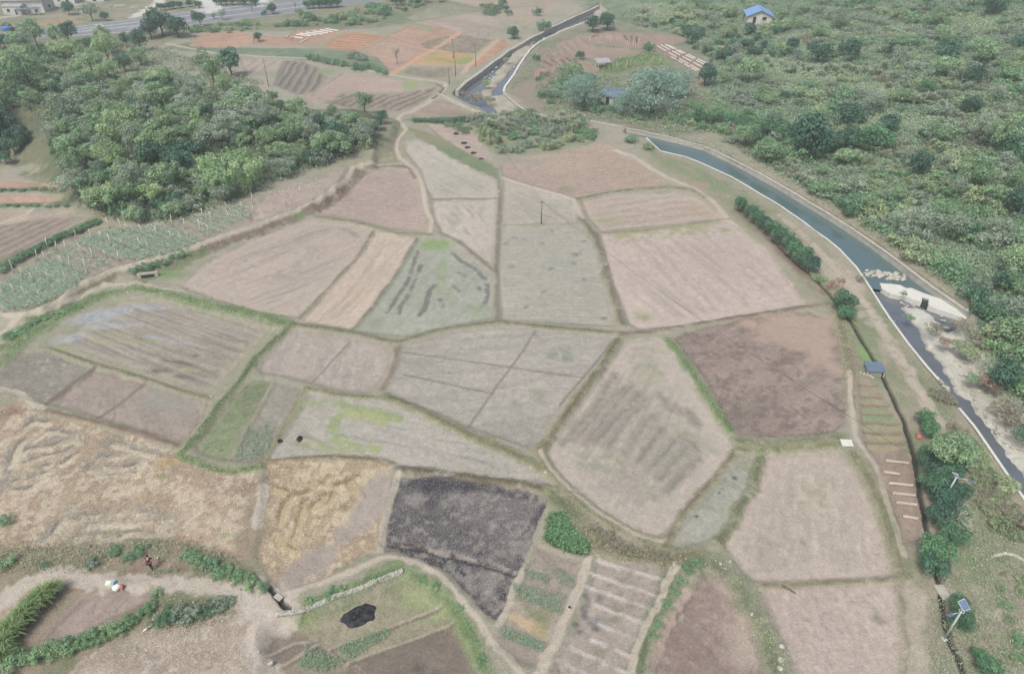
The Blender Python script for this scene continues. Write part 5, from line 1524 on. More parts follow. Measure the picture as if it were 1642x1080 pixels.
thicket([(990, 185), (1100, 205), (1190, 215), (1180, 190), (1110, 165), (1060, 185)], 46, 12, 28, [(2, 's_green', 2.8, 1, 'green shrub along the top of the canal bank by the willows', 'shrub'), (1, 's_olive', 2.8, 1, 'olive shrub along the top of the canal bank by the willows', 'shrub')], 'shrubs on the canal bank by the willows', 'bush')
thicket([(430, 45), (520, 30), (600, 12), (690, 8), (640, 24), (590, 40), (500, 44)], 40, 13, 29, [(2, 's_green', 4, 1, 'green shrub on the bank between the highway and the orange plots', 'shrub'), (1, 's_olive', 4, 0.9, 'olive shrub on the bank between the highway and the orange plots', 'shrub'), (1, 's_dark', 4, 1, 'dark shrub on the bank between the highway and the orange plots', 'shrub')], 'shrubs below the highway', 'bush')
thicket([(300, 45), (400, 36), (430, 42), (400, 50), (310, 54)], 20, 12, 30, [(2, 's_green', 3.4, 1, 'green shrub on the verge below the driveway stretch of highway', 'shrub'), (1, 's_olive', 3, 1, 'olive shrub on the verge below the driveway stretch of highway', 'shrub')], 'shrubs on the highway verge', 'bush')
thicket([(620, -4), (720, -6), (700, 8), (640, 14)], 14, 13, 31, [(1, 'dense', 4.5, 1, 'dark tree at the top edge above the pale weedy field', 'evergreen_tree')], 'dark trees at the top edge')
thicket([(770, 10), (815, 8), (818, 24), (785, 26)], 9, 13, 32, [(1, 's_dark', 3.6, 1, 'dark shrub between the pink field and the tan field at the top', 'shrub')], 'dark shrubs by the pink field', 'bush')
# red and brown bushes of the gravel bank
for x_, y_, d_, k_, lab_ in [(1512, 548, 26, 's_red', 'rust red bush on the gravel bank, the one nearest the weir'), (1580, 612, 34, 's_red', 'larger rust red bush on the gravel bank'), (1596, 622, 24, 's_red', 'small rust red bush behind the larger one on the gravel bank'),
                             (1605, 655, 44, 's_brown', 'dark brown bush at the right end of the gravel bank'), (1625, 668, 40, 's_brown', 'brown bush beside the dark brown one on the gravel bank'), (1508, 632, 34, 's_brown', 'purplish brown bush on the near side of the lower stream'),
                             (1520, 640, 26, 's_brown', 'small brown bush against the stream wall'), (1496, 525, 28, 's_brown', 'brown bush on the gravel strip under the weir'), (1536, 555, 36, 's_olive', 'olive bush in the middle of the gravel bank'), (1555, 565, 30, 's_olive', 'olive bush behind the middle one of the gravel bank'),
                             (1540, 520, 30, 's_brown', 'brown bush below the right end of the weir'), (1560, 605, 24, 's_green', 'small green bush on the gravel bank'), (1568, 548, 32, 's_brown', 'dark bush at the foot of the leafy bank below the weir'),
                             (1456, 508, 16, 's_green', 'small green bush on the strip of gravel beside the weir'), (762, 156, 30, 's_brown', 'brown bush on the gravel where the upper stream divides'), (785, 160, 20, 's_brown', 'small brown bush beside the larger one on the stream gravel'),
                             (780, 134, 18, 's_olive', 'olive bush on the upper stream island'), (812, 96, 12, 's_olive', 'low olive bush on the gravel bar below the wall'), (745, 150, 16, 's_brown', 'dark brown bush against the stream wall corner'),
                             (1336, 458, 26, 's_red', 'orange brown withered bush by the round tree pair'), (1348, 448, 14, 's_red', 'small withered brush heap by the round tree pair'), (1376, 446, 16, 's_brown', 'brown bush on the bare canal bank'), (1448, 470, 12, 's_green', 'little green bush on the end of the rock dam'),
                             (1015, 224, 26, 's_green', 'round green bush at the head of the canal'), (1038, 235, 22, 's_olive', 'yellowish bush at the head of the canal'), (1390, 356, 22, 's_lush', 'green bush behind the canal wall'), (1500, 428, 26, 's_lush', 'green bush behind the canal wall near the weir'), (1518, 440, 22, 's_lush', 'light green bush behind the canal wall near the weir'),
                             (1413, 352, 20, 's_brown', 'brown weedy bush behind the canal wall'), (1350, 322, 24, 's_olive', 'olive bush behind the canal wall'), (230, 905, 1, 's_green', '')]:
    if lab_:
        plant(k_, x_, y_, d_, lab_, 'bush', 'shrub', None, 1.0, lift=0.2)
thicket([(1535, 690), (1560, 720), (1600, 775), (1642, 835), (1640, 870), (1600, 850), (1570, 800), (1545, 740)], 70, 11, 33, [(2, 's_olive', 2.0, 0.9, 'olive weed bush along the near wall of the lower stream', 'shrub'), (1.3, 's_brown', 2.0, 0.9, 'brown weed bush along the near wall of the lower stream', 'shrub')], 'weed bushes along the lower stream wall', 'bush')
thicket([(1590, 880), (1642, 900), (1642, 1075), (1610, 1060), (1600, 960)], 14, 26, 34, [(1, 's_lush', 1.6, 0.7, 'low green weed bush at the right edge of the lower corner', 'shrub'), (1, 's_olive', 1.4, 0.7, 'low olive weed bush at the right edge of the lower corner', 'shrub')], 'weed bushes in the lower right corner', 'bush')
# hedges at the lower left: single bushes in rows
for k, (x_, y_, d_) in enumerate([(20, 1060, 44), (45, 1050, 40), (70, 1045, 40), (95, 1036, 38), (118, 1030, 36), (140, 1024, 36), (160, 1016, 34), (180, 1008, 34), (200, 1000, 32), (218, 990, 30), (236, 978, 28), (246, 962, 22), (252, 948, 18)]):
    plant('s_lush', x_, y_, d_, 'leafy green bush in the hedge between the two bare plots at the bottom left', 'bush', 'shrub', 'hedge between the bottom left plots', 0.9, lift=0.2)
for k, (x_, y_, d_) in enumerate([(270, 985, 34), (292, 985, 34), (312, 980, 34), (332, 975, 32), (350, 968, 30), (365, 965, 26), (258, 995, 26)]):
    plant('s_grey' if k % 3 else 's_dark', x_, y_, d_, 'dull grey-green bush in the thicket beside the bare track bend', 'bush', 'shrub', 'thicket beside the track bend', 0.9, lift=0.2)
for k, (x_, y_, d_) in enumerate([(12, 1030, 36), (24, 1010, 38), (36, 995, 36), (48, 985, 36), (62, 968, 36), (76, 955, 36), (90, 946, 28), (10, 1050, 34)]):
    plant('tuft', x_, y_, d_ * 1.2, 'light green grassy clump in the band beside the pink plot', 'grass clump', 'grass_clump', 'grassy band at the bottom left', 0.8, lift=0.2)
for k, (x_, y_, d_) in enumerate([(300, 888, 26), (318, 896, 28), (336, 904, 28), (352, 910, 30), (370, 916, 30), (388, 925, 30), (405, 934, 28), (420, 940, 22)]):
    plant('s_lush' if k > 3 else 's_green', x_, y_, d_, 'green bush in the row between the straw field and the dirt track', 'bush', 'shrub', 'row of bushes above the dirt track', 0.8, lift=0.2)
for x_, y_, d_, k_, lab_ in [(190, 880, 26, 's_green', 'green bush left of the person in the plot'), (210, 892, 24, 's_green', 'green bush just above the hoed plot'), (225, 880, 24, 's_green', 'bush behind the person at the edge of the straw field'), (5, 900, 44, 's_lush', 'bright green bush at the lower left edge'),
                             (150, 900, 30, 's_grey', 'grey heap-like bush beside the track'), (70, 908, 18, 's_green', 'small green bush beside the track'), (12, 832, 24, 's_green', 'green bush at the left edge of the straw field'),
                             (240, 1000, 14, 's_grey', 'small grey bush by the old log')]:
    plant(k_, x_, y_, d_, lab_, 'bush', 'shrub', None, 0.7, lift=0.2)
for x_, y_, d_ in [(975, 860, 30), (990, 872, 30), (1010, 882, 30), (1040, 886, 30), (1062, 892, 28), (955, 845, 24), (1090, 898, 24)]:
    plant('s_brown', x_, y_, d_, 'dry brown bush in the scrubby band below the kite-shaped field', 'bush', 'shrub', 'dry scrub below the kite field', 0.8, lift=0.2)
for x_, y_, d_ in [(1100, 905, 26), (1090, 930, 22), (1080, 950, 20), (1070, 968, 20), (1120, 900, 24), (1055, 1000, 18), (1045, 1018, 18)]:
    plant('s_green', x_, y_, d_, 'green bush on the bank around the dark brown plot', 'bush', 'shrub', 'bushes round the dark brown plot', 0.7, lift=0.2)
for x_, y_, d_ in [(500, 960, 20), (530, 950, 22), (545, 945, 20), (600, 925, 18), (620, 918, 18), (740, 975, 16), (750, 1000, 16), (764, 1030, 16), (772, 1056, 18), (700, 938, 16), (680, 928, 16)]:
    plant('s_lush', x_, y_, d_, 'low green bush on the bank round the walled garden', 'bush', 'shrub', 'bushes round the walled garden', 0.7, lift=0.2)
for x_, y_, d_ in [(15, 540, 30), (30, 530, 30), (50, 518, 26), (70, 510, 24), (95, 502, 24), (120, 492, 22)]:
    plant('s_lush' if x_ > 60 else 's_green', x_, y_, d_, 'green bush on the bank of the flooded field', 'bush', 'shrub', 'bushes on the bank of the flooded field', 0.6, lift=0.2)
for x_, y_, d_ in [(216, 432, 20), (228, 428, 20), (240, 426, 22), (252, 424, 20), (266, 418, 18), (280, 412, 18), (294, 408, 16)]:
    plant('s_green', x_, y_, d_, 'green bush on the terrace bank above the culvert', 'bush', 'shrub', 'bushes on the terrace bank', 0.8, lift=0.2)
for k in range(26):
    t_ = k / 25
    plant('s_dark' if k % 2 else 's_green', 5 + 150 * t_, 430 - 74 * t_ + random.uniform(-2, 2) - 6 * math.sin(3.14 * t_), 17, 'dark green bush in the row along the path above the vegetable plots', 'bush', 'shrub', 'bushes along the path above the vegetables', 0.8, lift=0.2)
for k in range(14):
    plant('s_green', 5 + 8 * k, (330 if k % 2 else 304) + random.uniform(-2, 2), 12, 'low green bush on the bank between the red soil strips', 'bush', 'shrub', 'bushes between the red soil strips', 0.8, lift=0.2)


# ---- uncountable cover: one object per kind of growth
def cover(name, label, polys, n_each, size, per, ca, cb, hgt, seed, wid=0.35, asp=0.35, up=0.4, rows=None):
    r = np.random.default_rng(seed)
    PP = []
    for poly, n_ in zip(polys, n_each):
        P = np.asarray(poly, float)
        lo, hi = P.min(0), P.max(0)
        c_ = lo + r.random((int(n_ * 3), 2)) * (hi - lo)
        c_ = c_[inside(P, c_[:, 0], c_[:, 1])][:n_]
        if len(c_):
            PP.append(at(c_))
    P = np.concatenate(PP)
    k = len(P)
    Q = np.repeat(P, per, 0) + r.normal(size=(k * per, 3)) * np.array([wid, wid, 0])
    if rows:
        q_ = W(rows[:2])
        d_ = (q_[1] - q_[0]) / np.linalg.norm(q_[1] - q_[0])
        ac = -Q[:, 0] * d_[1] + Q[:, 1] * d_[0]
        off = (ac / rows[2] - np.round(ac / rows[2])) * rows[2] * 0.32
        Q[:, 0] += d_[1] * off
        Q[:, 1] -= d_[0] * off
    Q[:, 2] = T(Q[:, 0], Q[:, 1]) + r.random(k * per) * hgt + 0.02
    nn = r.normal(size=(k * per, 3)) + np.array([0, 0, up])
    nn /= np.linalg.norm(nn, axis=1)[:, None]
    V, q = quads_at(Q, nn, size, asp, r)
    c = leaf_cols(k * per, ca, cb, r, 0.08) * np.repeat(np.repeat(0.9 + 0.2 * r.random(k), per), 4)[:, None]
    me = mesh_np(name, V, quads=q, col=np.clip(c, 0.004, 0.8), mats=[M_LEAF], smooth=False)
    return link(name, me, kind='stuff', label=label)


def cover_lines(name, label, lines, size, ca, cb, hgt, seed, per_m=14, asp=0.3):
    r = np.random.default_rng(seed)
    Q = []
    for pts, w_ in lines:
        P = W(pts)
        for a, b in zip(P[:-1], P[1:]):
            L_ = np.linalg.norm(b - a)
            m = int(L_ * per_m * max(0.5, w_))
            if m < 1:
                continue
            t = r.random((m, 1))
            Q.append(a + (b - a) * t + r.normal(size=(m, 2)) * w_ * 0.33)
    Q = np.concatenate(Q)
    keep = fbm(Q[:, 0] / 2.5, Q[:, 1] / 2.5, seed, 2) > 0.42
    Q = Q[keep]
    k = len(Q)
    z = T(Q[:, 0], Q[:, 1]) + 0.1 + r.random(k) * hgt
    Q = np.stack([Q[:, 0], Q[:, 1], z], 1)
    nn = r.normal(size=(k, 3)) + np.array([0, 0, 0.3])
    nn /= np.linalg.norm(nn, axis=1)[:, None]
    V, q = quads_at(Q, nn, size, asp, r)
    me = mesh_np(name, V, quads=q, col=leaf_cols(k, ca, cb, r, 0.08), mats=[M_LEAF], smooth=False)
    return link(name, me, kind='stuff', label=label)


cover('undergrowth', 'rough grass and weeds between the shrubs of the right-hand slope', [SCRUB], [18000], 0.28, 12, (112, 128, 102), (136, 144, 118), 0.6, 51, 0.9, up=1.6)
cover('grass', 'pale tall grass in the open patches of the right-hand slope', PALE_GRASS + [BARE], [900, 500, 500, 300, 300, 300, 500, 700, 600, 500, 600, 400, 120], 0.24, 10, (140, 146, 114), (172, 170, 140), 0.6, 66, 0.8, 0.3, up=1.2)
cover('undergrowth', 'weeds round the willows east of the upper stream', [[(862, 120), (900, 112), (985, 124), (1080, 118), (1140, 150), (1190, 210), (1080, 214), (990, 198), (900, 184), (858, 165)]], [1500], 0.26, 10, (112, 126, 98), (142, 144, 116), 0.7, 67, 0.8)
cover('undergrowth', 'weeds and saplings under the trees of the left knoll', [WOOD, [(-20, 80), (60, 72), (225, 72), (300, 90), (420, 135), (300, 140), (100, 125), (40, 170), (-20, 190)]], [3600, 1400], 0.34, 9, (100, 118, 90), (138, 142, 112), 1.0, 52, 0.7)
cover('grass', 'rough grass on the strip between the fields and the canal', [
    [(1040, 235), (1110, 262), (1200, 310), (1300, 380), (1380, 440), (1440, 530), (1530, 650), (1600, 760), (1580, 800), (1530, 720), (1460, 610), (1400, 520), (1310, 420), (1220, 345), (1130, 300)],
    [(1530, 760), (1642, 860), (1642, 1080), (1480, 1080), (1500, 960), (1560, 880)]],
    [900, 800], 0.11, 8, (126, 136, 106), (160, 154, 128), 0.25, 53, 0.5)
cover('grass', 'rough weeds on the waste ground at the lower left', [[(0, 870), (140, 872), (180, 880), (170, 915), (60, 915), (0, 925)], [(190, 868), (270, 864), (330, 880), (430, 950), (330, 925), (300, 895), (240, 888)], [(240, 1010), (370, 990), (380, 960), (260, 970)], [(880, 800), (930, 830), (1000, 880), (1100, 900), (1080, 905), (945, 890), (920, 840)], [(1090, 900), (1150, 895), (1200, 950), (1240, 1060), (1260, 1080), (1225, 1000), (1180, 930)]],
      [260, 300, 160, 260, 260], 0.11, 8, (126, 130, 102), (164, 150, 124), 0.3, 54, 0.45)
cover('grass', 'tall weeds along the stream banks', [[(845, 90), (870, 66), (905, 80), (860, 110), (830, 140), (815, 145)], [(1060, 215), (1200, 262), (1330, 340), (1450, 420), (1540, 480), (1560, 470), (1470, 400), (1380, 330), (1280, 268), (1180, 228)], [(1545, 520), (1565, 520), (1650, 640), (1652, 680), (1620, 650), (1580, 600)], [(700, 60), (800, 35), (860, 35), (830, 60)]],
      [250, 1100, 350, 120], 0.18, 8, (122, 134, 104), (162, 158, 130), 0.45, 55, 0.6)
cover_lines('grass', 'green and dry grass tufts along the banks between the fields', [(p_, w_) for p_, w_, c_, h_, g_ in G_LINES if g_ >= 0.8], 0.09, (112, 130, 90), (148, 148, 114), 0.3, 56, 16)
cover_lines('grass', 'lush green grass on the banks of the flooded and walled fields', [(G_LINES[k][0], G_LINES[k][1]) for k in (0, 1, 2, 3, 10, 35, 37) if k < len(G_LINES)], 0.11, (98, 132, 76), (146, 166, 102), 0.35, 57, 18)
cover_lines('grass', 'withered grass on the earth banks below the upper terrace', [([(240, 430), (300, 405), (340, 394), (400, 372), (440, 360), (478, 344)], 2.0), ([(500, 336), (520, 322), (545, 306), (560, 290), (575, 274)], 2.0), ([(60, 490), (100, 478), (140, 456), (180, 440), (230, 430)], 1.5)], 0.12, (112, 108, 84), (160, 142, 116), 0.5, 58, 16)
cover('straw', 'loose matted straw left lying on the harvested fields', [[(0, 655), (60, 662), (220, 705), (300, 745), (408, 760), (405, 870), (240, 860), (0, 876)], [(430, 745), (620, 745), (600, 757), (570, 810), (500, 885), (445, 920), (412, 890), (420, 830)], [(140, 1060), (250, 1010), (375, 990), (400, 1040), (420, 1080)]],
      [1900, 900, 500], 0.075, 5, (170, 150, 122), (206, 188, 160), 0.1, 59, 0.35, 0.2, 0.8)
VEG = [[(118, 386), (180, 366), (250, 362), (300, 372), (322, 386), (292, 402), (250, 410), (215, 416), (180, 412), (150, 398)], [(0, 460), (40, 430), (90, 420), (132, 438), (130, 452), (90, 476), (60, 490), (0, 498)], [(50, 420), (85, 395), (120, 392), (180, 420), (180, 428), (130, 440)], [(300, 350), (390, 325), (405, 345), (330, 380)]]
cover('vegetable_leaves', 'blue-green leafy crop spreading over the terraced plots', VEG, [1900, 1700, 260, 420], 0.085, 7, (124, 142, 124), (152, 166, 146), 0.22, 60, 0.3, 0.6, 1.0, rows=((40, 425), (120, 470), 1.25))
cover('vegetable_leaves', 'big green leaves filling the patch beside the burnt field', [[(882, 828), (903, 825), (919, 851), (943, 877), (938, 889), (911, 881), (878, 864)]], [600], 0.12, 6, (92, 122, 82), (122, 146, 102), 0.5, 61, 0.25, 0.7, 1.0)
cover('vegetable_leaves', 'leafy rows in the small garden plots', [
    [(390, 690), (440, 672), (443, 700), (420, 736), (374, 738)], [(820, 930), (905, 955), (898, 985), (830, 960)], [(806, 1002), (875, 1030), (868, 1044), (804, 1022)], [(880, 905), (925, 925), (920, 945), (896, 938)], [(840, 912), (882, 922), (878, 935), (845, 926)],
    [(490, 1034), (552, 1060), (520, 1078), (478, 1068)], [(540, 1036), (620, 1006), (625, 1018), (556, 1058)], [(230, 915), (290, 905), (285, 915), (250, 922)]],
    [560, 380, 240, 110, 110, 330, 340, 60], 0.055, 5, (116, 140, 108), (152, 162, 130), 0.1, 62, 0.1, 0.6, 1.0)
cover('bean_leaves', 'bean foliage on the canes of the plot east of the stream', [[(975, 100), (1040, 85), (1066, 89), (1070, 104), (1030, 106), (985, 116), (962, 115)]], [420], 0.22, 8, (110, 128, 84), (156, 162, 112), 0.9, 63, 0.4)
cover('straw', 'charred stubble over the burnt field', [[(637, 768), (700, 768), (760, 774), (875, 798), (855, 850), (825, 930), (797, 990), (715, 913), (615, 880), (616, 840), (624, 800)]], [2600], 0.075, 4, (84, 78, 80), (170, 158, 150), 0.14, 64, 0.3, 0.25, 0.2)


# ---------------------------------------------------------------- concrete walls of stream and canal
def wall_strip(name, label, pts, top, bot, th, side, m=None, batter=0.35, world_z=None, cap=True):
    """a retaining wall along a photo line; side +1 puts its thickness to the left of travel"""
    P = wz(pts, 0.0)
    # resample for a slightly uneven line
    Q = []
    for a, b in zip(P[:-1], P[1:]):
        n = max(1, int(np.linalg.norm(b - a) / 3))
        for k in range(n):
            Q.append(a + (b - a) * k / n)
    Q.append(P[-1])
    Q = np.array(Q)
    d = np.gradient(Q, axis=0)
    d /= np.linalg.norm(d, axis=1)[:, None]
    nrm = np.stack([-d[:, 1], d[:, 0]], 1) * side
    r = np.random.default_rng(len(pts) * 7)
    body, capm = MB(), MB()
    prof = [(-batter, bot), (0.0, top - 0.12), (th, top - 0.12), (th, bot)]
    pc = [(-0.06, top - 0.12), (-0.06, top), (th + 0.05, top), (th + 0.05, top - 0.12)]
    for M, pr in ((body, prof), (capm, pc)):
        v, f = [], []
        for k, (q, n_) in enumerate(zip(Q, nrm)):
            jz = 0.05 * r.normal()
            jx = 0.04 * r.normal()
            g = T(np.array([q[0]]), np.array([q[1]]))[0] * 0.0
            for (o_, z_) in pr:
                v.append((q[0] + n_[0] * (o_ + jx), q[1] + n_[1] * (o_ + jx), z_ + g + (jz if z_ > bot else 0)))
        L_ = len(pr)
        for k in range(len(Q) - 1):
            for j in range(L_):
                f.append((k * L_ + j, k * L_ + (j + 1) % L_, (k + 1) * L_ + (j + 1) % L_, (k + 1) * L_ + j))
        f.append(tuple(range(L_)))
        f.append(tuple((len(Q) - 1) * L_ + j for j in reversed(range(L_))))
        M.add(v, f)
    e = thing(name, label, 'wall', (float(Q[0][0]), float(Q[0][1]), 0))
    e['kind'] = 'thing'
    for nm, M, mm in (('wall_face', body, m or M_CONC), ('coping', capm, M_WHITE if cap else M_CONC)):
        o = link(nm, M.mesh(nm, mm), e)
        o.data.transform(Matrix.Translation((-float(Q[0][0]), -float(Q[0][1]), 0)))
        bmw = o.data
        bmw.update()
    return e


wall_strip('retaining_wall', 'tall grey concrete retaining wall on the left bank of the upper stream', LEFT_WALL_A, 0.25, -2.2, 0.9, 1, cap=False, batter=0.15)
wall_strip('retaining_wall', 'thin white-topped wall on the right bank of the upper stream', RIGHT_WALL_A, 0.1, -2.2, 0.5, -1, batter=0.15)
wall_strip('retaining_wall', 'low kerb-like wall from the upper stream corner to the willows', [(809, 146), (818, 156), (832, 168), (848, 178), (870, 184), (900, 186), (918, 188)], -0.1, -1.6, 0.5, -1, cap=False)
wall_strip('canal_wall', 'long pale concrete wall on the far side of the canal', RIGHT_WALL_B, 0.1, -3.2, 0.45, -1, cap=False, batter=0.12)
wall_strip('canal_wall', 'white-topped concrete wall on the near side of the canal', LEFT_WALL_B, 0.2, -3.2, 0.2, 1, batter=0.1)
wall_strip('canal_wall', 'lowest stretch of white-topped wall, along the dark stream at the right edge', LEFT_WALL_C, 0.2, -2.8, 0.2, 1, batter=0.1)
wall_strip('garden_wall', 'low concrete wall beside the brown triangular plot', [(702, 152), (716, 159), (735, 168), (755, 176), (768, 182)], 0.3, -0.6, 0.5, 1, cap=False)


def local(P, o):
    return [(p[0] - o[0], p[1] - o[1], p[2] - o[2] if len(p) > 2 else 0) for p in P]


# weir: one long white concrete slab with a square sluice notch in its lower edge
wp = wz([(1410.6, 453.6), (1427, 454.6), (1444, 456.7), (1453, 461.8), (1461.5, 461.5), (1480, 469.2), (1491, 473), (1512, 480), (1535, 487.5), (1549, 491), (1559, 501.5), (1555, 514), (1529, 503.5), (1508, 496.5),
         (1488.6, 490), (1489.6, 478.5), (1478.6, 475.5), (1477.8, 484), (1452, 475.5), (1427, 470), (1414, 462)], -0.72)
org = (float(wp[5][0]), float(wp[5][1]), 0.0)
e = thing('weir', 'broken white concrete weir slab lying across the canal end', 'weir', org)
poly = [(p[0] - org[0], p[1] - org[1]) for p in wp][::-1]
link('slab', MB().prism(poly, -2.4, -0.72).mesh('slab', M_WHITE), e)
gp = wz([(1479, 476), (1489.4, 479), (1488.4, 490), (1477.8, 484)], -0.72)
poly = [(p[0] - org[0], p[1] - org[1]) for p in gp][::-1]
link('sluice_floor', MB().prism(poly, -2.3, -1.3).mesh('sluice_floor', M_DARK), e)
a, b = poly[-1], poly[-2]
link('rail', MB().tube([(poly[1][0], poly[1][1], -0.6), (poly[0][0], poly[0][1], -0.6)], 0.05, 6).mesh('rail', M_DARK), e)
w3 = wz([(1549, 489), (1560, 500), (1563, 518), (1556, 517), (1554, 503)], -0.8)
c3 = (float(w3[0][0]), float(w3[0][1]), 0)
poly = [(p[0] - c3[0], p[1] - c3[1]) for p in w3]
if sum(poly[k - 1][0] * poly[k][1] - poly[k][0] * poly[k - 1][1] for k in range(len(poly))) < 0:
    poly = poly[::-1]
link('abutment', MB().prism(poly, -2.6, -0.35).mesh('abutment', M_CONC), None, c3, label='light concrete abutment where the weir meets the far canal wall', category='abutment')


# ---------------------------------------------------------------- rocks
def rock_mesh(seed):
    import bmesh
    bm = bmesh.new()
    bmesh.ops.create_icosphere(bm, subdivisions=2, radius=0.5)
    r = np.random.default_rng(seed)
    ax = r.normal(size=(7, 3))
    ax /= np.linalg.norm(ax, axis=1)[:, None]
    off = 0.28 + 0.2 * r.random(7)
    for v in bm.verts:
        p = np.array(v.co)
        for a, o_ in zip(ax, off):
            d = p @ a - o_
            if d > 0:
                p = p - a * d * 0.9
        v.co = Vector(p * np.array([1.0, 0.85, 0.75])) * (1 + 0.05 * r.normal())
    me = bpy.data.meshes.new('rock')
    bm.to_mesh(me)
    bm.free()
    me.materials.append(M_ROCK)
    return me


ROCKS = [rock_mesh(k) for k in range(6)]


def rock(p, s, label, group, sink=0.15):
    o = link('rock', random.choice(ROCKS), None, (p[0], p[1], p[2] + s * (0.3 - sink)), random.uniform(0, 6.28), (s, s * random.uniform(0.8, 1.2), s * random.uniform(0.7, 1)), label=label, category='rock', group=group)
    return o


rr = random.Random(5)
for k in range(76):
    t = rr.random()
    q = wz([(1388 + 60 * t + rr.uniform(-3, 3), 437 + 9 * t + rr.uniform(-4, 6))], -1.0)[0]
    rock((q[0], q[1], -1.1 + rr.uniform(0, 0.25)), rr.uniform(0.4, 0.95), 'pale boulder in the rock dam that holds back the canal water', 'boulders of the rock dam')
for poly_, n_, s_, lab_, g_, z_ in [
    ([(1490, 500), (1520, 560), (1560, 650), (1642, 755), (1642, 700), (1600, 640), (1550, 560), (1520, 510)], 70, 0.45, 'pale stone on the gravel bank beside the lower stream', 'stones on the gravel bank', -1.15),
    ([(1440, 480), (1480, 495), (1500, 520), (1480, 520), (1455, 500)], 18, 0.5, 'stone in the shallow pool under the weir', 'stones under the weir', -1.5),
    ([(800, 100), (835, 98), (790, 150), (765, 150)], 26, 0.6, 'pale stone on the gravel island of the upper stream', 'stones on the upper stream island', -1.0),
    ([(842, 62), (880, 50), (878, 64), (850, 78)], 16, 0.7, 'white boulder in the water beside the tall stream wall', 'boulders beside the stream wall', -1.25),
    ([(768, 122), (790, 105), (800, 108), (778, 130)], 9, 0.8, 'boulder at the foot of the tall stream wall', 'boulders at the foot of the stream wall', -1.25),
    ([(808, 152), (840, 174), (900, 188), (860, 192), (815, 172)], 24, 0.5, 'stone on the dry bed by the low kerb-like wall', 'stones on the dry bed', -1.0)]:
    for x_, y_ in scatter(poly_, n_, 3, n_):
        q = wz([(x_, y_)], z_)[0]
        rock((q[0], q[1], z_), rr.uniform(0.6, 1.5) * s_, lab_, g_)
for (x0, y0, x1, y1, n_) in [(1498, 602, 1522, 628, 14), (1522, 600, 1530, 622, 7)]:
    for k in range(n_):
        t = k / (n_ - 1)
        q = wz([(x0 + (x1 - x0) * t + rr.uniform(-2, 2), y0 + (y1 - y0) * t + rr.uniform(-2, 2))], -1.5)[0]
        rock((q[0], q[1], -1.5), rr.uniform(0.35, 0.8), 'white stone piled across the stream where the near wall stops', 'stones piled across the stream')
for x_, y_, s_ in [(1253, 1036, .5), (1252, 1058, .55), (1250, 1072, .55), (1246, 1046, .3), (1155, 905, .5), (1163, 912, .45), (1170, 900, .4), (1188, 935, .4), (1206, 985, .4), (1148, 900, .4), (1236, 1012, .35)]:
    q = at([(x_, y_)])[0]
    rock(q, s_, 'pale stone on the weedy bank right of the dark brown plot', 'stones on the bank of the dark brown plot')
for k in range(20):
    t = k / 19
    q = at([(1590 + 52 * t, 893 - 8 * math.sin(t * 3.1) + 6 * t)])[0]
    rock(q, rr.uniform(0.25, 0.5), 'pale stone in the curved row edging the lower right corner', 'curved row of stones')
for x_, y_, s_, lab_ in [(875, 758, .5, 'white stone at the corner where the bunds meet'), (972, 425, .5, 'white scrap-like stone beside the bund of the pale pink field'), (640, 547, .3, 'white stone on the bund above the large grey paddy'), (1385, 470, .4, 'white stone on the bare canal bank'),
                         (435, 1063, .6, 'white lump beside the track at the bottom'), (415, 1045, .25, 'small white stone on the track'), (294, 722, .35, 'white stone at the corner of the green bank'), (340, 636, .4, 'white stone at the corner of the flooded field'), (205, 469, .5, 'white stone at the top of the flooded field'),
                         (370, 480, .3, 'white stone in the corner of the smooth tan field')]:
    q = at([(x_, y_)])[0]
    rock(q, s_, lab_, None)

# mortarless stone bank along the walled garden: one long heap
SW = W([(443, 986), (470, 983), (500, 974), (530, 961), (560, 950), (590, 939), (620, 926), (646, 916)])
r = np.random.default_rng(3)
v, f = [], []
nseg, nring = 150, 9
cum = np.concatenate([[0], np.cumsum(np.linalg.norm(np.diff(SW, axis=0), axis=1))])
org = (float(SW[0][0]), float(SW[0][1]), -0.6)
for k in range(nseg):
    t = cum[-1] * k / (nseg - 1)
    cx_, cy_ = np.interp(t, cum, SW[:, 0]), np.interp(t, cum, SW[:, 1])
    d = np.array([np.interp(t + .3, cum, SW[:, 0]) - np.interp(t - .3, cum, SW[:, 0]), np.interp(t + .3, cum, SW[:, 1]) - np.interp(t - .3, cum, SW[:, 1])])
    d /= np.linalg.norm(d) + 1e-9
    nx, ny = -d[1], d[0]
    for j in range(nring):
        a = math.pi * j / (nring - 1)
        rad = 0.24 * (1 + 0.13 * r.normal() * (0 < j < nring - 1))
        v.append((cx_ + nx * math.cos(a) * rad - org[0], cy_ + ny * math.cos(a) * rad - org[1], math.sin(a) * rad * 1.5 + float(T(cx_, cy_)) + 0.6 + 0.05))
for k in range(nseg - 1):
    for j in range(nring - 1):
        f.append((k * nring + j, k * nring + j + 1, (k + 1) * nring + j + 1, (k + 1) * nring + j))
M_DRY = mat('dry_stone', (178, 172, 160), 0.9, 0.15, 0, 0.25, 3.0, 0.8)
link('stone_wall', mesh_np('stone_wall', v, faces=f, mats=[M_DRY], smooth=False), None, org, label='pale rubble stone wall curving along the top of the walled garden', category='wall', kind='thing')


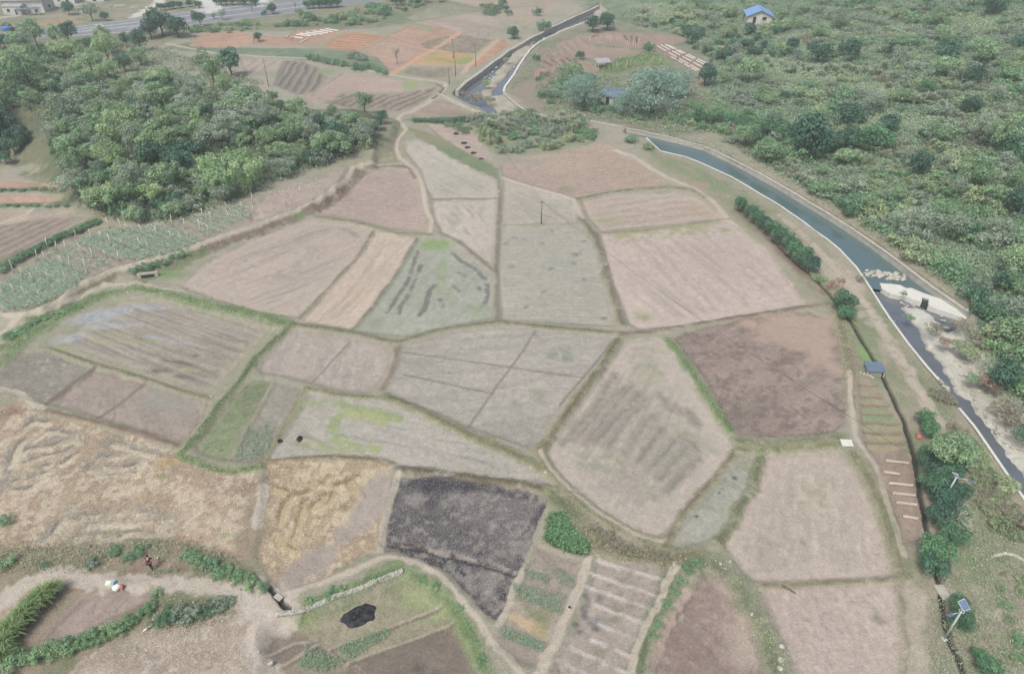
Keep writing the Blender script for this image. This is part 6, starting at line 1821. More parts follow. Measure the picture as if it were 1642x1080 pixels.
# burnt straw heaps
def ash_heap(px, py, a, b, rz, h, label, name='ash_heap'):
    p = at([(px, py)])[0]
    p = np.array([p[0], p[1], T(p[0], p[1]) - 0.22])
    r = np.random.default_rng(int(px))
    v, f = [], []
    nr, na = 8, 26
    edge = 1 + 0.13 * r.normal(size=na)
    edge = (edge + np.roll(edge, 1) + np.roll(edge, -1)) / 3 * (1 + 0.04 * r.normal(size=na))
    for k in range(nr + 1):
        for j in range(na):
            t = k / nr
            an = 6.283 * j / na
            v.append((math.cos(an) * a * t * edge[j], math.sin(an) * b * t * edge[j], h * (1 - t * t) * (0.7 + 0.6 * r.random()) + 0.03 - 0.1 * (t == 1)))
    for k in range(nr):
        for j in range(na):
            f.append((k * na + j, (k + 1) * na + j, (k + 1) * na + (j + 1) % na, k * na + (j + 1) % na))
    link(name, mesh_np(name, v, faces=f, mats=[M_ASH], smooth=False), None, p, rz, label=label, category='ash heap')


ash_heap(575, 985, 1.65, 1.15, 0.5, 0.3, 'big black heap of burnt straw on the grass of the walled garden')
for x_, y_, lab_ in [(731, 213, 'topmost'), (744, 228, 'second from the top'), (750, 235, 'middle one'), (759, 244, 'fourth from the top'), (771, 254, 'lowest')]:
    ash_heap(x_, y_, 0.75, 0.5, 0, 0.25, 'dark heap on the pale tapering plot, ' + lab_ + ' of five')
ash_heap(448, 705, 0.42, 0.34, 0, 0.25, 'small black ash heap at the left end of the long grey field')
ash_heap(480, 701, 0.36, 0.42, 0, 0.3, 'small black ash heap right of the other in the long grey field')

# ---------------------------------------------------------------- poles, lines, lamps
POLE_TOPS = {}


def utility_pole(px, py, h, label, key, lean=(0, 0), wood=True):
    p = at([(px, py)])[0]
    e = thing('utility_pole', label, 'utility pole', p)
    m = MB()
    m.tube([(0, 0, -0.5), (lean[0] * 0.5, lean[1] * 0.5, h * 0.5), (lean[0], lean[1], h)], [0.11, 0.095, 0.075], 9)
    link('pole', m.mesh('pole', M_WOOD if wood else M_WIRE, True), e)
    m = MB().box((lean[0], lean[1], h - 0.35), (1.0, 0.07, 0.07), 0.4)
    link('crossarm', m.mesh('crossarm', M_BARK), e)
    for s in (-0.42, 0.42):
        m = MB().tube([(lean[0] + s * math.cos(0.4), lean[1] + s * math.sin(0.4), h - 0.32), (lean[0] + s * math.cos(0.4), lean[1] + s * math.sin(0.4), h - 0.12)], [0.05, 0.035], 7)
        link('insulator', m.mesh('insulator', M_WHITE), e)
    POLE_TOPS[key] = Vector((p[0] + lean[0], p[1] + lean[1], p[2] + h - 0.1))


M_POLE = mat('pole_dark', (128, 122, 116), 0.9, 0.1, 0, 0.15, 2)
M_WOOD_KEEP = M_WOOD
M_WOOD = M_POLE
utility_pole(868, 358, 4.4, 'lone dark utility pole standing in the dusty plot at the centre', 'mid')
utility_pole(730.5, 121, 6.6, 'tallest utility pole beside the concrete corner of the upper stream', 'far1')
utility_pole(720.5, 135, 4.6, 'short utility pole where the footpath meets the stream wall', 'far2')
utility_pole(763, 105, 5.8, 'utility pole at the edge of the orange earth bank by the stream', 'far3')
utility_pole(727, 92, 5.6, 'utility pole in the middle of the orange and green plots', 'far4')
utility_pole(431, 139, 7.5, 'bare pole standing at the edge of the dark furrowed field behind the wood', 'wood')
M_WOOD = M_WOOD_KEEP


def solar_lamp(px, py, h, label, rz, key, lean, ps=1.0):
    p = at([(px, py)])[0]
    e = thing('street_lamp', label, 'street lamp', p, rz)
    M = Matrix.Rotation(-rz, 3, 'Z')
    L_ = M @ Vector((lean[0], lean[1], 0))
    top = Vector((L_.x, L_.y, h))
    link('base_plate', MB().box((0, 0, 0.03), (0.4, 0.4, 0.06)).mesh('base_plate', M_METAL), e)
    link('pole', MB().tube([(0, 0, 0), top * 0.5, top], [0.085, 0.075, 0.06], 10).mesh('pole', M_METAL, True), e)
    arm = MB().tube([top - Vector((0, 0, 0.25)), top + Vector((-0.55, 0, 0.05)), top + Vector((-1.0, 0, 0.15))], [0.035, 0.03, 0.03], 7)
    link('arm', arm.mesh('arm', M_METAL, True), e)
    lh = link('lamp_head', MB().box(tuple(top + Vector((-1.25, 0, 0.17))), (0.62, 0.24, 0.08), 0, Matrix.Rotation(0.15, 4, 'Y')).mesh('lamp_head', M_SLATE), e)
    link('diffuser', MB().box(tuple(top + Vector((-1.25, 0, 0.118))), (0.46, 0.18, 0.02), 0, Matrix.Rotation(0.15, 4, 'Y')).mesh('diffuser', M_WHITE), lh)
    ring = MB()
    pts = [top + Vector((0.02 + 0.2 * math.cos(t), 0.2 * math.sin(t), 0.02)) for t in [6.283 * k / 14 for k in range(15)]]
    ring.tube(pts, 0.025, 5)
    link('ring_bracket', ring.mesh('ring_bracket', M_METAL, True), e)
    tl = Matrix.Rotation(0.5, 4, 'X') @ Matrix.Rotation(0.1, 4, 'Y')
    pc = top + Vector((0.25, 0.2, 0.45))
    link('bracket', MB().tube([top, pc], 0.03, 6).mesh('bracket', M_METAL), e)
    sp = link('solar_panel', MB().box(tuple(pc), (0.94 * ps, 0.98 * ps, 0.05), 0, tl).mesh('solar_panel', M_METAL), e)
    n = (tl.to_3x3() @ Vector((0, 0, 1)))
    link('solar_cells', MB().box(tuple(pc + n * 0.03), (0.84 * ps, 0.88 * ps, 0.02), 0, tl).mesh('solar_cells', M_PANEL), sp)
    POLE_TOPS[key] = Vector((p[0] + lean[0], p[1] + lean[1], p[2] + h))


solar_lamp(1514, 1024, 5.0, 'tall white solar street lamp leaning over the ditch at the bottom right', 0.35, 'lamp1', (-0.75, -0.55), 0.85)
solar_lamp(1513, 802, 3.6, 'white solar street lamp rising out of the ditch-side tree clump', 2.4, 'lamp2', (0, 0), 0.6)


def wire(a, b, sag, label):
    org = a.copy()
    pts = []
    for k in range(33):
        t = k / 32
        q = a.lerp(b, t)
        q.z -= sag * 4 * t * (1 - t)
        pts.append(q - org)
    link('overhead_cable', MB().tube(pts, 0.022, 5).mesh('overhead_cable', M_WIRE, True), None, org, label=label, category='cable')


wire(POLE_TOPS['mid'], POLE_TOPS['lamp2'] + Vector((0, 0, -0.6)), 1.6, 'thin cable running from the lone centre pole down to the tree clump by the ditch')
wire(POLE_TOPS['mid'], POLE_TOPS['far2'], 1.0, 'thin cable running from the lone centre pole up towards the stream wall')
wire(POLE_TOPS['far1'], POLE_TOPS['far3'], 0.3, 'short cable between two poles beside the upper stream')
wire(POLE_TOPS['far1'], POLE_TOPS['far2'], 0.2, 'short cable between the tallest and the short pole by the stream wall')

# ---------------------------------------------------------------- stakes
STK = []
for k in range(3):
    r = random.Random(40 + k)
    m = MB().tube([(0, 0, -0.2), (r.uniform(-.05, .05), r.uniform(-.05, .05), 1.0), (r.uniform(-.1, .1), r.uniform(-.1, .1), 2.0)], [0.075, 0.065, 0.055], 5)
    STK.append(m.mesh('stake', M_WOOD, True))
rr = random.Random(8)
SP = np.asarray([(0, 500), (0, 440), (40, 415), (85, 390), (125, 370), (180, 360), (250, 360), (330, 345), (385, 322), (408, 318), (416, 340), (330, 378), (265, 402), (230, 410), (180, 424), (130, 444), (90, 474), (40, 490)], float)
WPoly = W(SP)
a0, b0 = W([(150, 470)])[0], W([(0, 440)])[0]
d0 = (W([(140, 440)])[0] - W([(40, 420)])[0])
d0 /= np.linalg.norm(d0)
n0 = np.array([-d0[1], d0[0]])
lo, hi = WPoly.min(0), WPoly.max(0)
cand = []
for i in range(-40, 41):
    for j in range(-40, 41):
        q = WPoly.mean(0) + d0 * i * 2.5 + n0 * j * 4.2 + np.array([rr.uniform(-.5, .5), rr.uniform(-.5, .5)])
        if inside(WPoly, np.array([q[0]]), np.array([q[1]]))[0]:
            cand.append(q)
rr.shuffle(cand)
for q in cand[:130]:
    o = link('stake', rr.choice(STK), None, (q[0], q[1], T(q[0], q[1])), rr.uniform(0, 6.28), (1.0, 1.0, rr.uniform(0.7, 1.1)), label='thin pale wooden stake standing in the terraced vegetable plots', category='stake', group='stakes in the terraced vegetable plots')
    o.rotation_euler = (rr.uniform(-.14, .14), rr.uniform(-.14, .14), rr.uniform(0, 6.28))
for poly_, n_, lab_, s_ in [([(978, 108), (1066, 95), (1072, 108), (1030, 110), (985, 120)], 26, 'pale cane propping the bean plot east of the stream', 0.9), ([(932, 60), (1030, 68), (1024, 78), (935, 66)], 34, 'pale cane in the rack of dry canes above the bean plot', 0.8),
                            ([(420, 330), (430, 312), (540, 280), (520, 300), (440, 345)], 30, 'short pale stake on the dry upper terrace', 0.45)]:
    for p in at(scatter(poly_, n_, 3, n_)):
        o = link('stake', rr.choice(STK), None, p, 0, (0.5, 0.5, s_ * rr.uniform(.8, 1.2)), label=lab_, category='stake', group=lab_.split(' in ')[-1].split(' on ')[-1] + ' stakes')
        o.rotation_euler = (rr.uniform(-.1, .1), rr.uniform(-.1, .1), 0)


# ---------------------------------------------------------------- plastic strips on beds
M_OLD_FILM = mat('weathered_film', (190, 178, 166), 0.7, 0.2, 0, 0.2, 5)


def film(x0, y0, x1, y1, w, label, group, m=None):
    P = W([(x0, y0), (x1, y1)])
    L_ = np.linalg.norm(P[1] - P[0])
    d = (P[1] - P[0]) / L_
    nn = np.array([-d[1], d[0]])
    r = np.random.default_rng(int(x0 * 7 + y0))
    n = max(4, int(L_ / 0.5))
    v, f = [], []
    o = P[0]
    z0 = float(T(o[0], o[1]))
    for k in range(n + 1):
        for j, s in enumerate((-1, -0.5, 0, 0.5, 1)):
            q = P[0] + d * L_ * k / n + nn * w * 0.5 * s * (0.75 + 0.4 * r.random())
            v.append((q[0] - o[0], q[1] - o[1], float(T(q[0], q[1])) - z0 + 0.02 + 0.16 * (1 - s * s) + 0.05 * r.random() - (0.15 if abs(s) == 1 else 0)))
    for k in range(n):
        for j in range(4):
            f.append((k * 5 + j, (k + 1) * 5 + j, (k + 1) * 5 + j + 1, k * 5 + j + 1))
    link('plastic_strip', mesh_np('plastic_strip', v, faces=f, mats=[m or M_FILM]), None, (o[0], o[1], z0), label=label, category='plastic strip', group=group)


for a_ in [(476, 55.5, 499, 58), (481, 53.6, 508, 56.5), (491, 51.8, 519, 55), (502, 49.8, 527, 53.2), (513, 48, 534, 51.6), (522, 46.4, 543, 49.2), (472, 59.5, 486, 61.5), (478, 70, 494, 61.5), (458, 61, 462, 57), (466, 62, 469, 59)]:
    film(*a_, 0.5, 'white plastic strip laid over a bed of the orange plot below the highway', 'white plastic strips of the orange plot')
for (x0, y0, x1, y1) in [(1054, 74, 1122, 113), (1060, 72.5, 1127, 108), (1067, 72, 1130, 104), (1072, 73, 1132, 101), (1076, 91, 1118, 114)]:
    for t0, t1 in [(0, .22), (.27, .46), (.52, .74), (.78, 1)]:
        film(x0 + (x1 - x0) * t0, y0 + (y1 - y0) * t0, x0 + (x1 - x0) * t1, y0 + (y1 - y0) * t1, 0.3, 'piece of white plastic strip in the long rows right of the bean plot', 'white plastic strips right of the bean plot')
for k, (x0, x1, y_) in enumerate([(1420, 1457, 738), (1417, 1443, 756), (1425, 1464, 774), (1431, 1468, 790), (1437, 1470, 805), (1448, 1472, 827)]):
    film(x0, y_, x1, y_ + 4, 0.15, 'crumpled pale plastic strip across the brown garden strip beside the ditch', 'plastic strips across the garden strip', M_OLD_FILM)


# ---------------------------------------------------------------- buildings and small objects
def gable_house(loc, rz, L_, w, h, rise, label, roof_m, wall_m, over=0.5, doors=(), windows=(), name='house', chimney=False):
    e = thing(name, label, 'house' if name == 'house' else 'shed', loc, rz)
    m = MB()
    hw, hl = w / 2, L_ / 2
    v = [(-hl, -hw, -0.6), (hl, -hw, -0.6), (hl, hw, -0.6), (-hl, hw, -0.6), (-hl, -hw, h), (hl, -hw, h), (hl, hw, h), (-hl, hw, h), (-hl, 0, h + rise), (hl, 0, h + rise)]
    m.add(v, [(0, 1, 5, 4), (1, 2, 6, 9, 5), (2, 3, 7, 6), (3, 0, 4, 8, 7)])
    link('wall', m.mesh('wall', wall_m), e)
    r = MB()
    k = rise / hw
    for s in (-1, 1):
        a = (-hl - over, 0, h + rise + 0.06)
        pts = [(-hl - over, 0, h + rise + 0.08), (hl + over, 0, h + rise + 0.08), (hl + over, s * (hw + over), h - k * over + 0.08), (-hl - over, s * (hw + over), h - k * over + 0.08)]
        pts2 = [(p[0], p[1], p[2] + 0.12) for p in pts]
        r.add(pts + pts2, [(0, 1, 2, 3), (4, 5, 6, 7), (0, 1, 5, 4), (1, 2, 6, 5), (2, 3, 7, 6), (3, 0, 4, 7)])
    ro = link('roof', r.mesh('roof', roof_m), e)
    link('ridge_cap', MB().tube([(-hl - over, 0, h + rise + 0.2), (hl + over, 0, h + rise + 0.2)], 0.12, 6).mesh('ridge_cap', roof_m), ro)
    if chimney:
        link('chimney', MB().box((hl * 0.3, hw * 0.4, h + rise * 0.8), (0.6, 0.6, 1.4)).mesh('chimney', wall_m), ro)
    for nm, lst, hgt, z0 in (('door', doors, 2.0, 1.0), ('window', windows, 1.0, 1.55)):
        for (face, pos, ww) in lst:
            if face in 'sn':
                c, s = (pos, (-hw - 0.02) if face == 's' else hw + 0.02, z0), (ww, 0.1, hgt)
            else:
                c, s = ((hl + 0.02) if face == 'e' else -hl - 0.02, pos, z0), (0.1, ww, hgt)
            dd = link(nm, MB().box(c, s).mesh(nm, M_DARK), e)
            if nm == 'window':
                link('sill', MB().box((c[0], c[1], z0 - hgt / 2 - 0.06), (s[0] + 0.15, s[1] + 0.15, 0.1)).mesh('sill', M_WHITE), dd)
    return e


p = at([(1215, 33)])[0]
gable_house(p, R(80), 9.5, 8.0, 2.2, 1.7, 'small house with a bright blue sheet roof standing alone in the scrub on the slope', M_BLUE, M_WALL, 0.6, doors=(('w', 1.8, 1.0),), windows=(('w', -1.4, 1.3), ('s', 1.5, 1.2)))
p = at([(986, 166)])[0]
gable_house(p, R(-28), 6.0, 4.6, 2.4, 1.0, 'white shed with a slate-blue roof half hidden behind the willows', M_SLATE, M_WALL, 0.4, doors=(('s', -1.2, 0.9),), windows=(('s', 0.9, 1.1),), name='shed')
# grey shelter roof on posts near the bean plot
p = at([(966, 108)])[0]
e = thing('shelter', 'small open shelter with a sloping grey sheet roof beside the bean plot', 'shelter', p, 0.25)
for sx in (-1.7, 1.7):
    for sy in (-1.1, 1.1):
        link('post', MB().tube([(sx, sy, -0.2), (sx, sy, 1.7 + (0.3 if sy > 0 else 0))], 0.07, 6).mesh('post', M_WOOD), e)
link('roof', MB().box((0, 0, 1.95), (4.4, 3.4, 0.1), 0, Matrix.Rotation(0.16, 4, 'X')).mesh('roof', M_GREYROOF), e)
# blue sheet roofed hut at the ditch
p = at([(1402, 600)])[0]
e = thing('hut', 'little hut with a flat slate-blue roof at the end of the garden strip', 'hut', p, -0.12)
link('wall', MB().box((0, 0.55, 0.2), (1.7, 1.3, 1.0)).mesh('wall', M_CONC), e)
link('roof', MB().box((0, 0.55, 0.78), (2.2, 1.9, 0.08), 0, Matrix.Rotation(0.08, 4, 'X')).mesh('roof', M_SLATE), e)
for x_ in (-1.0, 1.0):
    link('post', MB().tube([(x_, -0.3, -0.1), (x_, -0.3, 0.7)], 0.05, 6).mesh('post', M_WOOD), e)
for k, (x_, y_) in enumerate([(1386, 600), (1391, 602), (1396, 603), (1399, 606), (1380, 598)]):
    q = at([(x_, y_)])[0]
    rock(q, 0.45, 'white stone in the short pile beside the little blue-roofed hut', 'stones beside the hut')
# white board on the bund
p = at([(1357, 712)])[0]
e = thing('board', 'white rectangular board lying on the bund above the rounded field', 'board', (p[0], p[1], p[2] + 0.12), -0.08)
link('sheet', MB().box((0, 0, 0.1), (1.25, 0.95, 0.08), 0, Matrix.Rotation(0.12, 4, 'X')).mesh('sheet', M_WHITE), e)
link('batten', MB().box((0, 0, 0.02), (1.1, 0.1, 0.08)).mesh('batten', M_WOOD), e)
# red cloth by the trees
M_RED = mat('red_cloth', (186, 110, 96), 0.8, 0.1, 0, 0.2, 4)
M_MAROON = mat('maroon_cloth', (96, 38, 62), 0.85, 0.1, 0, 0.2, 8)
M_TROUSER = mat('dark_cloth', (58, 52, 54), 0.9, 0.1, 0, 0.2, 8)
M_SKIN = mat('skin', (200, 152, 128), 0.6, 0.3, 0, 0.05, 8)
M_HAIR = mat('hair', (40, 36, 36), 0.7, 0.2, 0, 0.2, 12)
M_SACK = mat('white_sack', (236, 236, 236), 0.7, 0.2, 0, 0.06, 5)
M_TARP = mat('blue_tarpaulin', (72, 122, 214), 0.6, 0.3, 0, 0.1, 3)
M_PALEBLUE = mat('pale_blue', (150, 176, 200), 0.6, 0.3, 0, 0.08, 4)
M_CREAM = mat('cream', (232, 230, 206), 0.7, 0.2, 0, 0.06, 4)


def crumple(name, px, py, sx, sy, sz, m, label, cat, rz=0.0, seed=1, parent=None, off=(0, 0, 0)):
    r = np.random.default_rng(seed)
    v, f = [], []
    nu, nv = 12, 9
    for i in range(nu):
        for j in range(nv):
            a, b = 6.283 * i / nu, math.pi * j / (nv - 1)
            k = 1 + 0.16 * r.normal() * (0 < j < nv - 1)
            v.append((sx * math.cos(a) * math.sin(b) * k + off[0], sy * math.sin(a) * math.sin(b) * k + off[1], sz * (0.75 - 0.9 * math.cos(b)) * (1 if j < nv else 1) * 0.55 + off[2]))
    for i in range(nu):
        for j in range(nv - 1):
            f.append((i * nv + j, ((i + 1) % nu) * nv + j, ((i + 1) % nu) * nv + j + 1, i * nv + j + 1))
    me = mesh_np(name, v, faces=f, mats=[m], smooth=False)
    if parent is not None:
        return link(name, me, parent)
    p = at([(px, py)])[0]
    return link(name, me, None, p, rz, label=label, category=cat)


crumple('cloth', 1472, 701, 0.28, 0.4, 0.5, M_RED, 'crumpled red cloth lying under the topmost ditch-side tree', 'cloth', 0, 4)
crumple('tarpaulin', 11, 49, 1.6, 1.2, 1.6, M_TARP, 'bright blue tarpaulin bundle at the far left of the highway', 'tarpaulin', 0, 5)
crumple('barrel_heap', 21, 50, 1.0, 0.9, 1.5, M_DARK, 'dark heap right of the blue tarpaulin at the roadside', 'heap', 0, 6)
p = at([(178, 937)])[0]
e = thing('box', 'cream and pale blue box at the track edge, left of the white sack', 'box', p, 0.05)
link('body', MB().box((0, 0, 0.18), (0.75, 0.42, 0.36)).mesh('body', M_CREAM), e)
link('lid', MB().box((0.24, 0, 0.385), (0.3, 0.46, 0.05)).mesh('lid', M_PALEBLUE), e)
e = thing('sack', 'white sack with a red mouth lying on the track edge', 'sack', at([(188, 943)])[0], 0.1)
crumple('sack_body', 0, 0, 0.36, 0.3, 0.5, M_SACK, '', '', 0, 8, e)
crumple('sack_mouth', 0, 0, 0.18, 0.24, 0.46, M_RED, '', '', 0, 9, e, (0.45, 0.02, 0))
p = at([(913, 976)])[0]
e = thing('bucket', 'small white bucket with a dark inside on the garden path', 'bucket', p)
link('body', MB().tube([(0, 0, 0), (0, 0, 0.3)], [0.13, 0.17], 12).mesh('body', M_SACK), e)
link('rim', MB().tube([(0, 0, 0.3), (0, 0, 0.315)], [0.15, 0.15], 12).mesh('rim', M_DARK), e)
p = at([(1265, 945)])[0]
link('log', MB().tube([(-0.5, 0.4, 0.02), (0, 0.05, 0.08), (0.5, -0.4, 0.05)], [0.07, 0.08, 0.05], 7).mesh('log', M_BARK, True), None, p, label='short dark branch lying on the tan field at the lower right', category='branch')
p = at([(243, 1003)])[0]
link('log', MB().tube([(-0.5, -0.5, 0.02), (0, 0, 0.12), (0.55, 0.5, 0.1)], [0.07, 0.11, 0.08], 7).mesh('log', M_WOOD, True), None, p, label='pale dead log at the edge of the hedge beside the straw-littered field', category='log')
# culvert under the terrace
p = at([(237, 446)])[0]
e = thing('culvert', 'dark concrete culvert mouth in the bank above the flooded field', 'culvert', p, 0.25)
link('headwall', MB().box((0, 0.5, 0.2), (3.0, 0.4, 1.0)).mesh('headwall', M_CONC), e)
link('opening', MB().box((0, 0.27, 0.1), (1.9, 0.12, 0.7)).mesh('opening', M_DARK), e)
# slab bridges over the ditch
for x_, y_, s_, rz_, lab_ in [(1511, 950, (0.9, 1.5, 0.14), 0.1, 'concrete slab bridging the ditch above the leaning lamp'), (447, 958, (0.8, 0.5, 0.12), -0.6, 'broken pale slab over the ditch at the bend of the dirt track')]:
    p = at([(x_, y_)])[0]
    link('slab_bridge', MB().box((0, 0, 0.1), s_).mesh('slab_bridge', M_CONC), None, p, rz_, label=lab_, category='slab')

# houses across the highway
p = at([(50, 17)])[0]
gable_house(p, R(4), 15, 9, 4.6, 2.2, 'large grey roofed house across the highway', M_GREYROOF, M_WALL, 0.6, doors=(('s', 4.5, 1.4),), windows=(('s', -4, 1.6), ('s', 0, 1.6), ('e', 0, 1.2)), chimney=True)
p = at([(27, 22)])[0]
gable_house(p, R(2), 7, 4.5, 2.8, 0.5, 'low white outbuilding in front of the grey house', M_GREYROOF, M_WALL, 0.2, doors=(('s', 1.5, 1.0),), windows=(('s', -1.4, 1.0),), name='shed')
p = at([(48, 24)])[0]
e = thing('carport', 'long dark lean-to along the lane in front of the grey house', 'lean-to', p, 0.12)
link('roof', MB().box((0, 0, 2.2), (8.5, 2.6, 0.12), 0, Matrix.Rotation(0.1, 4, 'X')).mesh('roof', M_SLATE), e)
for x_ in (-3.8, 0, 3.8):
    for y_ in (-1.1, 1.1):
        link('post', MB().tube([(x_, y_, -0.2), (x_, y_, 2.15)], 0.08, 6).mesh('post', M_WOOD), e)
p = at([(71, 18)])[0]
e = thing('kiosk', 'small white box-like kiosk at the end of the dark lean-to', 'kiosk', p)
link('wall', MB().box((0, 0, 1.0), (2.0, 1.4, 2.0)).mesh('wall', M_WALL), e)
link('door', MB().box((0.3, -0.71, 0.9), (0.7, 0.06, 1.7)).mesh('door', M_DARK), e)
link('roof', MB().box((0, 0, 2.06), (2.3, 1.7, 0.12)).mesh('roof', M_GREYROOF), e)
p = at([(131, 22)])[0]
e = thing('kiosk', 'white shed-like box between the dark yard tree and the grey green tree', 'kiosk', p)
link('wall', MB().box((0, 0, 0.9), (1.8, 1.4, 1.8)).mesh('wall', M_WALL), e)
link('roof', MB().box((0, 0, 1.86), (2.1, 1.7, 0.12)).mesh('roof', M_GREYROOF), e)
p = at([(150, 0)])[0]
gable_house(p, R(3), 12, 7, 3.2, 1.6, 'grey roofed building cut by the top edge of the picture, right of the large house', M_GREYROOF, M_WALL, 0.5, doors=(('s', 2, 1.4),), windows=(('s', -3, 1.4), ('s', 4.5, 1.4)))
p = at([(110, 4)])[0]
gable_house(p, R(-2), 9, 6, 3.0, 1.4, 'small grey building between the large house and the top edge', M_GREYROOF, M_WALL, 0.5, doors=(('s', 1.5, 1.2),), windows=(('s', -2, 1.2),))
for x0, x1, y_, lab_ in [(184, 201, 12.5, 'long white beam-like barrier on the verge across the highway'), (176, 181, 15, 'short white barrier left of the long one across the highway'), (209, 220, 15, 'white low fence by the driveway across the highway')]:
    P = W([(x0, y_), (x1, y_ - 0.8)])
    d = P[1] - P[0]
    e = thing('barrier', lab_, 'barrier', (P[0][0], P[0][1], float(T(P[0][0], P[0][1]))), math.atan2(d[1], d[0]))
    L_ = float(np.linalg.norm(d))
    link('rail', MB().box((L_ / 2, 0, 0.8), (L_, 0.2, 0.5)).mesh('rail', M_WHITE), e)
    for t in (0.1, 0.9):
        link('post', MB().box((L_ * t, 0, 0.3), (0.2, 0.16, 0.9)).mesh('post', M_WHITE), e)
p = at([(92, 3)])[0]
for k, dx in enumerate((0, 4.5, 9)):
    pass


# ---------------------------------------------------------------- the person hoeing
def skin_body(name, joints, bones, m, root=0):
    me = bpy.data.meshes.new(name)
    me.from_pydata([tuple(j[:3]) for j in joints], bones, [])
    o = bpy.data.objects.new(name, me)
    COL.objects.link(o)
    sk = o.modifiers.new('skin', 'SKIN')
    lay = me.skin_vertices[0].data
    for k, j in enumerate(joints):
        rad = j[3]
        lay[k].radius = (rad, j[4] if len(j) > 4 else rad)
        lay[k].use_root = (k == root)
    sb = o.modifiers.new('smooth', 'SUBSURF')
    sb.levels = 1
    sb.render_levels = 2
    me.materials.append(m)
    return o


pp = at([(243, 911)])[0]
person = thing('person', 'person in a maroon jacket and dark trousers bending to work in the small hoed plot', 'person', (pp[0], pp[1], pp[2] - 0.02), R(100))
# x forward, z up; bending forward a little, one foot ahead
J = [(0, 0, 0.88, .12, .16), (0.04, 0, 1.05, .11, .15), (0.13, 0, 1.27, .12, .18), (0.20, 0, 1.40, .06, .08), (0.26, 0, 1.47, .05, .05), (0.33, 0, 1.57, .095, .085), (0.35, 0, 1.66, .07, .07)]
B = [(0, 1), (1, 2), (2, 3), (3, 4), (4, 5), (5, 6)]
for s in (-1, 1):
    n = len(J)
    fx = 0.16 * s
    J += [(0.0, 0.10 * s, 0.82, .085), (fx * 0.7 + 0.05, 0.11 * s, 0.46, .06), (fx - 0.03, 0.12 * s, 0.10, .042), (fx + 0.12, 0.13 * s, 0.04, .035)]
    B += [(0, n), (n, n + 1), (n + 1, n + 2), (n + 2, n + 3)]
    n = len(J)
    J += [(0.16, 0.20 * s, 1.34, .06), (0.28, 0.23 * s, 1.08, .045), (0.48, 0.14 * s, 0.95, .032), (0.54, 0.12 * s, 0.93, .03)]
    B += [(2, n), (n, n + 1), (n + 1, n + 2), (n + 2, n + 3)]
    h = n + 3
    for k in range(4):
        n = len(J)
        off = (k - 1.5) * 0.018
        ln_ = (0.05, 0.06, 0.056, 0.045)[k]
        J += [(0.575, 0.12 * s + off, 0.925, .009), (0.58 + ln_ * .5, 0.12 * s + off, 0.90, .008), (0.575 + ln_ * .45, 0.12 * s + off, 0.875, .007)]
        B += [(h, n), (n, n + 1), (n + 1, n + 2)]
    n = len(J)
    J += [(0.545, 0.12 * s - 0.04 * s, 0.915, .010), (0.57, 0.12 * s - 0.05 * s, 0.89, .008)]
    B += [(h, n), (n, n + 1)]
body = skin_body('body', J, B, M_SKIN)
body.parent = person
face = [(0.415, 0.035, 1.60), (0.415, -0.035, 1.60)]
for q in face:
    link('eye', MB().tube([q, (q[0] + 0.012, q[1], q[2])], [.012, .006], 6).mesh('eye', M_HAIR), person)
link('nose', MB().tube([(0.405, 0, 1.60), (0.44, 0, 1.565)], [.008, .018], 6).mesh('nose', M_SKIN), person)
link('mouth', MB().box((0.415, 0, 1.525), (0.012, 0.05, 0.012)).mesh('mouth', M_RED), person)
for s in (-1, 1):
    link('ear', MB().tube([(0.315, 0.085 * s, 1.585), (0.31, 0.105 * s, 1.59)], [.025, .018], 7).mesh('ear', M_SKIN), person)
hj = [(0.27, 0, 1.60, .085, .095), (0.32, 0, 1.69, .085, .09), (0.24, 0, 1.53, .06, .07)]
hair = skin_body('hair', hj, [(0, 1), (0, 2)], M_HAIR)
hair.parent = person
jj = [(0.02, 0, 0.90, .155, .195), (0.05, 0, 1.06, .14, .18), (0.13, 0, 1.28, .145, .21), (0.19, 0, 1.39, .08, .10)]
jb = [(0, 1), (1, 2), (2, 3)]
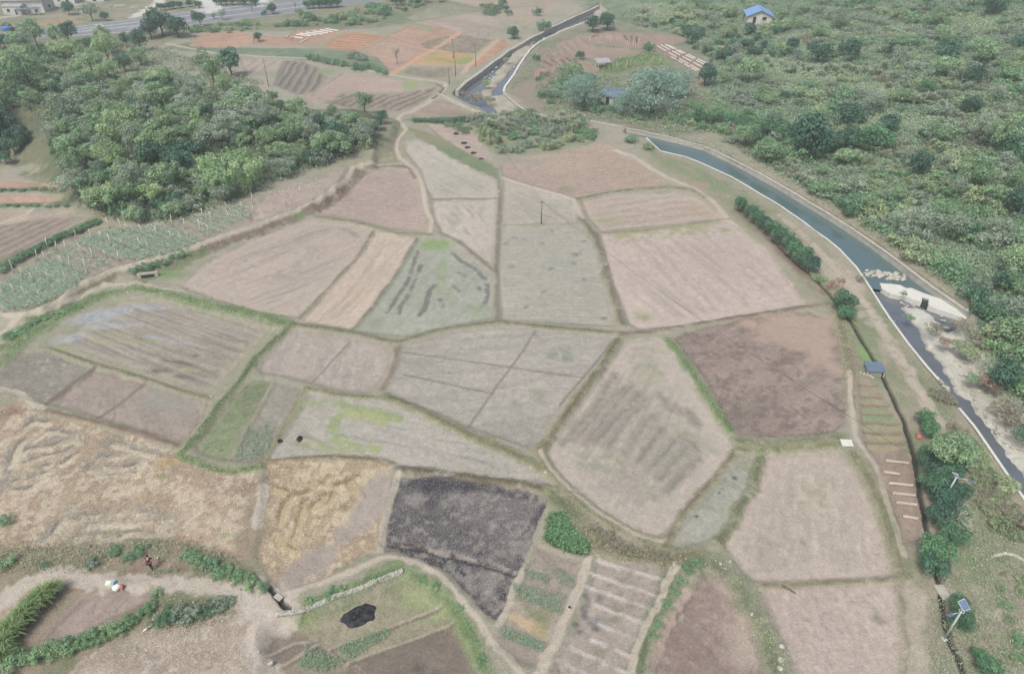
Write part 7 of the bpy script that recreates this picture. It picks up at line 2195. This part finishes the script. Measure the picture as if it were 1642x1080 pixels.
for s in (-1, 1):
    n = len(jj)
    jj += [(0.16, 0.20 * s, 1.34, .085), (0.28, 0.23 * s, 1.08, .068), (0.45, 0.15 * s, 0.965, .055)]
    jb += [(2, n), (n, n + 1), (n + 1, n + 2)]
jk = skin_body('jacket', jj, jb, M_MAROON)
jk.parent = person
tj = [(0, 0, 0.86, .145, .18)]
tb = []
for s in (-1, 1):
    n = len(tj)
    fx = 0.16 * s
    tj += [(0.0, 0.10 * s, 0.78, .115), (fx * 0.7 + 0.05, 0.11 * s, 0.46, .085), (fx - 0.03, 0.12 * s, 0.12, .066)]
    tb += [(0, n), (n, n + 1), (n + 1, n + 2)]
tr_ = skin_body('trousers', tj, tb, M_TROUSER)
tr_.parent = person
for s in (-1, 1):
    fx = 0.16 * s
    link('shoe', MB().tube([(fx - 0.09, 0.12 * s, 0.045), (fx + 0.05, 0.125 * s, 0.05), (fx + 0.17, 0.13 * s, 0.035)], [.045, .055, .035], 8).mesh('shoe', M_HAIR, True), person)
hoe = thing('hoe', 'long wooden hoe held in both hands by the person in maroon', 'hoe', (pp[0], pp[1], pp[2] - 0.02), R(100))
link('shaft', MB().tube([(0.40, 0.10, 1.06), (0.58, 0, 0.90), (1.15, -0.28, 0.12)], 0.016, 6).mesh('shaft', M_WOOD), hoe)
link('blade', MB().box((1.13, -0.27, 0.07), (0.04, 0.16, 0.18), -0.4, Matrix.Rotation(0.6, 4, 'Y')).mesh('blade', M_METAL), hoe)

# ---------------------------------------------------------------- pale air
if HAZE > 0:
    b = MB().box((0, 290, 32), (1900, 1500, 78))
    me = b.mesh('haze', M_WHITE)
    me.materials.clear()
    hm = bpy.data.materials.new('haze_air')
    hm.use_nodes = True
    hm.node_tree.nodes.clear()
    out = hm.node_tree.nodes.new('ShaderNodeOutputMaterial')
    pv = hm.node_tree.nodes.new('ShaderNodeVolumePrincipled')
    pv.inputs['Color'].default_value = (0.86, 0.93, 0.98, 1)
    pv.inputs['Density'].default_value = HAZE
    pv.inputs['Anisotropy'].default_value = 0.1
    hm.node_tree.links.new(pv.outputs[0], out.inputs['Volume'])
    me.materials.append(hm)
    link('haze', me, kind='stuff', label='pale autumn haze over the whole valley')
